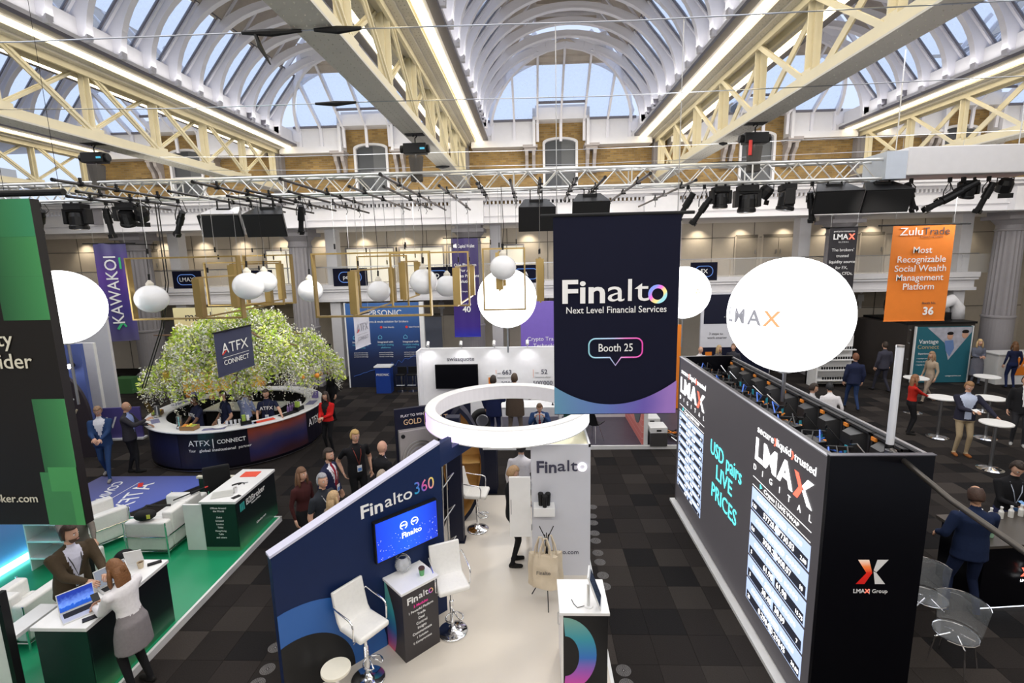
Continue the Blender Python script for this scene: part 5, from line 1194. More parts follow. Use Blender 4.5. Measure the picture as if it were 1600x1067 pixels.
# blue side wall with cyan floor light
bwl = thing('side_wall_panel', 'pale blue printed wall of the green booth with glowing cyan foot strip', 'booth wall', (-8.75, 3.4, .09))
M_pb = ramp_mat('pale_blue_print', [(0, (.12, .22, .50)), (.5, (.16, .26, .58)), (1, (.24, .34, .68))], 2, 0, 2.4, noise=.4)
MB().box(-.14, 0, 0, 0, 5.52, 2.4).build('panel', M_pb, bwl); MB().box(-.15, 0, 2.4, .01, 5.53, 2.43).build('top_cap', M_white, bwl)
MB().box(.0, .1, .0, .10, 5.3, .07).build('light_strip', lum('cyan_light', (.25, 1.0, .95), 7), bwl)
for y, z, w in ((5.2, 1.35, .18), (4.3, .75, .3), (5.15, .62, .2), (3.9, 1.0, .4), (4.9, .95, .15)): MB().box(.001, y, z, .004, y+w, z+.03).build('dash', M_text, bwl)
text('B2', .12, lum('cyan_print', (.3, .9, .9), .6), bwl, (.004, 5.38, 1.95), (0, 1, 0), (0, 0, 1))
sc_ = thing('light_shelf_unit', 'white shelf unit with green reflections below the hanging panel', 'shelf unit', (-7.95, 7.2, .09))
for z in (.2, .5, .8): MB().box(-.3, 0, z, .3, .4, z+.03).build('shelf', M_white, sc_)
MB().box(-.32, 0, 0, -.3, .4, .85).box(.3, 0, 0, .32, .4, .85).box(-.3, .38, 0, .3, .4, .8).build('carcass', M_white, sc_)
# near white stand at the frame's left edge
pz = at(14, 1000, Y=4.5); nw = thing('near_stand', 'near white stand with a black edge at the bottom left corner', 'booth wall', (pz.x, 4.5, 0)); zt = at(0, 930, Y=4.5).z
MB().box(-1.5, 0, 0, -.05, .06, zt).build('panel', M_white, nw); MB().box(-.05, -.01, 0, 0, .07, zt+.01).build('edge_post', M_black, nw)
# hanging black and green sign
HS = thing('hanging_billboard', 'huge black hanging panel with green blocks and cream words at the left', 'hanging panel', (-5.0, 5.0, 2.16))
M_gs = [ramp_mat('sign_green_a', [(0, (.006, .05, .02)), (.5, (.03, .16, .05)), (1, (.04, .27, .12))], 0, -1.0, 0, rough=.5), ramp_mat('sign_green_b', [(0, (.006, .006, .006)), (.4, (.02, .10, .04)), (1, (.06, .30, .10))], 0, -.9, 0), mat('sign_green_c', (.08, .38, .12), .5), mat('sign_green_d', (.06, .28, .10), .5)]
MB().box(-3.2, 0, 0, 0, .10, 3.52).build('panel', mat('sign_black', (.008, .006, .005), .5), HS)
NBK = [0]
def blk(x0, z0, x1, z1, m_): NBK[0] += 1; MB().box(x0, -.003-.001*NBK[0], z0, x1, 0, z1).build('colour_block', m_, HS)
blk(-3.2, 3.15, 0, 3.52, M_gs[0]); blk(-3.2, 2.75, 0, 3.149, M_gs[1]); blk(-.5, 2.3, 0, 2.749, M_gs[1]); blk(-.36, .55, 0, 1.45, M_gs[1]); blk(-.42, .0, -.0, .62, M_gs[3]); blk(-.32, .40, -.0, .68, M_gs[2]); blk(-.1, .0, 0, .4, M_gs[2])
text('liquidity', .23, M_textc, HS, (-.44, -.014, 2.10), U_, V_, bold=.015, align='RIGHT'); text('provider', .23, M_textc, HS, (-.27, -.014, 1.86), U_, V_, bold=.015, align='RIGHT'); text('b2broker.com', .13, M_textc, HS, (-.49, -.014, .315), U_, V_, bold=.01, align='RIGHT')
MB().cyl((-3.3, .05, 3.58), (.32, .05, 3.58), .035, 10).build('support_bar', M_black, HS)
for x in (-2.9, -.3, .28): MB().cyl((x, .05, 3.6), (x, .05, 5.5), .003, 4).build('hanging_wire', M_blackm, HS)
cbx = thing('drop_cables', 'pair of thin black cables dropping from the truss beside the glowing left balloon', 'cable', (-8.1, 10.9, 0))
for dx in (0, .06): MB().tube([(dx, 0, 6.3), (dx, 0, 4.6), (dx-.25, 0, 3.6), (dx-.9, 0, 2.2)], .012, 5).build('cable', M_black, cbx)
# booths further back on the left
wb = thing('white_column_panel', 'tall white booth upright behind the walking man in blue', 'booth panel', (-13.05, 14.2, 0)); MB().box(-.55, 0, 0, .0, .12, 2.75).build('panel', M_plaster, wb); MB().box(-.0, .0, 0, .02, .1, 2.75).build('edge', M_white, wb)
wb2 = thing('grey_booth_wall', 'tall pale grey booth wall under the purple banner at far left', 'booth wall', (-14.4, 16.0, 0)); MB().box(-1.2, 0, 0, .3, .1, 3.3).box(-1.2, 0, 3.3, .32, .12, 3.34).build('panel', M_tow, wb2)
jb = thing('round_print_panel', 'dark arched print with a bull emblem beside the left balloon', 'booth panel', (-12.5, 12.2, 0))
MB().prism([(-1.5, 0), (.9, 0)]+[(.9*math.cos(a), 1.1+1.25*math.sin(a)) for a in [PI/2*k/8 for k in range(9)]]+[(-1.5, 2.35)], 0, .08, 'y').build('panel', mat('plum_black', (.03, .022, .03), .6), jb)
for k in range(7): MB().box(-1.4, -.004, 1.75+.07*k, .2-.05*k, 0, 1.775+.07*k).build('stripe', mat('stripe_grey', (.09, .075, .09), .6), jb)
MB().tube([(.28, -.01, 1.30), (.34, -.01, 1.22), (.44, -.01, 1.18), (.54, -.01, 1.22), (.60, -.01, 1.32)], .025, 5).cb((.44, -.01, 1.10), (.16, .02, .2)).cb((.47, -.01, .95), (.1, .02, .14)).build('emblem', mat('emblem_bone', (.55, .48, .36), .6), jb)
bl3 = thing('booth_spotlight', 'dazzling white exhibition spotlight on the blue booth left of the banner', 'lamp', (-12.6, 12.9, 2.35)); MB().cyl((0, .1, 0), (0, 0, -.02), .08, 14).build('housing', M_black, bl3); MB().sphere((0, -.03, -.03), .06, 12, 8).build('bulb', lum('dazzle', (.9, .93, 1), 60), bl3)
blp = thing('blue_booth_wall', 'blue booth wall behind the dazzling spotlight', 'booth wall', (-13.4, 13.1, 0)); MB().box(-1.2, 0, 0, 1.0, .1, 2.9).build('panel', mat('mid_blue_print', (.10, .14, .38), .5), blp)
lowb = thing('low_barrier', 'low violet printed barrier with a white V mark by the bald man', 'barrier', (-12.3, 13.5, 0), .12); MB().box(-.8, 0, .05, .9, .05, .95).build('panel', mat('violet_print', (.10, .08, .28), .5), lowb); text('V', .5, M_text, lowb, (.1, -.01, .5), U_, V_); MB().box(-.85, -.1, 0, .95, .12, .05).build('foot', M_white, lowb)
def shell_chair(loc, rz, label, m_=None):
    c = thing('shell_chair', label, 'chair', loc, rz); m_ = m_ or M_black; vs = []; nu, nv = 8, 10
    for j in range(nv+1):
        t = j/nv
        if t < .5: y, z = -.22+t*.72, .45-.03*math.sin(t*PI)
        else: y, z = .14+(t-.5)*.28, .44+(t-.5)*.84
        for i in range(nu+1):
            u = -1+2*i/nu; ww = .23*(1-.15*(abs(t-.5)*2)**2)
            vs.append((u*ww, y-.02*0, z+.07*u*u*(1 if t < .6 else .2)+0)); 
    fs = [(j*(nu+1)+i, j*(nu+1)+i+1, (j+1)*(nu+1)+i+1, (j+1)*(nu+1)+i) for j in range(nv) for i in range(nu)]
    o = MB().add(vs, fs).build('seat_shell', m_, c, smooth=True); s_ = o.modifiers.new('s', 'SOLIDIFY'); s_.thickness = .014
    for x in (-.19, .19):
        for y in (-.18, .2): MB().cyl((x*.5, y*.4, .43), (x, y, 0), .009, 6).build('leg', M_steel, c)
    return c
shell_chair((-11.7, 14.6, 0), 2.0, 'black shell chair behind the bald man on the left')
gx = small('green_crate', 'crate', 'green crate standing by the wall at the foot of the far left column', MB().box(-.4, -.25, 0, .4, .25, .6), mat('crate_green', (.06, .18, .06), .6), (-16.2, 18.9, 0))
# patterned carpet mat
rg = thing('floor_mat', 'violet-blue floor mat with upside-down white and red letters', 'mat', (-8.3, 9.55, 0)); 
M_rug = ramp_mat('mat_blue', [(0, (.10, .10, .22)), (.5, (.11, .13, .36)), (1, (.10, .14, .50))], 0, -2.3, .4, rough=.9)
MB().prism([(-2.1, -.3), (.0, -.3), (.9, 1.43), (-2.1, 1.43)], .0, .012, 'z').build('mat_body', M_rug, rg)
text('A', .55, M_text, rg, (-.6, .85, .014), (.35, -1, 0), (-1, -.35, 0)); text('TFX', .5, M_text, rg, (-.42, .22, .014), (.35, -1, 0), (-1, -.35, 0)); text('CONNECT', .30, M_text, rg, (-1.15, .45, .014), (.35, -1, 0), (-1, -.35, 0), bold=.01)
MB().box(-.9, -.2, .013, -.885, 1.1, .015).build('rule_line', M_text, rg).rotation_euler = (0, 0, -.0); MB().cb((-.75, .95, .015), (.1, .25, .004), 0, (0, 0, .6)).build('logo_mark', M_red, rg)
gb = thing('low_screen', 'low dark green glass screen between blue mat and oval bar', 'screen', (-7.9, 9.25, 0), 0); MB().box(1.15, 0, .0, 2.4, .04, .75).build('glass', M_gk2, gb); MB().box(1.12, -.02, .75, 2.42, .06, .79).build('top_rail', M_textc, gb)
bc = thing('office_chair', 'black high-backed chair beside the far green-booth counter', 'chair', (-6.05, 8.75, .0), .5); MB().box(-.22, -.2, .42, .22, .2, .5).build('seat', M_blackm, bc, bevel=.03); MB().box(-.23, .18, .45, .23, .25, 1.15).build('backrest', M_blackm, bc, bevel=.03); MB().cyl((0, 0, .05), (0, 0, .42), .03).cyl((0, 0, 0), (0, 0, .05), .24, 14, .06).build('base', M_black, bc)

# ================================================================== OVAL BAR AND BLOSSOM TREE
BC, BRAD = Vector((-8.2, 13.25, 0)), 2.10
BAR = thing('round_bar', 'large round bar counter with white top and black wrap under the blossom tree', 'bar', BC)
M_barb = mat('bar_black', (.008, .007, .016), .3)
MB().lathe([(2.0, .0), (2.0, .1), (2.12, .12), (2.12, 1.02), (2.06, 1.02), (2.06, .1)], n=72).build('bar_front', M_barb, BAR, smooth=False)
MB().lathe([(1.72, 1.02), (2.19, 1.02), (2.2, 1.04), (2.19, 1.06), (1.72, 1.06), (1.71, 1.04), (1.72, 1.02)], n=72).build('bar_top', M_white, BAR)
MB().lathe([(1.75, 0), (1.75, 1.02)], n=72).build('inner_skirt', M_blackm, BAR); MB().lathe([(1.45, .68), (1.74, .68), (1.74, .70), (1.45, .70), (1.45, .68)], n=60).build('inner_shelf', M_steel, BAR)
M_sunset = ramp_mat('sunset_print', [(0, (.04, .012, .02)), (.3, (.02, .02, .10)), (.5, (.06, .04, .09)), (.75, (.26, .05, .03)), (1, (.50, .09, .03))], 2, .05, 1.05, diag=(0, -.18), noise=.35, nscale=2)
MB().lathe([(2.125, .14), (2.125, 1.0)], n=24, a0=-.97, a1=-.22).build('sunset_print', M_sunset, BAR)
M_bblue = ramp_mat('bar_blue_glow', [(0, (.006, .005, .012)), (.6, (.008, .01, .05)), (1, (.006, .006, .02))], 2, 0, 1.05)
MB().lathe([(2.125, .14), (2.125, 1.0)], n=14, a0=-2.35, a1=-1.72).build('blue_print', M_bblue, BAR); MB().lathe([(2.13, .06), (2.13, .075)], n=72).build('foot_line', M_steel, BAR)
def bend(t_, size, m_, ac, z, bold=0, width=None, r=2.14):
    me = letters(t_, size, bold, 'CENTER', .004)
    if width:
        xs = [p.co.x for p in me.vertices]; k = width/(max(xs)-min(xs)); 
        for p in me.vertices: p.co.x *= k
    for p in me.vertices:
        a = ac+p.co.x/r; rr_ = r+p.co.z; p.co = Vector((rr_*math.cos(a), rr_*math.sin(a), z+p.co.y))
    me.materials.clear(); me.materials.append(m_); return link('lettering', me, BAR)
bend('ATFX', .20, M_text, -1.475, .76, .0, .50); bend('|', .26, M_text, -1.325, .76); bend('CONNECT', .14, M_text, -1.14, .77, .025, .62)
bend('Your', .095, M_text, -1.555, .58, 0, .17); bend('global institutional', .095, M_text, -1.29, .58, .02, .80); bend('partner', .095, M_text, -1.01, .58, 0, .28)
bend('ATFX', .30, M_text, -.06, .66, .0, .55)
# things on the bar top
rr = random.Random(21)
def onbar(a, r=1.95): return (BC.x+r*math.cos(a), BC.y+r*math.sin(a), 1.065)
M_fo = mat('orange_fruit', (.80, .30, .04), .5); M_fy = mat('lemon_fruit', (.80, .62, .08), .5); M_fg = mat('lime_fruit', (.35, .5, .08), .5); M_bk = mat('fruit_box_wood', (.30, .17, .07), .6)
def fruitbox(a, label, w=.36):
    x, y, z = onbar(a); b = thing('fruit_box', label, 'box', (x, y, z), a+PI/2)
    MB().box(-w/2, -.11, 0, w/2, -.095, .1).box(-w/2, .095, 0, w/2, .11, .1).box(-w/2, -.095, 0, -w/2+.015, .095, .1).box(w/2-.015, -.095, 0, w/2, .095, .1).box(-w/2, -.1, 0, w/2, .1, .01).build('box_sides', M_bk, b)
    for i in range(9):
        f = tag(link('fruit', MB().sphere((0, 0, 0), .038, 10, 8).mesh('fruit', (M_fo, M_fy, M_fg)[i % 3])), '%s fruit in the %s, %s column %s row' % (('orange', 'yellow', 'green')[i % 3], 'front wooden box on the round bar' if label.startswith('low') else 'small left box on the bar', ('left', 'middle', 'right')[i % 3], ('inner', 'middle', 'outer')[i//3]), 'fruit', 'fruit on the bar' if label.startswith('low') else 'fruit at the left of the bar')
        f.location = (x+math.cos(a+PI/2)*(-.12+.12*(i % 3))+.03*math.cos(a)*((i//3)-1)*2, y+math.sin(a+PI/2)*(-.12+.12*(i % 3))+.03*math.sin(a)*((i//3)-1)*2, z+.07+.02*(i % 2))
fruitbox(-1.62, 'low wooden box heaped with oranges and limes on the bar front'); fruitbox(-2.75, 'small wooden box of lemons at the left end of the bar', .24)
def panel_stack(a, label, m_, w=.3, d=.2, h=.004, r=1.95):
    x, y, z = onbar(a, r); o = MB().box(-w/2, -d/2, 0, w/2, d/2, h).build('leaflet', m_); o.location = (x, y, z); o.rotation_euler = (0, 0, a+PI/2); tag(o, label, 'leaflet')
panel_stack(-.93, 'pale blue leaflet on the bar left of the red one', mat('leaf_blue', (.45, .5, .7), .5)); panel_stack(-.76, 'long red leaflet lying on the bar in front of the right barman', MATS['folder_red'], .5, .18)
panel_stack(-1.32, 'slate mat on the bar behind the front lettering', mat('leaf_slate', (.22, .22, .38), .5), .5, .14, r=2.0); panel_stack(-2.4, 'slate mat at the left curve of the bar', MATS['leaf_slate'], .4, .18); panel_stack(-3.3, 'slate mat at the far left of the bar', MATS['leaf_slate'], .5, .16)
panel_stack(.12, 'fan of slate leaflets at the right end of the bar', MATS['leaf_slate'], .4, .22); panel_stack(-.42, 'black drip tray on the right of the bar', M_blackm, .5, .2, .02)
for i, (a, nm) in enumerate(((-1.19, 'left'), (-1.14, 'second'), (-1.09, 'third'), (-1.04, 'right'))):
    x, y, z = onbar(a, 1.86); cup(x, y, z, 'white printed glass in the row of four on the bar, %s one' % nm, mat('glass_white', (.7, .7, .75), .3), .032, .13, 'tumbler')
x, y, z = onbar(-1.27, 1.9); db = thing('flat_dish', 'wide white dish with a tall spout on the bar front', 'dish', (x, y, z)); MB().lathe([(0, 0), (.14, 0), (.17, .03), (.03, .05), (.03, .2), (0, .2)], n=20).build('dish_body', M_white, db)
def caddy(a, label):
    x, y, z = onbar(a, 1.95); c = thing('menu_caddy', label, 'caddy', (x, y, z), a+PI/2); MB().box(-.12, -.08, 0, .12, .08, .1).build('tray', M_black, c); MB().box(-.08, -.05, .1, -.0, .05, .24).build('card_box', M_fg, c); MB().box(.02, -.04, .1, .08, .04, .22).build('cup_stack', M_white, c)
caddy(-1.0+.03, 'black tray with green box and white cups left of the red leaflet'); caddy(-.24, 'black tray with green box at the right of the bar')
for a, lb in ((-2.62, 'steel drinks tower at the left end of the bar'), (-1.78, 'stack of steel tins beside the fruit box on the bar')):
    x, y, z = onbar(a, 1.9); t_ = thing('drinks_dispenser', lb, 'dispenser', (x, y, z)); MB().lathe([(0, 0), (.09, 0), (.085, .03), (.06, .05), (.06, .30), (0, .31)], n=18).build('cylinder', M_steel, t_); MB().cyl((0, -.06, .08), (0, -.10, .08), .012).build('tap', M_black, t_)
for i in range(7):
    a = -.36+.045*i; x, y, z = onbar(a, 1.8); b = thing('bottle', 'small violet bottle on the inner right edge of the bar, %s of the row' % ORD[i], 'bottle', (x, y, z), 0, 'violet bottles on the bar'); MB().lathe([(0, 0), (.03, 0), (.03, .12), (.012, .16), (.012, .2), (0, .2)], n=10).build('bottle_body', mat('bottle_violet', (.2, .12, .3), .3), b); MB().cyl((0, 0, .2), (0, 0, .215), .014, 8).build('cap', M_white, b)
for a, lb in ((.35, 'violet folded cards standing at the right end of the bar'), (2.75, 'violet folded cards standing at the far left of the bar')):
    x, y, z = onbar(a, 1.95); o = MB().cb((0, 0, .1), (.16, .01, .2), 0, (.15, 0, 0)).cb((.02, .06, .1), (.16, .01, .2), 0, (-.15, 0, 0)).build('tent_card', mat('card_violet', (.25, .2, .5), .5)); o.location = (x, y, z); tag(o, lb, 'card')
# inner work island round the trunk
isl = thing('bar_island', 'white-topped inner work island around the tree trunk', 'counter', (-8.2, 13.6, 0)); MB().box(-1.0, -.35, 0, 1.0, .35, .92).build('cabinet', M_blackm, isl); MB().box(-1.05, -.4, .92, 1.05, .4, .96).build('counter_top', M_white, isl)
TR = thing('blossom_tree', 'artificial tree heaped with lime leaves and hanging white blossom over the bar', 'tree', (-8.2, 13.5, .96))
M_bark = mat('bark_brown', (.16, .09, .05), .9, bump=.5, scale=15)
MB().tube([(0, 0, 0), (.05, 0, .5), (-.02, .02, 1.0), (.03, 0, 1.5), (0, 0, 2.1)], [.16, .12, .11, .10, .06], 10).build('trunk', M_bark, TR, smooth=True)
for k in range(12):
    a = k*PI/6+.2; L = 1.7+.5*rr.random(); z0 = 1.0+.5*rr.random()
    MB().tube([(0, 0, z0), (L*.35*math.cos(a), L*.28*math.sin(a), z0+.55), (L*.7*math.cos(a), L*.5*math.sin(a), z0+.75), (L*math.cos(a), L*.68*math.sin(a), z0+.5+.3*rr.random())], [.06, .045, .03, .012], 7).build('branch', M_bark, TR, smooth=True)
nr = np.random.default_rng(5)
def canopy_pt(n):
    th = nr.random(n)*2*np.pi; r = np.sqrt(nr.random(n)); 
    lobe = 1+.13*np.sin(3*th+1)+.10*np.sin(7*th)+.05*np.sin(11*th+2)
    x = 2.42*r*np.cos(th)*lobe; y = 1.65*r*np.sin(th)*lobe
    top = 1.2+1.45*(1-r**2.6)+.26*np.sin(x*2.6)*np.cos(y*2.9)+.12*np.sin(x*6+y*5)
    return x, y, top, r
def quads(cen, size, up_bias, mats, name, parent, msel):
    n = len(cen); d1 = nr.normal(size=(n, 3)); d1 /= np.linalg.norm(d1, axis=1)[:, None]; d2 = nr.normal(size=(n, 3)); d2[:, 2] *= up_bias
    d2 -= (d1*d2).sum(1)[:, None]*d1; d2 /= np.linalg.norm(d2, axis=1)[:, None]; s = size[:, None]
    P0 = cen-d1*s; P1 = cen+d2*s*.45; P2 = cen+d1*s; P3 = cen-d2*s*.45
    v = np.stack([P0, P1, P2, P3], 1).reshape(-1, 3); me = bpy.data.meshes.new(name); me.from_pydata(v.tolist(), [], (np.arange(n*4).reshape(n, 4)).tolist())
    for m_ in mats: me.materials.append(m_)
    me.polygons.foreach_set('material_index', msel.astype(np.int32)); me.update(); o = link(name, me, parent); o['kind'] = 'stuff'; return o
M_lf = [mat('leaf_lime', (.50, .66, .06), .6, emit=None), mat('leaf_yellowgreen', (.74, .80, .22), .6), mat('leaf_mid', (.34, .52, .05), .6)]
M_bw = [mat('blossom_cream', (.80, .78, .62), .7), mat('blossom_white', (.88, .88, .84), .7)]
n = 10500; x, y, top, r = canopy_pt(n); z = top-np.abs(nr.normal(size=n))*.22*(1+r); z = np.maximum(z, .65+.25*nr.random(n))
quads(np.stack([x, y, z], 1), .045+.035*nr.random(n), .5, M_lf, 'foliage', TR, nr.choice([0, 0, 1, 1, 2], n))
m = 1900; x, y, top, r = canopy_pt(m); cen = []; sz = []
for i in range(m):
    L = .25+.45*nr.random()+(.15 if r[i] > .8 else 0); k = int(L/.028); z0 = top[i]+.10-(.38*nr.random())
    for j in range(k):
        q = j/k; w = .06*(1-q*.8); cen.append((x[i]+w*nr.normal(), y[i]+w*nr.normal(), z0-L*q)); sz.append(.021+.020*(1-q))
cen = np.array(cen); sz = np.array(sz); quads(cen, sz, 1.0, M_bw, 'blossom', TR, nr.choice([0, 1], len(cen)))
for i, (a, q, z) in enumerate(((-1.2, .75, .75), (-1.9, .8, .7), (-.9, .7, .9), (-.35, .8, .95), (-.2, .9, .95), (-1.55, .85, .68), (.1, .85, .9), (-2.3, .7, .75))):
    o = MB().sphere((0, 0, 0), .07, 14, 10).build('orange_fruit', M_fo, TR, smooth=True); o.location = (2.6*q*math.cos(a), 1.7*q*math.sin(a), z)
hb = tag(MB().lathe([(0, 0), (.2, .05), (.24, .3), (.2, .32), (.0, .12)], n=18).build('hanging_bowl', mat('bowl_ochre', (.55, .38, .06), .5)), 'ochre bowl hanging under the left of the blossom tree', 'bowl'); hb.location = (-9.35, 12.4, 1.95)

# ================================================================== BACK OF THE HALL
def wallpanel(name, label, x0, x1, y, z1, m_, cat='booth wall', d=.1, z0=0):
    p_ = thing(name, label, cat, ((x0+x1)/2, y, z0)); w = (x1-x0)/2; MB().box(-w, 0, 0, w, d, z1-z0).build('panel', m_, p_); return p_
M_yel = ramp_mat('amber_print', [(0, (.62, .36, .04)), (.6, (.82, .58, .12)), (1, (.90, .80, .45))], 2, 0, 3.2, noise=.3, nscale=1, emit=.12)
yp = wallpanel('amber_booth_wall', 'amber booth wall with thin dark lettering behind the blossom tree', -13.7, -10.5, 18.6, 3.35, M_yel)
text('match', .50, M_textd, yp, (-.55, -.01, 3.0), U_, V_, bold=-.006); text('technology', .10, M_textd, yp, (-.55, -.01, 2.6), U_, V_)
for i in range(4): text('Liquidity  Matching', .09, MATS['bark_brown'], yp, (-.9+1.5*(i % 2), -.01, 2.0-.3*(i//2)), U_, V_)
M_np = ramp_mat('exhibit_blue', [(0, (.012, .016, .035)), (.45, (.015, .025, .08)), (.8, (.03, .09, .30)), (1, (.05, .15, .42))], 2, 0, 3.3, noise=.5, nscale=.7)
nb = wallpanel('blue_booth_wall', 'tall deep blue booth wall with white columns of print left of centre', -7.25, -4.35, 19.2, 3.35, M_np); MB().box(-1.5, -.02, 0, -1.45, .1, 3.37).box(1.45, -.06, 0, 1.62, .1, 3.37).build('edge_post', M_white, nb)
text('PRSONIC', .32, M_text, nb, (.1, -.01, 2.95), U_, V_, bold=.02); text('Payments & trade solution for brokers', .115, M_text, nb, (.1, -.01, 2.62), U_, V_, bold=.02)
for i, x in enumerate((-1.1, -.1, .9)):
    MB().cyl((x+.02, -.01, 2.4), (x+.02, 0, 2.4), .05, 12).build('dot', M_red, nb); text('User friendly', .08, M_text, nb, (x+.32, -.01, 2.4), U_, V_, bold=.01)
    MB().tube([(x-.12, -.005, 1.95), (x-.12, -.005, 2.03), (x-.05, -.005, 2.09), (x+.02, -.005, 2.03), (x+.02, -.005, 1.95), (x-.12, -.005, 1.95)], .012, 4).build('icon', mat('icon_cyan', (.15, .5, .7), .5), nb)
    for j, t_ in enumerate(('Integrated with', 'multiple trading', 'platforms')): text(t_, .10, M_text if j == 0 else MATS['icon_cyan'], nb, (x+.15, -.01, 1.82-j*.11), U_, V_, bold=.02 if j == 0 else 0)
    for j in range(3): text('services & trade bridge', .06, M_text, nb, (x+.15, -.01, 1.40-j*.08), U_, V_)
MB().tube([(-1.3+.13*k, -.012, .45+.35*abs(math.sin(k*1.7))*(k/22)+.03*k) for k in range(21)], .010, 4).build('chart_line', mat('chart_blue', (.03, .12, .5), .5), nb)
ic = thing('small_counter', 'small royal-blue counter with white top before the deep blue wall', 'counter', (-5.65, 18.45, 0)); MB().box(-.28, -.2, 0, .28, .2, 1.0).build('body', mat('royal_blue', (.015, .05, .28), .4), ic); MB().box(-.32, -.24, 1.0, .32, .24, 1.05).build('counter_top', M_white, ic); text('PRSONIC', .12, M_text, ic, (0, -.21, .72), U_, V_, bold=.01)
def bstool(x, y, lb):
    s = thing('chrome_bar_stool', lb, 'stool', (x, y, 0), 0, 'black chrome stools by the blue wall'); MB().box(-.18, -.18, .66, .18, .18, .72).build('seat', M_black, s, bevel=.02); MB().box(-.18, .14, .72, .18, .18, .95).build('backrest', M_black, s, bevel=.01); MB().cyl((0, 0, .03), (0, 0, .66), .025).cyl((0, 0, 0), (0, 0, .03), .19, 18).build('base', M_chrome, s); MB().tube([(-.16, -.17, .66), (-.16, -.17, .3), (.16, -.17, .3), (.16, -.17, .66)], .01).build('footrest', M_chrome, s)
bstool(-5.0, 18.45, 'black chrome bar stool next to the royal-blue counter'); bstool(-4.58, 18.45, 'black chrome bar stool nearer the white booth wall')
es = thing('easel_sign', 'blank black landscape board on a two-legged easel by the fluted column', 'easel', (-8.15, 18.8, 0)); MB().box(-.38, -.03, 1.28, .38, .0, 1.85).build('board', M_black, es)
for x in (-.22, .22): MB().cyl((x*1.1, -.05, 0), (x*.6, .02, 1.98), .016, 6).build('leg', M_blackm, es)
MB().cyl((0, .5, 0), (0, .02, 1.7), .016, 6).build('leg', M_blackm, es)
# bank booth with white wall
bk = thing('booth_platform', 'grey-floored platform of the white-walled booth behind the glowing ring', 'platform', (0, 0, 0)); MB().box(-3.55, 12.55, 0, 4.6, 15.6, .09).build('deck', mat('deck_grey', (.055, .05, .075), .4, noise=.2), bk); MB().box(-3.58, 12.50, 0, 4.6, 12.55, .10).build('edge_strip', M_edge, bk)
sw = thing('white_booth_wall', 'bright white booth wall with figures, a black television and dark wordmark', 'booth wall', (-1.25, 15.0, .09)); M_bw2 = mat('bright_white_wall', (.88, .88, .90), .6)
MB().box(-2.15, 0, 0, 2.2, .12, 2.2).box(-2.2, -.5, 0, -2.15, .12, 2.2).build('panel', M_bw2, sw)
text('swissquote', .19, MATS['letter_navy'], sw, (-.95, -.01, 1.86), U_, V_, bold=0)
for t_, x, z, s_ in (('663', .46, 1.42, .20), ('52', 1.6, 1.42, .20), ("500'000", 1.55, 1.07, .19), ("2'200", .46, 1.07, .17)): text(t_, s_, MATS['letter_navy'], sw, (x, -.01, z), U_, V_, bold=.015)
for t_, x, z in (('employees worldwide', .42, 1.26), ('instruments offered', 1.55, 1.26), ('clients', 1.5, .92), ('over', .22, 1.40), ('over', 1.38, 1.40)): text(t_, .06, M_steel, sw, (x, -.01, z), U_, V_)
MB().box(.12, -.01, 1.25, .13, 0, 1.5).box(1.26, -.01, 1.25, 1.27, 0, 1.5).build('accent_line', M_orange, sw)
for x in (-1.9, -.9, .1, 1.1): s_ = MB().cyl((x, -.22, 2.32), (x, -.12, 2.42), .05, 10).bar((x, .0, 2.2), (x, -.15, 2.38), .02, .02).build('arm_light', M_alu, sw); spot('booth_arm_light', (x-1.25, 14.76, 2.42), (x-1.25, 15.0, 1.2), 18, (1, .97, 1), 100, .8, .05)
tvv = thing('wall_television', 'black television on the bright white booth wall', 'television', (-2.33, 14.93, 1.42)); MB().box(-.66, -.03, -.38, .66, .03, .38).build('bezel', M_black, tvv, bevel=.01); MB().box(-.63, -.034, -.35, .63, -.03, .35).build('screen', M_ledb, tvv)
pc = small('easel_card', 'card', 'white card with orange print beside the television', MB().box(-.16, -.02, 0, .16, .0, .5).box(-.1, -.025, .2, .1, -.02, .4, 1), [M_white, M_orange], (-1.25, 14.85, 1.0))
ds = thing('white_desk', 'white meeting desk at which a man sits behind the glowing ring', 'desk', (-.1, 13.9, .09)); MB().box(-1.0, -.35, .70, 1.0, .35, .75).build('table_top', M_white, ds, bevel=.01); MB().box(-.9, -.3, 0, -.82, .3, .7).box(.82, -.3, 0, .9, .3, .7).build('side_panel', M_white, ds)
whl = thing('inflatable_tyre', 'dark rubber tyre resting on the floor beside the navy-suited man', 'tyre', (-1.45, 13.6, .45), .3)
vs = []; 
o = MB().add(*(lambda R0, r0, a, b: ([((R0+r0*math.cos(2*PI*j/b))*math.cos(2*PI*i/a), r0*math.sin(2*PI*j/b), (R0+r0*math.cos(2*PI*j/b))*math.sin(2*PI*i/a)) for i in range(a) for j in range(b)], [(i*b+j, ((i+1) % a)*b+j, ((i+1) % a)*b+(j+1) % b, i*b+(j+1) % b) for i in range(a) for j in range(b)]))(.27, .09, 28, 12)).build('tyre_body', M_blackm, whl, smooth=True)
MB().cyl((0, -.04, 0), (0, .04, 0), .16, 20).build('rim', M_steel, whl)
for i in range(5):
    b = thing('award_figure', 'small black upright figure on the desk corner, %s from the left' % ORD[i], 'figure', (.55+.09*i, 13.75+.05*(i % 2), .84), 0, 'black desk figures'); MB().lathe([(0, 0), (.035, 0), (.015, .04), (.03, .16), (.02, .22), (0, .25)], n=10).build('figure_body', M_black, b)
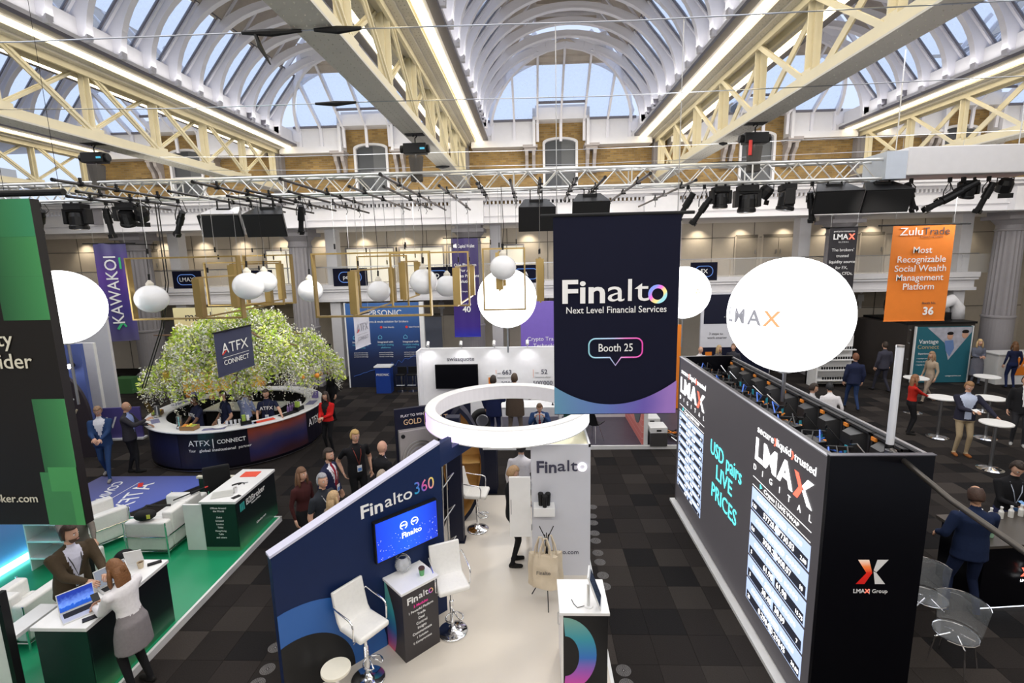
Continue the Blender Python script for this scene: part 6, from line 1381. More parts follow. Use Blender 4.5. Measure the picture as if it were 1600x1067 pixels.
pp = wallpanel('purple_booth_wall', 'purple booth wall with white headline left of the big dark banner', -.4, 2.4, 17.5, 3.45, mat('purple_print', (.16, .10, .42), .5, emit=(.16, .10, .42), es=.2)); text('FX AND CRYPTO', .16, M_text, pp, (.55, -.01, 2.75), U_, V_, bold=.02); text('Crypto Trading', .20, M_text, pp, (-.55, -.01, 2.12), U_, V_); text('Technology', .20, M_text, pp, (-.5, -.01, 1.88), U_, V_); text('G', .4, M_text, pp, (.7, -.01, 3.1), U_, V_, bold=.02)
tg = small('dark_green_panel', 'booth panel', 'dark green upright panel just right of the glowing ring', MB().box(-.3, 0, 0, .3, .08, 1.75), mat('bottle_green', (.01, .07, .05), .5), (1.15, 13.6, .09))
wp = wallpanel('low_white_wall', 'low white wall behind the black shell chairs', 1.2, 2.95, 14.9, 1.5, M_bw2, z0=.09)
ck = thing('pink_brick_panel', 'salmon brick-print panel with a dark oval sign, edge-on to the aisle', 'booth panel', (2.86, 12.6, .09)); 
m_ = bpy.data.materials.new('pink_brick_print'); m_.use_nodes = True; _b = m_.node_tree.nodes['Principled BSDF']; _br = m_.node_tree.nodes.new('ShaderNodeTexBrick'); _tc = m_.node_tree.nodes.new('ShaderNodeTexCoord'); _mp = m_.node_tree.nodes.new('ShaderNodeMapping'); _mp.inputs['Rotation'].default_value = (PI/2, 0, PI/2); m_.node_tree.links.new(_tc.outputs['Object'], _mp.inputs[0]); m_.node_tree.links.new(_mp.outputs[0], _br.inputs[0]); _br.inputs['Scale'].default_value = 3; _br.inputs['Color1'].default_value = (.72, .20, .18, 1); _br.inputs['Color2'].default_value = (.80, .28, .24, 1); _br.inputs['Mortar'].default_value = (.85, .5, .45, 1); m_.node_tree.links.new(_br.outputs[0], _b.inputs[0])
MB().box(-.05, 0, 0, .0, 2.3, 1.6).build('panel', m_, ck); MB().box(0, -.02, 0, .10, 2.3, 1.62).build('edge_post', M_white, ck); MB().prism([(.65+.5*math.cos(2*PI*k/20), .95+.55*math.sin(2*PI*k/20)) for k in range(20)], -.06, -.05, 'x').build('oval_sign', mat('oval_slate', (.10, .13, .15), .5), ck); text('FX', .3, M_text, ck, (-.07, .65, 1.15), (0, -1, 0), (0, 0, 1))
shell_chair((1.62, 12.95, .09), 2.4, 'black shell chair nearest the aisle right of the white tower'); shell_chair((1.42, 13.7, .09), 2.0, 'black shell chair behind another one right of the ring')
for i, lb in enumerate(('nearest the aisle edge', 'in the middle', 'farthest back')):
    p_ = thing('white_case', 'white flight case with black stand between pink panel and LED booth, '+lb, 'case', (3.22, 12.75+.75*i, .09), 0, 'white cases in a row'); MB().box(-.22, -.28, .35, .22, .2, .5).build('lid', M_white, p_, bevel=.01); MB().box(-.22, -.28, 0, .22, .2, .35).build('body', M_steel, p_); MB().box(-.06, -.285, .4, .06, -.28, .44).build('label_plate', M_black, p_)
cbl = thing('cable_heap', 'heap of orange and black cables on the floor beside the white cases', 'cables', (3.72, 13.1, .09)); mb = MB()
for k in range(9): mb.tube([(.1*math.sin(k+j)*1.5, .2*math.cos(j*1.3+k)+j*.08-.2, .03+.02*(k % 3)+.12*abs(math.sin(j+k))) for j in range(7)], .018, 5, (0, 1, 0, 2)[k % 4])
q = mb.build('cable_coil', [M_black, M_or, M_steel], cbl); q['kind'] = 'stuff'
ol = small('orange_post', 'booth panel', 'narrow orange upright just left of the LED wall', MB().box(-.13, 0, 0, .13, .1, 2.75), M_orange, (4.62, 16.0, 0))
# gold vault booth
gv = thing('navy_vault_panel', 'navy booth panel with gold and vault lettering behind the sloping wall', 'booth panel', (-2.62, 9.02, .0), .42); MB().box(0, 0, 0, 1.5, .08, 2.2).build('panel', M_navyd, gv)
text('PLAY TO WIN', .07, M_text, gv, (.33, -.01, 2.06), U_, V_, bold=.02); text('GOLD', .15, mat('gold_letter', (.85, .60, .35), .5), gv, (.33, -.01, 1.93), U_, V_, bold=.03, width=.34); MB().box(.56, -.01, 1.84, .566, 0, 2.1).build('rule_line', MATS['gold_letter'], gv); text('BEAT THE', .07, M_text, gv, (.80, -.01, 2.06), U_, V_, bold=.02); text('VAULT', .15, MATS['gold_letter'], gv, (.82, -.01, 1.93), U_, V_, bold=.03, width=.40)
vd = thing('vault_door', 'grey safe-door prop with concentric rings and a violet lamp', 'safe', (-2.42, 8.98, .75), .45); MB().box(-.12, -.0, 0, .62, .16, 1.05).build('case', mat('safe_grey', (.45, .43, .42), .4, .4), vd, bevel=.01)
for r0 in (.33, .27, .21, .14): MB().lathe([(r0-.02, 0), (r0-.02, .02), (r0, .02), (r0, 0)], n=36).xf(Matrix.Translation((.25, -.0, .5)) @ Matrix.Rotation(PI/2, 4, 'X')).build('dial_ring', M_steel, vd)
MB().sphere((.25, -.05, .5), .07, 16, 10).build('violet_lamp', lum('violet_lamp', (.45, .35, 1.0), 8), vd)
for x in (-.05, .55):
    for z in (.08, .95): MB().cyl((x, -.02, z), (x, 0, z), .04, 10).build('bolt', M_black, vd)
sm = thing('slim_counter', 'small navy counter with white top behind the third bar stool', 'counter', (-1.0, 10.25, 0)); MB().box(-.25, -.2, 0, .2, .2, 1.0).build('body', M_navyd, sm); MB().box(-.28, -.23, 1.0, .23, .23, 1.04).build('counter_top', M_white, sm)
# screens clipped to the gallery rail
for i, (px, py, w_, t_) in enumerate(((292, 437, 46, 'LMAX'), (398, 436, 56, 'o'), (547, 433, 54, 'pepals'), (680, 431, 60, 'XD'), (822, 428, 56, 'A'), (1100, 424, 40, 'FX'))):
    c = at(px, py, Y=20.6); s_ = thing('rail_screen', ('screen with pill-outlined white word on the gallery rail near the far left', 'dark screen on the gallery rail behind the overlapping opal globes', 'dark screen with white word on the gallery rail above the blue wall', 'dark screen on the gallery rail left of the indigo banner', 'dark screen on the gallery rail above the centre balloon', 'dark screen on the gallery rail right of the big dark banner')[i], 'screen', c, 0, 'screens along the gallery rail'); ww = w_/F*20.6
    MB().box(-ww/2, 0, -.36, ww/2, .06, .36).build('panel', M_ban, s_); pr = rrect(ww*.66, .42, .2); MB().tube([(a, -.01, b) for a, b in pr+[pr[0]]], .014, 4).build('pill_outline', mat('pill_blue', (.12, .25, .65), .5, emit=(.12, .25, .65), es=.5), s_); text(t_, .24, M_text, s_, (0, -.012, 0), U_, V_, bold=.03)
for px, py, w_ in ((690, 487, 0), (1347, 450, 1)):
    c = at(px, py, Y=23.3); s_ = thing('pictogram', 'white standing-figure sign over the %s doors under the gallery' % ('blue-grey' if w_ == 0 else 'dark'), 'sign', (c.x, 23.33, 2.75)); MB().sphere((0, 0, .32), .07, 12, 8, sc=(1, .2, 1)).build('head', M_text, s_); MB().prism([(-.13, .22), (.13, .22), (.16, -.08), (.07, -.08), (.06, -.4), (-.06, -.4), (-.07, -.08), (-.16, -.08)], -.01, .0, 'y').build('figure', M_text, s_)

# ================================================================== RIGHT SIDE
M_hpl = mat('table_white', (.85, .85, .83), .3)
def poseur(x, y, lb, r=.32, m_=None):
    t_ = thing('poseur_table', lb, 'table', (x, y, 0), 0, 'round standing tables'); MB().cyl((0, 0, 1.07), (0, 0, 1.10), r, 36).build('table_top', m_ or M_hpl, t_, bevel=.005); MB().cyl((0, 0, .02), (0, 0, 1.07), .035, 14).build('leg', M_steel, t_); MB().lathe([(0, .03), (.05, .05), (.2, .02), (.25, 0), (0, 0)], n=28).build('base', M_chrome, t_); return t_
poseur(10.80, 13.25, 'round standing table between the red-coated woman and the man in a blazer'); poseur(11.95, 13.15, 'round standing table just right of the man in a blazer'); poseur(10.38, 11.2, 'nearest standing table, its foot in front of the man in a blazer', .30, M_hpl)
poseur(13.83, 15.43, 'round standing table by the patterned dress, second farthest'); poseur(11.69, 15.37, 'round standing table below the teal poster, farthest left'); poseur(11.9, 11.4, 'clear-topped round table at the far right of the blazer man', .34, M_glass)
cn = thing('container_stand', 'dark metal exhibition container with riveted side under the orange banner', 'container', (0, 0, 0)); M_dk = mat('container_dark', (.07, .06, .055), .4, .5)
MB().prism([(13.95, 19.0), (16.35, 19.0), (16.35, 20.6), (14.7, 22.0), (13.4, 21.2)], .0, 2.2, 'z').build('container_body', M_dk, cn); MB().box(13.9, 18.97, 2.2, 16.4, 21.5, 2.28).build('roof_slab', M_black, cn)
for z in (.3, .9, 1.5, 2.0): MB().cyl((14.02, 18.96, z), (14.02, 19.0, z), .03, 8).build('rivet', M_steel, cn)
ah = thing('duct_hood', 'dark cowl with a pale curved duct on the container roof', 'machine', (14.9, 19.8, 2.28)); MB().cyl((-1.0, 0, .55), (-.4, 0, .55), .55, 24).build('cowl', M_blackm, ah); MB().tube([(-.4, -.3, .5)]+[(1.2+.0, 0, .1)]*0+[(.3, -.3, .5), (.9, -.3, .75), (1.15, -.3, .45), (1.18, -.3, .05)], .22, 14).build('duct', M_plaster, ah, smooth=True); MB().box(-.4, -.3, 0, 1.0, .3, .28).build('motor_body', M_black, ah)
po = thing('teal_poster', 'teal poster with white and gold words and a photo of two men', 'poster', (15.15, 18.85, .02)); MB().box(-.98, 0, 0, 1.0, .06, 2.1).build('board', mat('poster_teal', (.02, .14, .19), .5), po); [MB().box(q_, -.01, 0, q_+.04, .07, 2.12).build('frame_post', M_white, po) for q_ in (-1.02, 1.0)]
MB().add([(-.62, -.005, 2.08), (.98, -.005, 2.08), (.98, -.005, 1.9), (.25, -.005, .85), (.05, -.005, 1.5)], [(0, 1, 2, 3, 4)]).build('photo_area', mat('photo_pale', (.45, .45, .52), .5, noise=.4, scale=5), po)
for x, z, s_ in ((.22, 1.75, 1), (.75, 1.80, 1.1)):
    MB().sphere((x, -.01, z), .13*s_, 14, 10, sc=(.8, .08, 1)).build('printed_face', M_skin, po); MB().sphere((x, -.014, z+.1*s_), .12*s_, 14, 10, sc=(.95, .08, .55)).build('printed_hair', M_black, po)
MB().prism([(.05, 1.58), (.35, 1.6), (.42, 1.3), (.28, .98), (.12, 1.2)], -.008, -.006, 'y').build('printed_shirt', mat('shirt_print', (.15, .25, .5), .5), po)
text('Vantage', .22, M_text, po, (-.52, -.01, 1.55), U_, V_, bold=.012); text('Connect', .22, mat('gold_print', (.5, .42, .25), .5), po, (-.52, -.01, 1.35), U_, V_); text('Experience', .09, M_text, po, (-.65, -.01, 1.1), U_, V_, bold=.015); text('Vantage Markets', .08, M_text, po, (-.5, -.01, .25), U_, V_); text('vantagemarkets.com', .07, M_text, po, (.5, -.01, .25), U_, V_, bold=.01)
for i in range(3): text('> Liquidity & technology', .055, M_text, po, (-.62, -.01, .92-.12*i), U_, V_)
rk = thing('brochure_rack', 'white stepped rack of small black packets by the two white-shirted men', 'rack', (11.2, 18.6, 0)); MB().box(-.85, .3, 0, .75, .4, 1.85).box(-.85, -.3, 0, -.80, .4, 1.7).build('rack_frame', M_white, rk)
text('A&FX', .16, M_steel, rk, (.35, .28, 1.62), U_, V_)
for i in range(4):
    z = .25+.36*i; MB().box(-.8, -.28+.1*i, z, .72, .3, z+.04).build('shelf', M_white, rk)
    for k in range(14): MB().box(-.55+.09*k, -.2+.1*i, z+.04, -.50+.09*k, -.16+.1*i, z+.13).build('packet', M_black, rk)
bs = wallpanel('striped_exhibit_wall', 'navy and white exhibit wall with orange cube mark beside the huge balloon', 6.35, 9.0, 19.0, 3.5, M_tow); MB().box(-1.22, -.01, 2.35, 1.3, 0, 3.45).build('navy_field', M_navyd, bs); MB().box(-1.25, -.01, 0, 1.3, 0, 1.45).build('navy_field', M_navyd, bs)
text('3 steps to', .13, M_textd, bs, (-.75, -.01, 1.97), U_, V_); text('work smarter', .13, M_textd, bs, (-.7, -.01, 1.82), U_, V_); MB().box(-1.12, -.03, 1.02, -.88, -.01, 1.28).build('cube_mark', M_orange, bs); text('+ Solution', .09, M_text, bs, (-.3, -.012, 2.6), U_, V_)
od = thing('orange_desk', 'white reception desk with an orange front at the far right', 'desk', (17.9, 18.5, 0)); MB().box(-1.0, 0, 0, 2.2, .7, 1.1).build('body', M_white, od); MB().box(-.4, -.02, .35, 2.2, 0, 1.0).build('orange_front', M_orange, od); MB().box(-1.05, -.05, 1.1, 2.25, .75, 1.14).build('counter_top', M_white, od); text('rzerve', .2, M_text, od, (.1, -.03, .72), U_, V_, bold=.02)
# bar on the right foreground
rbn = thing('black_bar_counter', 'black bar counter with lit cross emblem and glowing foot at the lower right', 'bar', (6.05, 6.40, 0)); MB().prism([(-.02, .0), (1.9, .18), (2.5, 2.5), (.75, 2.5), (.75, .95), (.0, .9)][0:2]+[(1.9, .9), (.0, .75)], .12, 1.02, 'z').build('bar_body', M_ledb, rbn)
MB().prism([(-.06, -.04), (1.95, .14), (1.95, .95), (-.06, .8)], 1.02, 1.06, 'z').build('bar_top', mat('bar_top_dark', (.07, .06, .05), .35), rbn); MB().prism([(.14, .14), (1.8, .30), (1.8, .75), (.14, .6)], .0, .10, 'z').build('glow_foot', lum('foot_glow', (.85, .92, 1), 2.2), rbn)
emblem(rbn, .55, .66, -.0, .07, M_gw, M_gr); text('LMAX', .05, M_gw, rbn, (.55, -.003, .54), U_, V_)
bbk = thing('back_bar', 'low open-shelved back bar with white edges beside the LED booth', 'bar', (3.98, 5.9, 0)); 
for z, d_ in ((.98, 0), (.55, .02), (.12, .04)): MB().prism([(.1, 0), (.62+d_, .0), (2.3, 2.35), (1.8, 2.75)], z, z+.035, 'z').build('shelf', M_blackm, bbk); MB().bar((.62+d_, -.005, z+.018), (2.3, 2.345, z+.018), .012, .05).build('shelf_edge', M_edge, bbk)
MB().prism([(.1, 0), (.16, 0), (1.86, 2.7), (1.8, 2.75)], 0, 1.0, 'z').build('back_panel', M_black, bbk)
for i in range(10):
    x, y = 6.15+.17*i, 6.98+.03*i-.0
    b = thing('milk_bottle', 'small frosted bottle in the row on the black bar, %s from the left' % ORD[i], 'bottle', (x, y, 1.062), 0, 'frosted bottles on the black bar'); MB().lathe([(0, 0), (.032, 0), (.033, .1), (.015, .13), (.015, .16), (0, .16)], n=12).build('bottle_body', mat('frosted_white', (.75, .75, .72), .4), b); MB().cyl((0, 0, .16), (0, 0, .175), .018, 10).build('cap', M_white, b)
cup(6.25, 6.60, 1.062, 'pale green paper cup at the corner of the black bar', mat('cup_mint', (.35, .6, .42), .5), .045, .12); cup(5.85, 7.72, 1.02, 'pale green paper cup on the back bar by the LED booth corner', MATS['cup_mint'], .045, .11)
bw_ = thing('snack_basket', 'shallow wicker basket on the black bar by the bottles', 'basket', (6.12, 7.0-.12, 1.062)); MB().lathe([(0, 0), (.14, 0), (.17, .07), (.155, .07), (.13, .012), (0, .012)], n=20).build('basket_body', mat('wicker', (.32, .2, .08), .7, bump=.5, scale=40), bw_); 
for i in range(5): MB().cb((.05*math.cos(i*1.3), .05*math.sin(i*1.3), .04), (.08, .05, .02), 0, (.2, .1, i)).build('snack', M_textc, bw_)
for i, (x, y) in enumerate(((5.6, 7.45), (5.75, 7.55), (5.68, 7.62))): small('menu_card', 'card', 'upright white card on the back bar by the LED booth, %s of three' % ORD[i], MB().cb((0, 0, .11), (.12, .008, .22), 0, (.15, 0, .5)), M_white, (x, y, 1.02))
jg = thing('ice_jug', 'clear plastic jug on the middle shelf of the back bar', 'jug', (5.0, 6.75, .59)); MB().lathe([(0, 0), (.09, 0), (.11, .26), (.1, .26), (.08, .012)], n=18).build('jug_body', mat('clear_plastic', (.7, .75, .8), .1, alpha=.5), jg); MB().tube([(.1, 0, .22), (.17, 0, .18), (.09, 0, .06)], .01).build('handle', MATS['clear_plastic'], jg)
# clear chairs
M_ac = mat('acrylic', (.8, .85, .9), .03, alpha=.09, noise=0, spec=.9)
def clear_chair(loc, rz, lb):
    c = thing('clear_chair', lb, 'chair', loc, rz, 'clear acrylic chairs'); vs = []; nu, nv = 10, 6
    MB().cyl((0, 0, .44), (0, 0, .455), .22, 30).build('seat', M_ac, c)
    mb = MB(); vs = []
    for j in range(5):
        for k in range(13):
            a = PI*.12+PI*.76*k/12; vs.append((.235*math.cos(a)*(1+.05*j), .235*math.sin(a)*(1+.1*j), .46+.09*j))
    mb.add(vs, [(j*13+k, j*13+k+1, (j+1)*13+k+1, (j+1)*13+k) for j in range(4) for k in range(12)]); o = mb.build('backrest', M_ac, c, smooth=True); s_ = o.modifiers.new('s', 'SOLIDIFY'); s_.thickness = .012
    MB().tube([(vs[52+k][0], vs[52+k][1], vs[52+k][2]) for k in range(13)], .006, 6).build('rim', M_chrome, c)
    for a in (.78, 2.36, 3.93, 5.5): MB().tube([(.05*math.cos(a), .05*math.sin(a), .43), (.2*math.cos(a), .2*math.sin(a), .36), (.26*math.cos(a), .26*math.sin(a), 0)], .010, 8).build('leg', M_chrome, c)
    MB().tube([(.22*math.cos(2*PI*k/16), .22*math.sin(2*PI*k/16), .43) for k in range(17)], .008, 6).build('seat_ring', M_chrome, c)
clear_chair((5.02, 5.55, 0), -1.0, 'clear acrylic chair nearest the camera beside the black end panel'); clear_chair((5.18, 6.2, 0), -.4, 'clear acrylic chair beside the man in the navy suit')
vp = thing('light_tube', 'tall pale tube standing at the corner of the LED booth', 'lamp', (3.58, 4.95, 3.0)); MB().cyl((0, 0, .05), (0, 0, 1.05), .035, 16, mi=0).build('tube', mat('tube_pale', (.72, .74, .80), .35), vp); MB().cyl((0, 0, -.1), (0, 0, .06), .04, 12).build('socket', M_black, vp); MB().cyl((0, 0, 1.05), (0, 0, 1.07), .036, 16).build('cap', M_steel, vp)
hr = thing('stay_pole', 'dark pole running down from the LED booth corner towards the lower right', 'pole', (0, 0, 0)); a = at(1392, 703, Z=3.03); b = at(1610, 868, Y=a.y-1.2)
MB().tube([a, (a+b)/2-Vector((0, 0, .04)), b, b+(b-a)*.3], .028, 10).build('pole_body', mat('pole_bronze', (.10, .09, .08), .3, .7), hr, smooth=True); MB().cyl(a, a+Vector((0, 0, -.1)), .05, 10).build('end_clamp', M_steel, hr)

# ================================================================== PEOPLE
def ik(a, b, l1, l2, hint):
    a, b, hint = Vector(a), Vector(b), Vector(hint); d = b-a; L = d.length
    if L > (l1+l2)*.995: b = a+d*((l1+l2)*.995/L); d = b-a; L = d.length
    x = (l1*l1-l2*l2+L*L)/(2*L); h = math.sqrt(max(0, l1*l1-x*x)); u = d/L; p = hint-u*hint.dot(u); p.normalize()
    return a+u*x+p*h, b
def ovals(mb, secs, n=16):
    """secs: (centre, halfwidth, halfdepth, matrix) rings lofted and capped"""
    vs = []
    for c, w, d, R_ in secs:
        for k in range(n):
            t = 2*PI*k/n; vs.append(Vector(c)+R_ @ Vector((w*math.cos(t), d*math.sin(t), 0)))
    m = len(secs); fs = [(i*n+k, i*n+(k+1) % n, (i+1)*n+(k+1) % n, (i+1)*n+k) for i in range(m-1) for k in range(n)]
    fs += [tuple(range(n-1, -1, -1)), tuple((m-1)*n+k for k in range(n))]
    return mb.add(vs, fs)
def limb(mb, a, b, r0, r1, n=10):
    a, b = Vector(a), Vector(b); mb.tube([a-(b-a).normalized()*r0*.5, a, a.lerp(b, .35), b, b+(b-a).normalized()*r1*.5], [r0*.55, r0, r0*.62+r1*.42, r1, r1*.55], n)
HM = {}
def head_mesh(mb, M_, k, beard=False):
    """head with nose, brow, eyes, mouth and ears; local +Y is the face; materials: 0 skin 1 eye 2 lip 3 iris"""
    n, m = 24, 18; W, D, H_ = .074*k, .092*k, .118*k; vs = []
    for i in range(m+1):
        t = PI*i/m
        for j in range(n):
            p = 2*PI*j/n; x, y, z = math.sin(t)*math.sin(p), math.sin(t)*math.cos(p), math.cos(t)
            X, Y, Z = x*W, y*D, z*H_
            if z < 0: X *= 1-.30*(-z)**1.6; Y *= 1-.12*(-z)**2; Y += .012*k*(-z) if y > 0 else .004*k
            if y > .3:
                g = math.exp(-((x/.16)**2+((z+.12)/.20)**2)); Y += .020*k*g*(1.0 if z < .12 else .5)
                Y += .005*k*math.exp(-((z-.22)/.10)**2)*math.exp(-(x/.6)**2)
                Y -= .008*k*(math.exp(-(((x-.38)/.2)**2+((z-.06)/.12)**2))+math.exp(-(((x+.38)/.2)**2+((z-.06)/.12)**2)))
                Y += .006*k*math.exp(-((x/.3)**2+((z+.52)/.12)**2)); Y += .007*k*math.exp(-((x/.3)**2+((z+.86)/.14)**2))
            vs.append((X, Y, Z))
    h = MB(); h.add(vs, [(i*n+j, i*n+(j+1) % n, (i+1)*n+(j+1) % n, (i+1)*n+j) for i in range(m) for j in range(n)])
    for s in (-1, 1):
        h.sphere((s*.029*k, .078*k, .008*k), .0115*k, 8, 6, 1); h.sphere((s*.029*k, .0875*k, .008*k), .0055*k, 6, 5, 3)
        h.sphere((s*.075*k, -.004*k, -.005*k), .024*k, 8, 6, 0, (.35, .6, 1.1)); h.bar((s*.016*k, .0915*k, .030*k), (s*.044*k, .083*k, .031*k), .006*k, .005*k, 3)
    h.sphere((0, .0945*k, -.058*k), .021*k, 8, 6, 2, (1, .35, .28)); h.xf(M_); base = len(mb.v); mb.v += h.v; mb.f += [tuple(i+base for i in f) for f in h.f]; mb.m += h.m
def hand(mb, w, d, palm_n, s, side, mi=0, curl=.5):
    """palm and five bent fingers of unequal length from the wrist w along d"""
    w, d = Vector(w), Vector(d).normalized(); pn = Vector(palm_n); pn = (pn-d*pn.dot(d)); pn = pn.normalized() if pn.length > .01 else d.orthogonal().normalized(); sx = d.cross(pn)*side
    h = MB(); R_ = Matrix((sx, d, pn)).transposed()
    ovals(h, [(w-d*.015*s, .026*s, .020*s, Matrix((sx, pn, d)).transposed()), (w+d*.03*s, .038*s, .016*s, Matrix((sx, pn, d)).transposed()), (w+d*.075*s, .042*s, .014*s, Matrix((sx, pn, d)).transposed()), (w+d*.09*s, .036*s, .010*s, Matrix((sx, pn, d)).transposed())], 10)
    for k, (off, L) in enumerate(((-.030, .066), (-.010, .076), (.011, .072), (.030, .056))):
        p0 = w+d*.075*s+sx*off*s; a1 = curl*.5; a2 = curl*1.2; a3 = curl*1.9; seg = L*s/2.6
        d1 = d*math.cos(a1)+pn*math.sin(a1); d2 = d*math.cos(a2)+pn*math.sin(a2); d3 = d*math.cos(a3)+pn*math.sin(a3)
        p1 = p0+d1*seg*1.2; p2 = p1+d2*seg*.9; p3 = p2+d3*seg*.7; h.tube([p0, p1, p2, p3], [.0098*s, .0092*s, .0085*s, .0065*s], 7)
    t0 = w+d*.025*s-sx*.028*s; t1 = t0+(d*.5-sx*.75+pn*.3).normalized()*.034*s; t2 = t1+(d*.8-sx*.15+pn*.5).normalized()*.03*s; h.tube([t0, t1, t2], [.013*s, .011*s, .008*s], 7)
    base = len(mb.v); mb.v += h.v; mb.f += [tuple(i+base for i in f) for f in h.f]; mb.m += [mi]*len(h.f)
CL = {}
def C_(c):
    return mat('cloth_%02x%02x%02x' % tuple(int(max(0, min(1, q))**.45*255) for q in c), c, .85, bump=.2, scale=30, noise=.12, spec=.25)
def person(x, y, face, h, label, top, bottom, hair=(.03, .02, .015), style='short', skin=M_skin, shoe=(.015, .014, .013), lean=0, la=None, ra=None, legs='stand', look=(0, 0), shirt=None, vee=0, tie=None, sleeve='long', skirt=None, z0=0, lanyard=None, female=False, vox=.024, wide=1.0, seat=None, group=None, hem=.84, tee=None, beard=None, held=None, blend=None):
    s = h/1.76; r = thing('person', label, 'person', (x, y, z0), math.atan2(-face[0], face[1]), group)
    pz = .95 if seat is None else (seat/s+.09)
    TM = Matrix.Translation((0, 0, pz)) @ Matrix.Rotation(-lean, 4, 'X') @ Matrix.Translation((0, 0, -.95))
    T = lambda p: TM @ Vector(p)
    R3 = TM.to_3x3(); I3 = Matrix.Identity(3); mb = MB(); segs = []
    ww = wide*(.93 if female else 1.0); jk = .012 if vee else 0
    wa = .128 if female else .150
    secs = [(.83, .135, .10), (.88, .165+jk, .118+jk), (.96, .168+jk, .120+jk), (1.06, (wa+.012+jk), .108+jk), (1.14, wa+jk, .104+jk), (1.24, .160+jk, .115+jk), (1.34, .172+jk, .118+jk), (1.41, .150+jk, .098), (1.455, .085, .065), (1.47, .05, .05)]
    ovals(mb, [(T((0, (-.01 if z > 1.3 else 0)+(.012 if female and 1.2 < z < 1.36 else 0), z)), w*ww, d, R3) for z, w, d in secs], 18)
    segs.append(('torso', T((0, 0, .9)), T((0, 0, 1.38)), .14))
    nb, nt = T((0, -.01, 1.43)), T((0, .012, 1.55)); limb(mb, nb, nt, .058, .052); segs.append(('neck', T((0, 0, 1.475)), nt, .05))
    hm = []
    for sd, tgt in ((-1, la), (1, ra)):
        sh_ = T((sd*.178*ww, -.012, 1.395)); tg = tgt or (sd*.25, .05, .88)
        hd = Vector(tg); el, wr = ik(sh_, hd, .285, .255, Vector((sd*.5, -.75, -.45)))
        if tee and False: pass
        fat = .012 if (vee or sleeve == 'puff') else 0
        limb(mb, sh_, el, .056+fat, .043+fat); limb(mb, el, wr, .044+fat*1.2, .030+fat*.8)
        segs.append(('uparm', sh_, el, .05+fat)); segs.append(('farm', el, wr, .038+fat)); hm.append((wr, (wr-el).normalized(), sd))
    if seat is None:
        if legs == 'walk': an = {-1: (-.085, .26, .09), 1: (.085, -.24, .13)}
        elif legs == 'cross': an = {-1: (.10, .10, .08), 1: (-.02, -.10, .08)}
        elif legs == 'wide': an = {-1: (-.17, .02, .08), 1: (.16, -.02, .08)}
        else: an = {-1: (-.10, .02, .08), 1: (.10, -.03, .08)}
    else: an = {-1: (-.12, .42, .08), 1: (.12, .36, .08)}
    for sd in (-1, 1):
        hp = Vector((sd*.088, 0, pz-.03)); kn, ak = ik(hp, an[sd], .44, .425, Vector((0, 1, .15 if seat is None else .9)))
        limb(mb, hp, kn, .088, .058, 12); limb(mb, kn, ak, .057, .038, 12); segs.append(('thigh', hp, kn, .08)); segs.append(('shin', kn, ak, .05))
        fz = ak.z-.045; f0 = Vector((ak.x, ak.y-.045, fz)); f1 = Vector((ak.x+sd*.02, ak.y+.165, fz-.005))
        mb.tube([f0+Vector((0, -.02, 0)), f0, (f0+f1)/2, f1, f1+Vector((0, .02, 0))], [.02, .038, .042, .036, .02], 10); segs.append(('foot', f0, f1, .035)); segs.append(('foot', ak+Vector((0, 0, -.02)), f0, .03))
    if skirt:
        zl = skirt; ovals(mb, [(T((0, 0, 1.04)), .135, .11, R3), (T((0, 0, .95)), .185, .15, R3), ((0, .01, .80), .205, .17, I3), ((0, .01, zl), .22, .18, I3)], 20); segs.append(('skirt', (0, 0, .98), (0, 0, zl+.05), .17))
    if vee:
        ovals(mb, [(T((0, 0, 1.0)), .168*ww, .128, R3), (T((0, 0, .90)), .18*ww, .135, R3), (T((0, 0, hem-.02)), .188*ww, .14, R3)], 18); segs.append(('torso', T((0, 0, hem+.1)), T((0, 0, 1.1)), .15))
    for i in range(len(mb.v)): mb.v[i] = tuple(c*s for c in mb.v[i])
    me = mb.mesh('tmp', M_skin); o = bpy.data.objects.new('tmp', me); COL.objects.link(o)
    md = o.modifiers.new('r', 'REMESH'); md.mode = 'VOXEL'; md.voxel_size = vox; sm = o.modifiers.new('s', 'SMOOTH'); sm.factor = .5; sm.iterations = 4
    dg = bpy.context.evaluated_depsgraph_get(); rm = bpy.data.meshes.new_from_object(o.evaluated_get(dg)); bpy.data.objects.remove(o); bpy.data.meshes.remove(me)
    nv = len(rm.vertices); co = np.empty(nv*3, np.float32); rm.vertices.foreach_get('co', co); co = co.reshape(-1, 3)
    fl = [tuple(p.vertices) for p in rm.polygons]; cen = np.array([co[list(f)].mean(0) for f in fl])/s
    best = np.full(len(fl), 9e9); zone = np.zeros(len(fl), int); tt = np.zeros(len(fl))
    for i, (zn, a, b, rad) in enumerate(segs):
        a, b = np.array(a, float), np.array(b, float); d = b-a; t = np.clip(((cen-a)@d)/(d@d), 0, 1); q = np.linalg.norm(cen-a-t[:, None]*d, axis=1)/rad
        m_ = q < best; best[m_] = q[m_]; zone[m_] = i; tt[m_] = t[m_]
    TI = np.array(TM.inverted()); lc = cen@TI[:3, :3].T+TI[:3, 3]
    mats = [skin, M_white, mat('lip', (.5, .2, .17), .5), mat('iris', (.03, .02, .015), .3), C_(top), C_(bottom), C_(shoe), C_(shirt or (.8, .8, .82)), C_(tie or (.3, .01, .02)), C_(tee or top)]
    zn = np.array([q[0] for q in segs])[zone]; mi = np.zeros(len(fl), int)
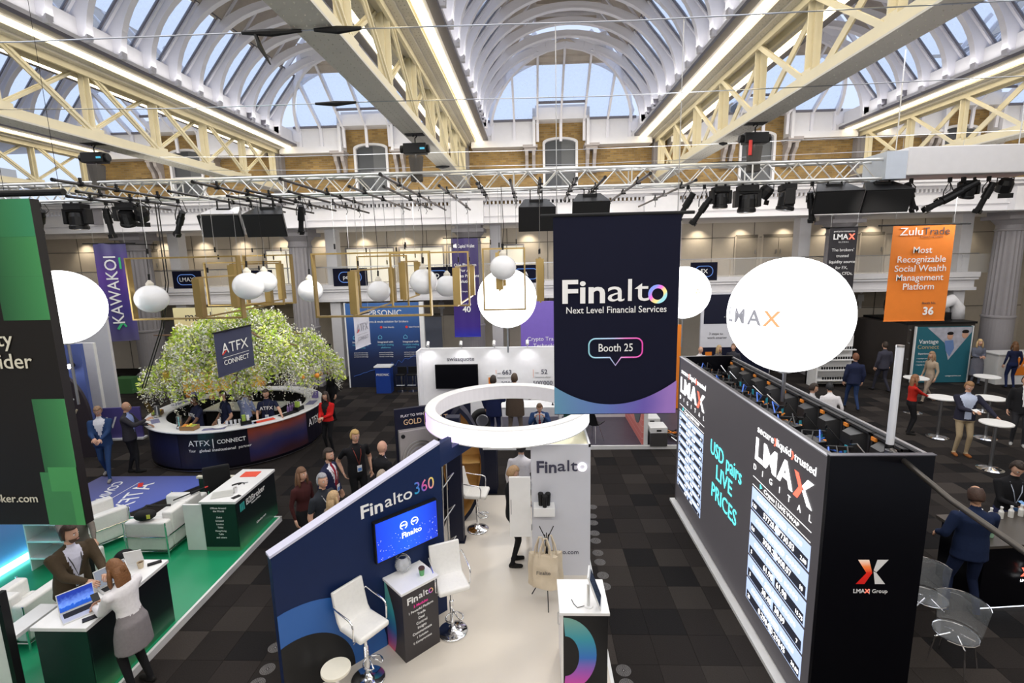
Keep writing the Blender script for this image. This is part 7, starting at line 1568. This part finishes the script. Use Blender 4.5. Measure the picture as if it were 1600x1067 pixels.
    mi[zn == 'torso'] = 4; mi[(zn == 'torso') & (lc[:, 2] < (hem if vee else .97 if not female else 1.0))] = 5; mi[zn == 'uparm'] = 4; mi[zn == 'thigh'] = 5; mi[zn == 'shin'] = 5; mi[zn == 'foot'] = 6; mi[zn == 'skirt'] = 9 if tee else 5
    if vee: mi[((zn == 'thigh') | (zn == 'torso')) & (lc[:, 2] > hem) & (lc[:, 2] < 1.2)] = 4
    mi[zn == 'farm'] = 4 if sleeve in ('long', 'puff') else 0
    if sleeve == 'short': mi[(zn == 'uparm') & (tt > .72)] = 0
    if vee:
        hw = vee*.1*np.clip((lc[:, 2]-1.02)/.36, 0, 1)+.004; f_ = (zn == 'torso') & (lc[:, 1] > .03) & (np.abs(lc[:, 0]) < hw) & (lc[:, 2] > (1.0 if vee < 1.7 else .95)); mi[f_] = 7
        if vee >= 1.7: f2 = (zn == 'torso') & (lc[:, 1] > .03) & (np.abs(lc[:, 0]) < .06) & (lc[:, 2] > .9); mi[f2] = 7
        if tie: mi[f_ & (np.abs(lc[:, 0]) < .024)] = 8
        mi[(zn == 'neck') & (tt < .25)] = 7
    elif sleeve == 'long' and not tee: mi[(zn == 'neck') & (tt < .15)] = 4
    if skirt and tee is None: pass
    out = MB(); out.v = [tuple(v) for v in co.tolist()]; out.f = fl; out.m = mi.tolist()
    for wr, d, sd in hm:
        hand(out, Vector(wr)*s, d, Vector((-sd*.4, .2, -.6)) if d.z > -.5 else Vector((-sd, .3, 0)), s*1.05, sd, 0, .55)
    HC = TM @ Matrix.Translation((0, .022, 1.635)) @ Matrix.Rotation(-lean*-.35, 4, 'X') @ Matrix.Rotation(look[0], 4, 'Z') @ Matrix.Rotation(-look[1], 4, 'X')
    HW = Matrix.Scale(s, 4) @ HC
    head_mesh(out, HW, 1.0)
    out.build('body', mats, r, smooth=True); bpy.data.meshes.remove(rm)
    # hair
    hc = mat('hair_%02x%02x%02x' % tuple(int(q**.45*255) for q in hair), hair, .6, bump=.6, scale=60, noise=.35)
    if style != 'none':
        n, m = 22, 16; vs = []; fs = []; h_ = MB()
        for i in range(m+1):
            t = PI*i/m
            for j in range(n):
                p = 2*PI*j/n; a, b, c = math.sin(t)*math.sin(p), math.sin(t)*math.cos(p), math.cos(t); w_ = 1.10+.03*math.sin(5*p+3*t)
                vs.append((a*.077*w_, b*.094*w_-.004, c*.120*w_+.003))
        for i in range(m):
            for j in range(n):
                q = (i*n+j, i*n+(j+1) % n, (i+1)*n+(j+1) % n, (i+1)*n+j); cc = [sum(vs[k][l] for k in q)/4 for l in range(3)]; yy, zz = cc[1]/.1, cc[2]/.125
                if style == 'balding': keep = (yy < .3-.25*max(0, zz) and -.5 < zz < .80 and (zz < .55 or yy < -.1))
                elif style == 'long': keep = zz > .48-.0*yy or (yy < .35 and zz > -.75)
                else: keep = zz > .50+.12*yy or (yy < .12 and zz > -.42+.1*yy)
                if keep: fs.append(q)
        h_.add(vs, fs)
        if style == 'long':
            R1 = Matrix.Identity(3); DN = HC.to_3x3().inverted() @ Vector((0, 0, 1)); dn = lambda p: Vector((p[0], p[1], 0)) + (DN*.75+Vector((0, 0, .25)))*p[2] + Vector((0, .25*abs(p[2])*max(0, -DN.y) if False else 0, 0))
            ovals(h_, [(dn(q_[0]),)+q_[1:] for q_ in [((0, -.045, .02), .080, .060, R1), ((0, -.062, -.08), .088, .052, R1), ((0, -.07, -.17), .098, .046, R1), ((0, -.072, -.25), .090, .036, R1), ((0, -.068, -.31), .055, .018, R1)]], 14)
            for sd in (-1, 1): h_.tube([dn(q_) for q_ in ((sd*.078, .0, .04), (sd*.088, .012, -.05), (sd*.092, .022, -.14), (sd*.085, .028, -.22))], [.018, .026, .026, .01], 8)
        if style == 'long':
            pass
        h_.xf(HW); ho = h_.build('hair', hc, r, smooth=True)
        sf = ho.modifiers.new('s', 'SOLIDIFY'); sf.thickness = .004
    if beard:
        b_ = MB(); vs = []; 
        for i in range(7):
            for j in range(11):
                p = -1.25+2.5*j/10; zz = -.35-.62*i/6; c = math.sqrt(max(0, 1-zz*zz)); W_ = .078*(1-.30*(-zz)**1.6); vs.append((W_*c*math.sin(p)*1.03, .098*c*math.cos(p)*(1-.1*zz*zz)+.012*(-zz)+.004, zz*.120))
        b_.add(vs, [(i*11+j, i*11+j+1, (i+1)*11+j+1, (i+1)*11+j) for i in range(6) for j in range(10) if not (i in (1,) and 4 <= j <= 5)]); b_.xf(HW); b_.build('beard', mat('beard_dark', beard, .8, bump=.5, scale=80), r, smooth=True)
    yf = .118+jk+.012
    if lanyard:
        lm = mat('lanyard_strap_%d' % int(lanyard[0]*99), lanyard, .6)
        pts = [(-.06, -.03, 1.45), (-.075, .06, 1.42), (-.05, yf, 1.30), (0, yf+.006, 1.10), (.05, yf, 1.30), (.075, .06, 1.42), (.06, -.03, 1.45)]
        MB().tube([T(p)*s for p in pts], .006*s, 5).build('lanyard', lm, r)
        MB().cb((0, yf+.014, 1.04), (.085, .006, .12)).cb((0, yf+.0175, 1.02), (.07, .002, .06), 1).xf(Matrix.Scale(s, 4) @ TM).build('badge', [M_white, mat('badge_blue', (.1, .25, .6), .5)], r)
    if tee and not skirt: pass
    return r, T, s
NV = (.012, .016, .05); BK = (.010, .010, .012); CH = (.035, .033, .04); DR = (.03, .018, .012)
def chest_print(P_, t_, size, dz=1.27, m_=None):
    r, T, s = P_; a = T((0, .142, dz))*s; n_ = (T((0, 1, dz))-T((0, 0, dz))).normalized(); up = (T((0, 0, 2))-T((0, 0, 1))).normalized()
    text(t_, size, m_ or M_text, r, a, (-1, 0, 0), up, bold=.01); 
PHONES = []
def held(name, cat, label, loc, m_, d=(.035, .07, .004), rot=(0, 0, 0)):
    o = MB().box(-d[0], -d[1], -d[2], d[0], d[1], d[2]).build(name, m_, None, bevel=.002); o.location = loc; o.rotation_euler = rot; return tag(o, label, cat)
# round the bar
person(-9.78, 11.25, (.95, .35), 1.78, 'bald man in dark suit and pale blue shirt talking beside the round bar', CH, BK, style='none', skin=M_skin2, vee=1.3, shirt=(.30, .38, .70), ra=(.12, .42, 1.30), la=(-.10, .38, 1.12), legs='cross')
person(-10.14, 10.9, (.45, -.9), 1.80, 'man in bright blue suit and white shirt looking down, left of the bar', (.02, .05, .14), (.025, .06, .16), hair=(.32, .20, .12), style='short', vee=1.0, shirt=(.7, .7, .75), ra=(.06, .34, 1.08), la=(-.06, .34, 1.05), legs='walk', look=(0, .5), shoe=(.3, .28, .26))
person(-5.4, 12.47, (-.15, -1), 1.66, 'woman in a bright red jacket and black trousers at the right end of the bar', (.62, .015, .015), BK, hair=DR, style='long', female=True, vee=1.0, shirt=(.015, .015, .015), ra=(.05, .30, 1.06), la=(-.05, .30, 1.10), legs='stand', hem=.92)
P_ = person(-8.5, 11.92, (-.5, -.85), 1.74, 'barman in navy T-shirt under the ochre bowl, leftmost behind the bar', (.014, .018, .05), BK, hair=BK, skin=mat('skin_dark', (.20, .10, .06), .5), sleeve='short', ra=(.1, .32, 1.0), la=(-.15, .34, 1.0)); chest_print(P_, 'ATFX', .13)
P_ = person(-7.95, 12.2, (-.6, -.8), 1.78, 'barman in navy T-shirt looking left, middle one behind the bar', (.014, .018, .05), (.02, .03, .08), hair=DR, sleeve='short', look=(.6, 0), ra=(.30, .15, .92), la=(-.22, .15, .95), lanyard=(.05, .05, .06)); chest_print(P_, 'ATFX', .13)
P_ = person(-6.95, 12.42, (.25, -.95), 1.76, 'bearded barman in navy T-shirt resting a hand on the bar, rightmost', (.014, .018, .05), BK, hair=DR, sleeve='short', beard=(.10, .05, .03), look=(0, .3), la=(-.42, .36, 1.08), ra=(.20, .25, 1.0), lanyard=(.05, .05, .06)); chest_print(P_, 'ATFX', .13)
c = at(384, 640, Z=1.15); person(c.x, c.y, (.2, 1), 1.74, 'person in pale blue and pink shirt seen from behind under the blossom', (.42, .50, .85), BK, hair=DR, sleeve='long', la=(-.15, .3, 1.0), ra=(.15, .3, 1.0))
c = at(316, 640, Z=1.2); person(c.x-.1, 14.35, (0, -1), 1.72, 'person in cream shirt half hidden by blossom at the back of the bar', (.7, .66, .58), BK, hair=DR)
person(-9.6, 15.75, (.4, -1), 1.75, 'guest in black standing beyond the bar behind the hanging blossom', BK, BK, hair=DR)
person(-6.35, 15.15, (-.6, -1), 1.72, 'dark-clothed guest beyond the bar under the right of the blossom tree', BK, BK, hair=DR, style='long', female=True)
# group left of the sloping wall
person(-3.43, 9.06, (.62, -.75), 1.82, 'smiling blond man in black polo shirt with a badge behind the navy wall', BK, BK, hair=(.50, .33, .12), style='short', lanyard=(.3, .05, .03), sleeve='short', look=(.2, .25), la=(-.26, .05, .92), ra=(.24, -.05, .95), vox=.02, wide=1.08)
person(-2.75, 8.50, (.55, .8), 1.79, 'bald man in dark suit seen from behind, facing the vault display', BK, BK, style='none', vee=.6, shirt=(.7, .7, .75), la=(-.2, .25, 1.0), vox=.02)
person(-3.62, 8.22, (.95, -.1), 1.77, 'bearded man in dark suit and red tie with a badge among the crowd', NV, BK, hair=DR, style='short', beard=(.05, .025, .015), vee=1.0, shirt=(.75, .75, .8), tie=(.28, .01, .03), lanyard=(.3, .1, .15), look=(-.2, .05), vox=.02)
person(-3.32, 7.24, (.85, -.35), 1.75, 'grey-haired man in charcoal polo shirt close to the sloping wall', (.022, .026, .034), BK, hair=(.34, .34, .36), style='short', sleeve='short', look=(-.25, 0), lanyard=(.5, .5, .5), vox=.02, wide=1.05)
person(-3.86, 7.68, (.8, -.3), 1.66, 'woman with long brown hair in dark red at the back left of the crowd', (.05, .012, .012), BK, hair=(.16, .08, .04), style='long', female=True, vox=.022)
person(-2.98, 6.80, (.6, .75), 1.66, 'woman with wavy blonde hair whose head shows over the sloping wall top', (.25, .2, .17), BK, hair=(.50, .34, .18), style='long', female=True, vox=.022)
person(-2.50, 7.62, (.4, .9), 1.62, 'person with pale short hair just peeping over the sloping wall', (.10, .09, .09), BK, hair=(.40, .33, .25), style='short', vox=.024)
# green booth
person(-5.98, 5.66, (.95, -.35), 1.82, 'bearded man in olive-brown jacket leaning on the near counter, looking right', (.060, .042, .024), BK, hair=(.045, .022, .012), style='short', beard=(.05, .025, .015), vee=.85, shirt=(.62, .62, .74), lanyard=(.03, .03, .03), lean=.14, look=(.45, 0), ra=(.06, .44, 1.10), la=(-.12, .46, 1.12), vox=.016, wide=1.12)
person(-4.74, 5.08, (-.93, .12), 1.68, 'woman in white blouse and grey tweed skirt bending over the near counter', (.80, .78, .80), (.012, .012, .014), hair=(.20, .085, .03), style='long', female=True, skirt=.60, tee=(.24, .22, .23), lean=.12, look=(0, .40), ra=(.06, .40, 1.14), la=(-.06, .42, 1.12), sleeve='puff', vox=.016, wide=1.12)
held('mobile_phone', 'phone', 'phone in the hands of the woman in the white blouse', (-5.17, 5.12, 1.17), M_black, rot=(.2, 0, .9))
st = thing('cube_seat', 'white upholstered cube seat under the seated person in the green booth', 'stool', (-7.25, 7.05, .09)); MB().box(-.22, -.22, 0, .22, .22, .42).build('cushion', M_leather, st, bevel=.03)
person(-7.25, 7.05, (.7, -.7), 1.76, 'seated person in grey and black reaching a hand forward in the green booth', (.16, .14, .12), BK, hair=(.10, .05, .03), seat=.42, z0=.09, ra=(.10, .60, 1.0), la=(-.2, .5, .75))
# cream booth
person(-.23, 8.45, (.1, 1), 1.76, 'dark-haired man in white shirt seen from behind beside the white tower', (.72, .70, .74), BK, hair=(.018, .014, .016), style='short', z0=.04, lanyard=None, vox=.022)
person(-.36, 7.50, (1, .1), 1.70, 'fair-haired person in black behind the open cupboard door, in laced black boots', BK, (.008, .008, .009), hair=(.40, .25, .13), style='short', z0=.04, look=(0, .5), la=(-.2, .3, 1.0), ra=(.1, .3, 1.1), vox=.02)
# white-walled booth
c = at(772, 655, Y=12.78); person(c.x, 12.78, (.35, 1), 1.86, 'man in navy suit from behind, left one inside the glowing ring', (.010, .016, .065), (.012, .018, .07), hair=DR, vee=.5, z0=.09, wide=1.15, hem=.74, ra=(.15, .3, 1.1))
c = at(805, 655, Y=12.8); person(c.x, 12.8, (.1, 1), 1.90, 'man in brown jacket from behind, middle of the ring', (.085, .060, .045), (.2, .16, .13), hair=(.08, .05, .03), vee=.5, z0=.09, wide=1.28, hem=.72, la=(-.3, .25, 1.15), ra=(.3, .25, 1.15), legs='wide')
sc2 = thing('stool_low', 'low black stool under the seated man in blue inside the ring view', 'stool', (.16, 12.82, .09)); MB().cyl((0, 0, .30), (0, 0, .35), .2, 20).build('seat', M_black, sc2); MB().cyl((0, 0, 0), (0, 0, .3), .04).build('leg', M_steel, sc2)
person(.16, 12.80, (0, -1), 1.74, 'seated man in blue suit and red tie looking down inside the ring view', (.02, .05, .14), (.02, .05, .14), hair=(.16, .09, .05), vee=1.4, shirt=(.6, .65, .75), tie=(.5, .03, .03), seat=.36, z0=.09, look=(0, .25), lean=.42, ra=(.12, .4, .85), la=(-.12, .4, .85))
# right side
person(5.84, 6.42, (.15, 1), 1.88, 'man in navy suit with cropped hair from behind, holding a phone by the black bar', (.010, .020, .060), (.010, .018, .055), hair=(.06, .03, .02), style='balding', skin=M_skin2, vee=.5, shirt=(.8, .8, .82), look=(-.15, .4), ra=(.22, .36, 1.12), la=(-.24, .22, 1.02), vox=.016, wide=1.10, shoe=(.02, .016, .014), legs='wide')
held('mobile_phone', 'phone', 'phone held by the man in the navy suit by the black bar', (6.0, 6.84, 1.22), M_steel, rot=(.5, 0, .3))
person(7.36, 7.56, (-.25, -1), 1.80, 'man in black sweater and navy trousers reading a phone behind the black bar', (.010, .010, .012), (.03, .035, .10), hair=DR, look=(0, .6), ra=(.05, .34, 1.14), la=(-.06, .34, 1.12), lanyard=(.45, .5, .6), vox=.018, wide=1.08, lean=.08)
held('mobile_phone', 'phone', 'blue phone held by the man in the black sweater', (7.24, 7.20, 1.22), mat('phone_blue', (.12, .3, .6), .3), rot=(.4, 0, .2))
person(10.36, 12.0, (-.25, -1), 1.86, 'man in dark blazer, pale blue shirt and beige chinos looking at papers by the tables', (.022, .022, .040), (.42, .33, .21), hair=(.30, .16, .07), vee=1.7, shirt=(.50, .56, .72), shoe=(.28, .10, .03), look=(0, .5), ra=(.03, .34, 1.15), la=(-.42, .34, 1.02), vox=.02, wide=1.12, hem=.86)
held('paper_note', 'paper', 'white papers held by the man in the dark blazer', (10.28, 11.62, 1.24), M_white, (.08, .06, .002), (.3, 0, .2))
person(10.22, 13.5, (.9, -.3), 1.66, 'curly-haired woman in a red waistcoat over black beside a standing table', (.45, .02, .012), BK, hair=(.24, .11, .05), style='long', female=True, ra=(.0, .45, 1.10), la=(-.05, .42, 1.12), tee=None)
person(10.02, 15.65, (.2, 1), 1.82, 'man in navy jacket walking away past the brochure rack', (.016, .022, .06), (.02, .04, .11), hair=(.2, .08, .04), vee=.5, legs='walk')
person(12.3, 17.7, (-.1, 1), 1.80, 'man in grey-blue suit walking towards the dark container', (.045, .045, .065), (.03, .03, .045), hair=DR, vee=.5, legs='walk')
person(14.0, 22.5, (0, -1), 1.76, 'dim figure in dark clothes in the doorway behind the container', (.06, .05, .05), BK, hair=DR)
person(6.90, 12.30, (.6, -.5), 1.77, 'young man in white shirt beyond the LED booth, left one of two', (.72, .70, .72), BK, hair=DR, look=(.3, .3))
person(7.45, 12.42, (.2, 1), 1.72, 'man in white shirt bending away beyond the LED booth, right one of two', (.72, .70, .72), BK, hair=BK, lean=.25, beard=None)
person(16.2, 18.55, (-.3, -1), 1.70, 'blonde woman in a patterned dress by the orange and white desk', (.12, .13, .17), (.12, .13, .17), hair=(.6, .42, .2), style='long', female=True, skirt=.35, tee=(.14, .14, .17), ra=(.05, .28, 1.12), la=(-.05, .28, 1.15))
person(16.95, 18.0, (.2, 1), 1.68, 'woman with long wavy brown hair in navy, from behind at the orange desk', NV, (.012, .02, .07), hair=(.14, .06, .02), style='long', female=True)
person(12.25, 12.6, (-.5, -.6), 1.82, 'person in a black coat cut by the right edge of the frame', BK, (.03, .03, .035), hair=BK, shoe=(.4, .4, .4), vee=.4)
person(12.9, 16.4, (-.9, -.1), 1.70, 'person in a sand-coloured cardigan walking past the teal poster', (.42, .33, .24), (.35, .28, .22), hair=(.3, .18, .1), style='long', female=True, legs='walk')
person(5.9, 17.6, (.3, -1), 1.76, 'bald man in white shirt beyond the far end of the LED booth', (.75, .72, .74), BK, style='none')
person(6.72, 18.1, (.6, -.8), 1.70, 'blonde woman in conversation before the striped exhibit wall', (.15, .13, .13), BK, hair=(.5, .35, .18), style='long', female=True)
person(7.25, 18.1, (-.6, -.8), 1.74, 'red-faced man in dark clothes facing the blonde woman at the striped wall', (.04, .04, .05), BK, hair=(.2, .12, .07))
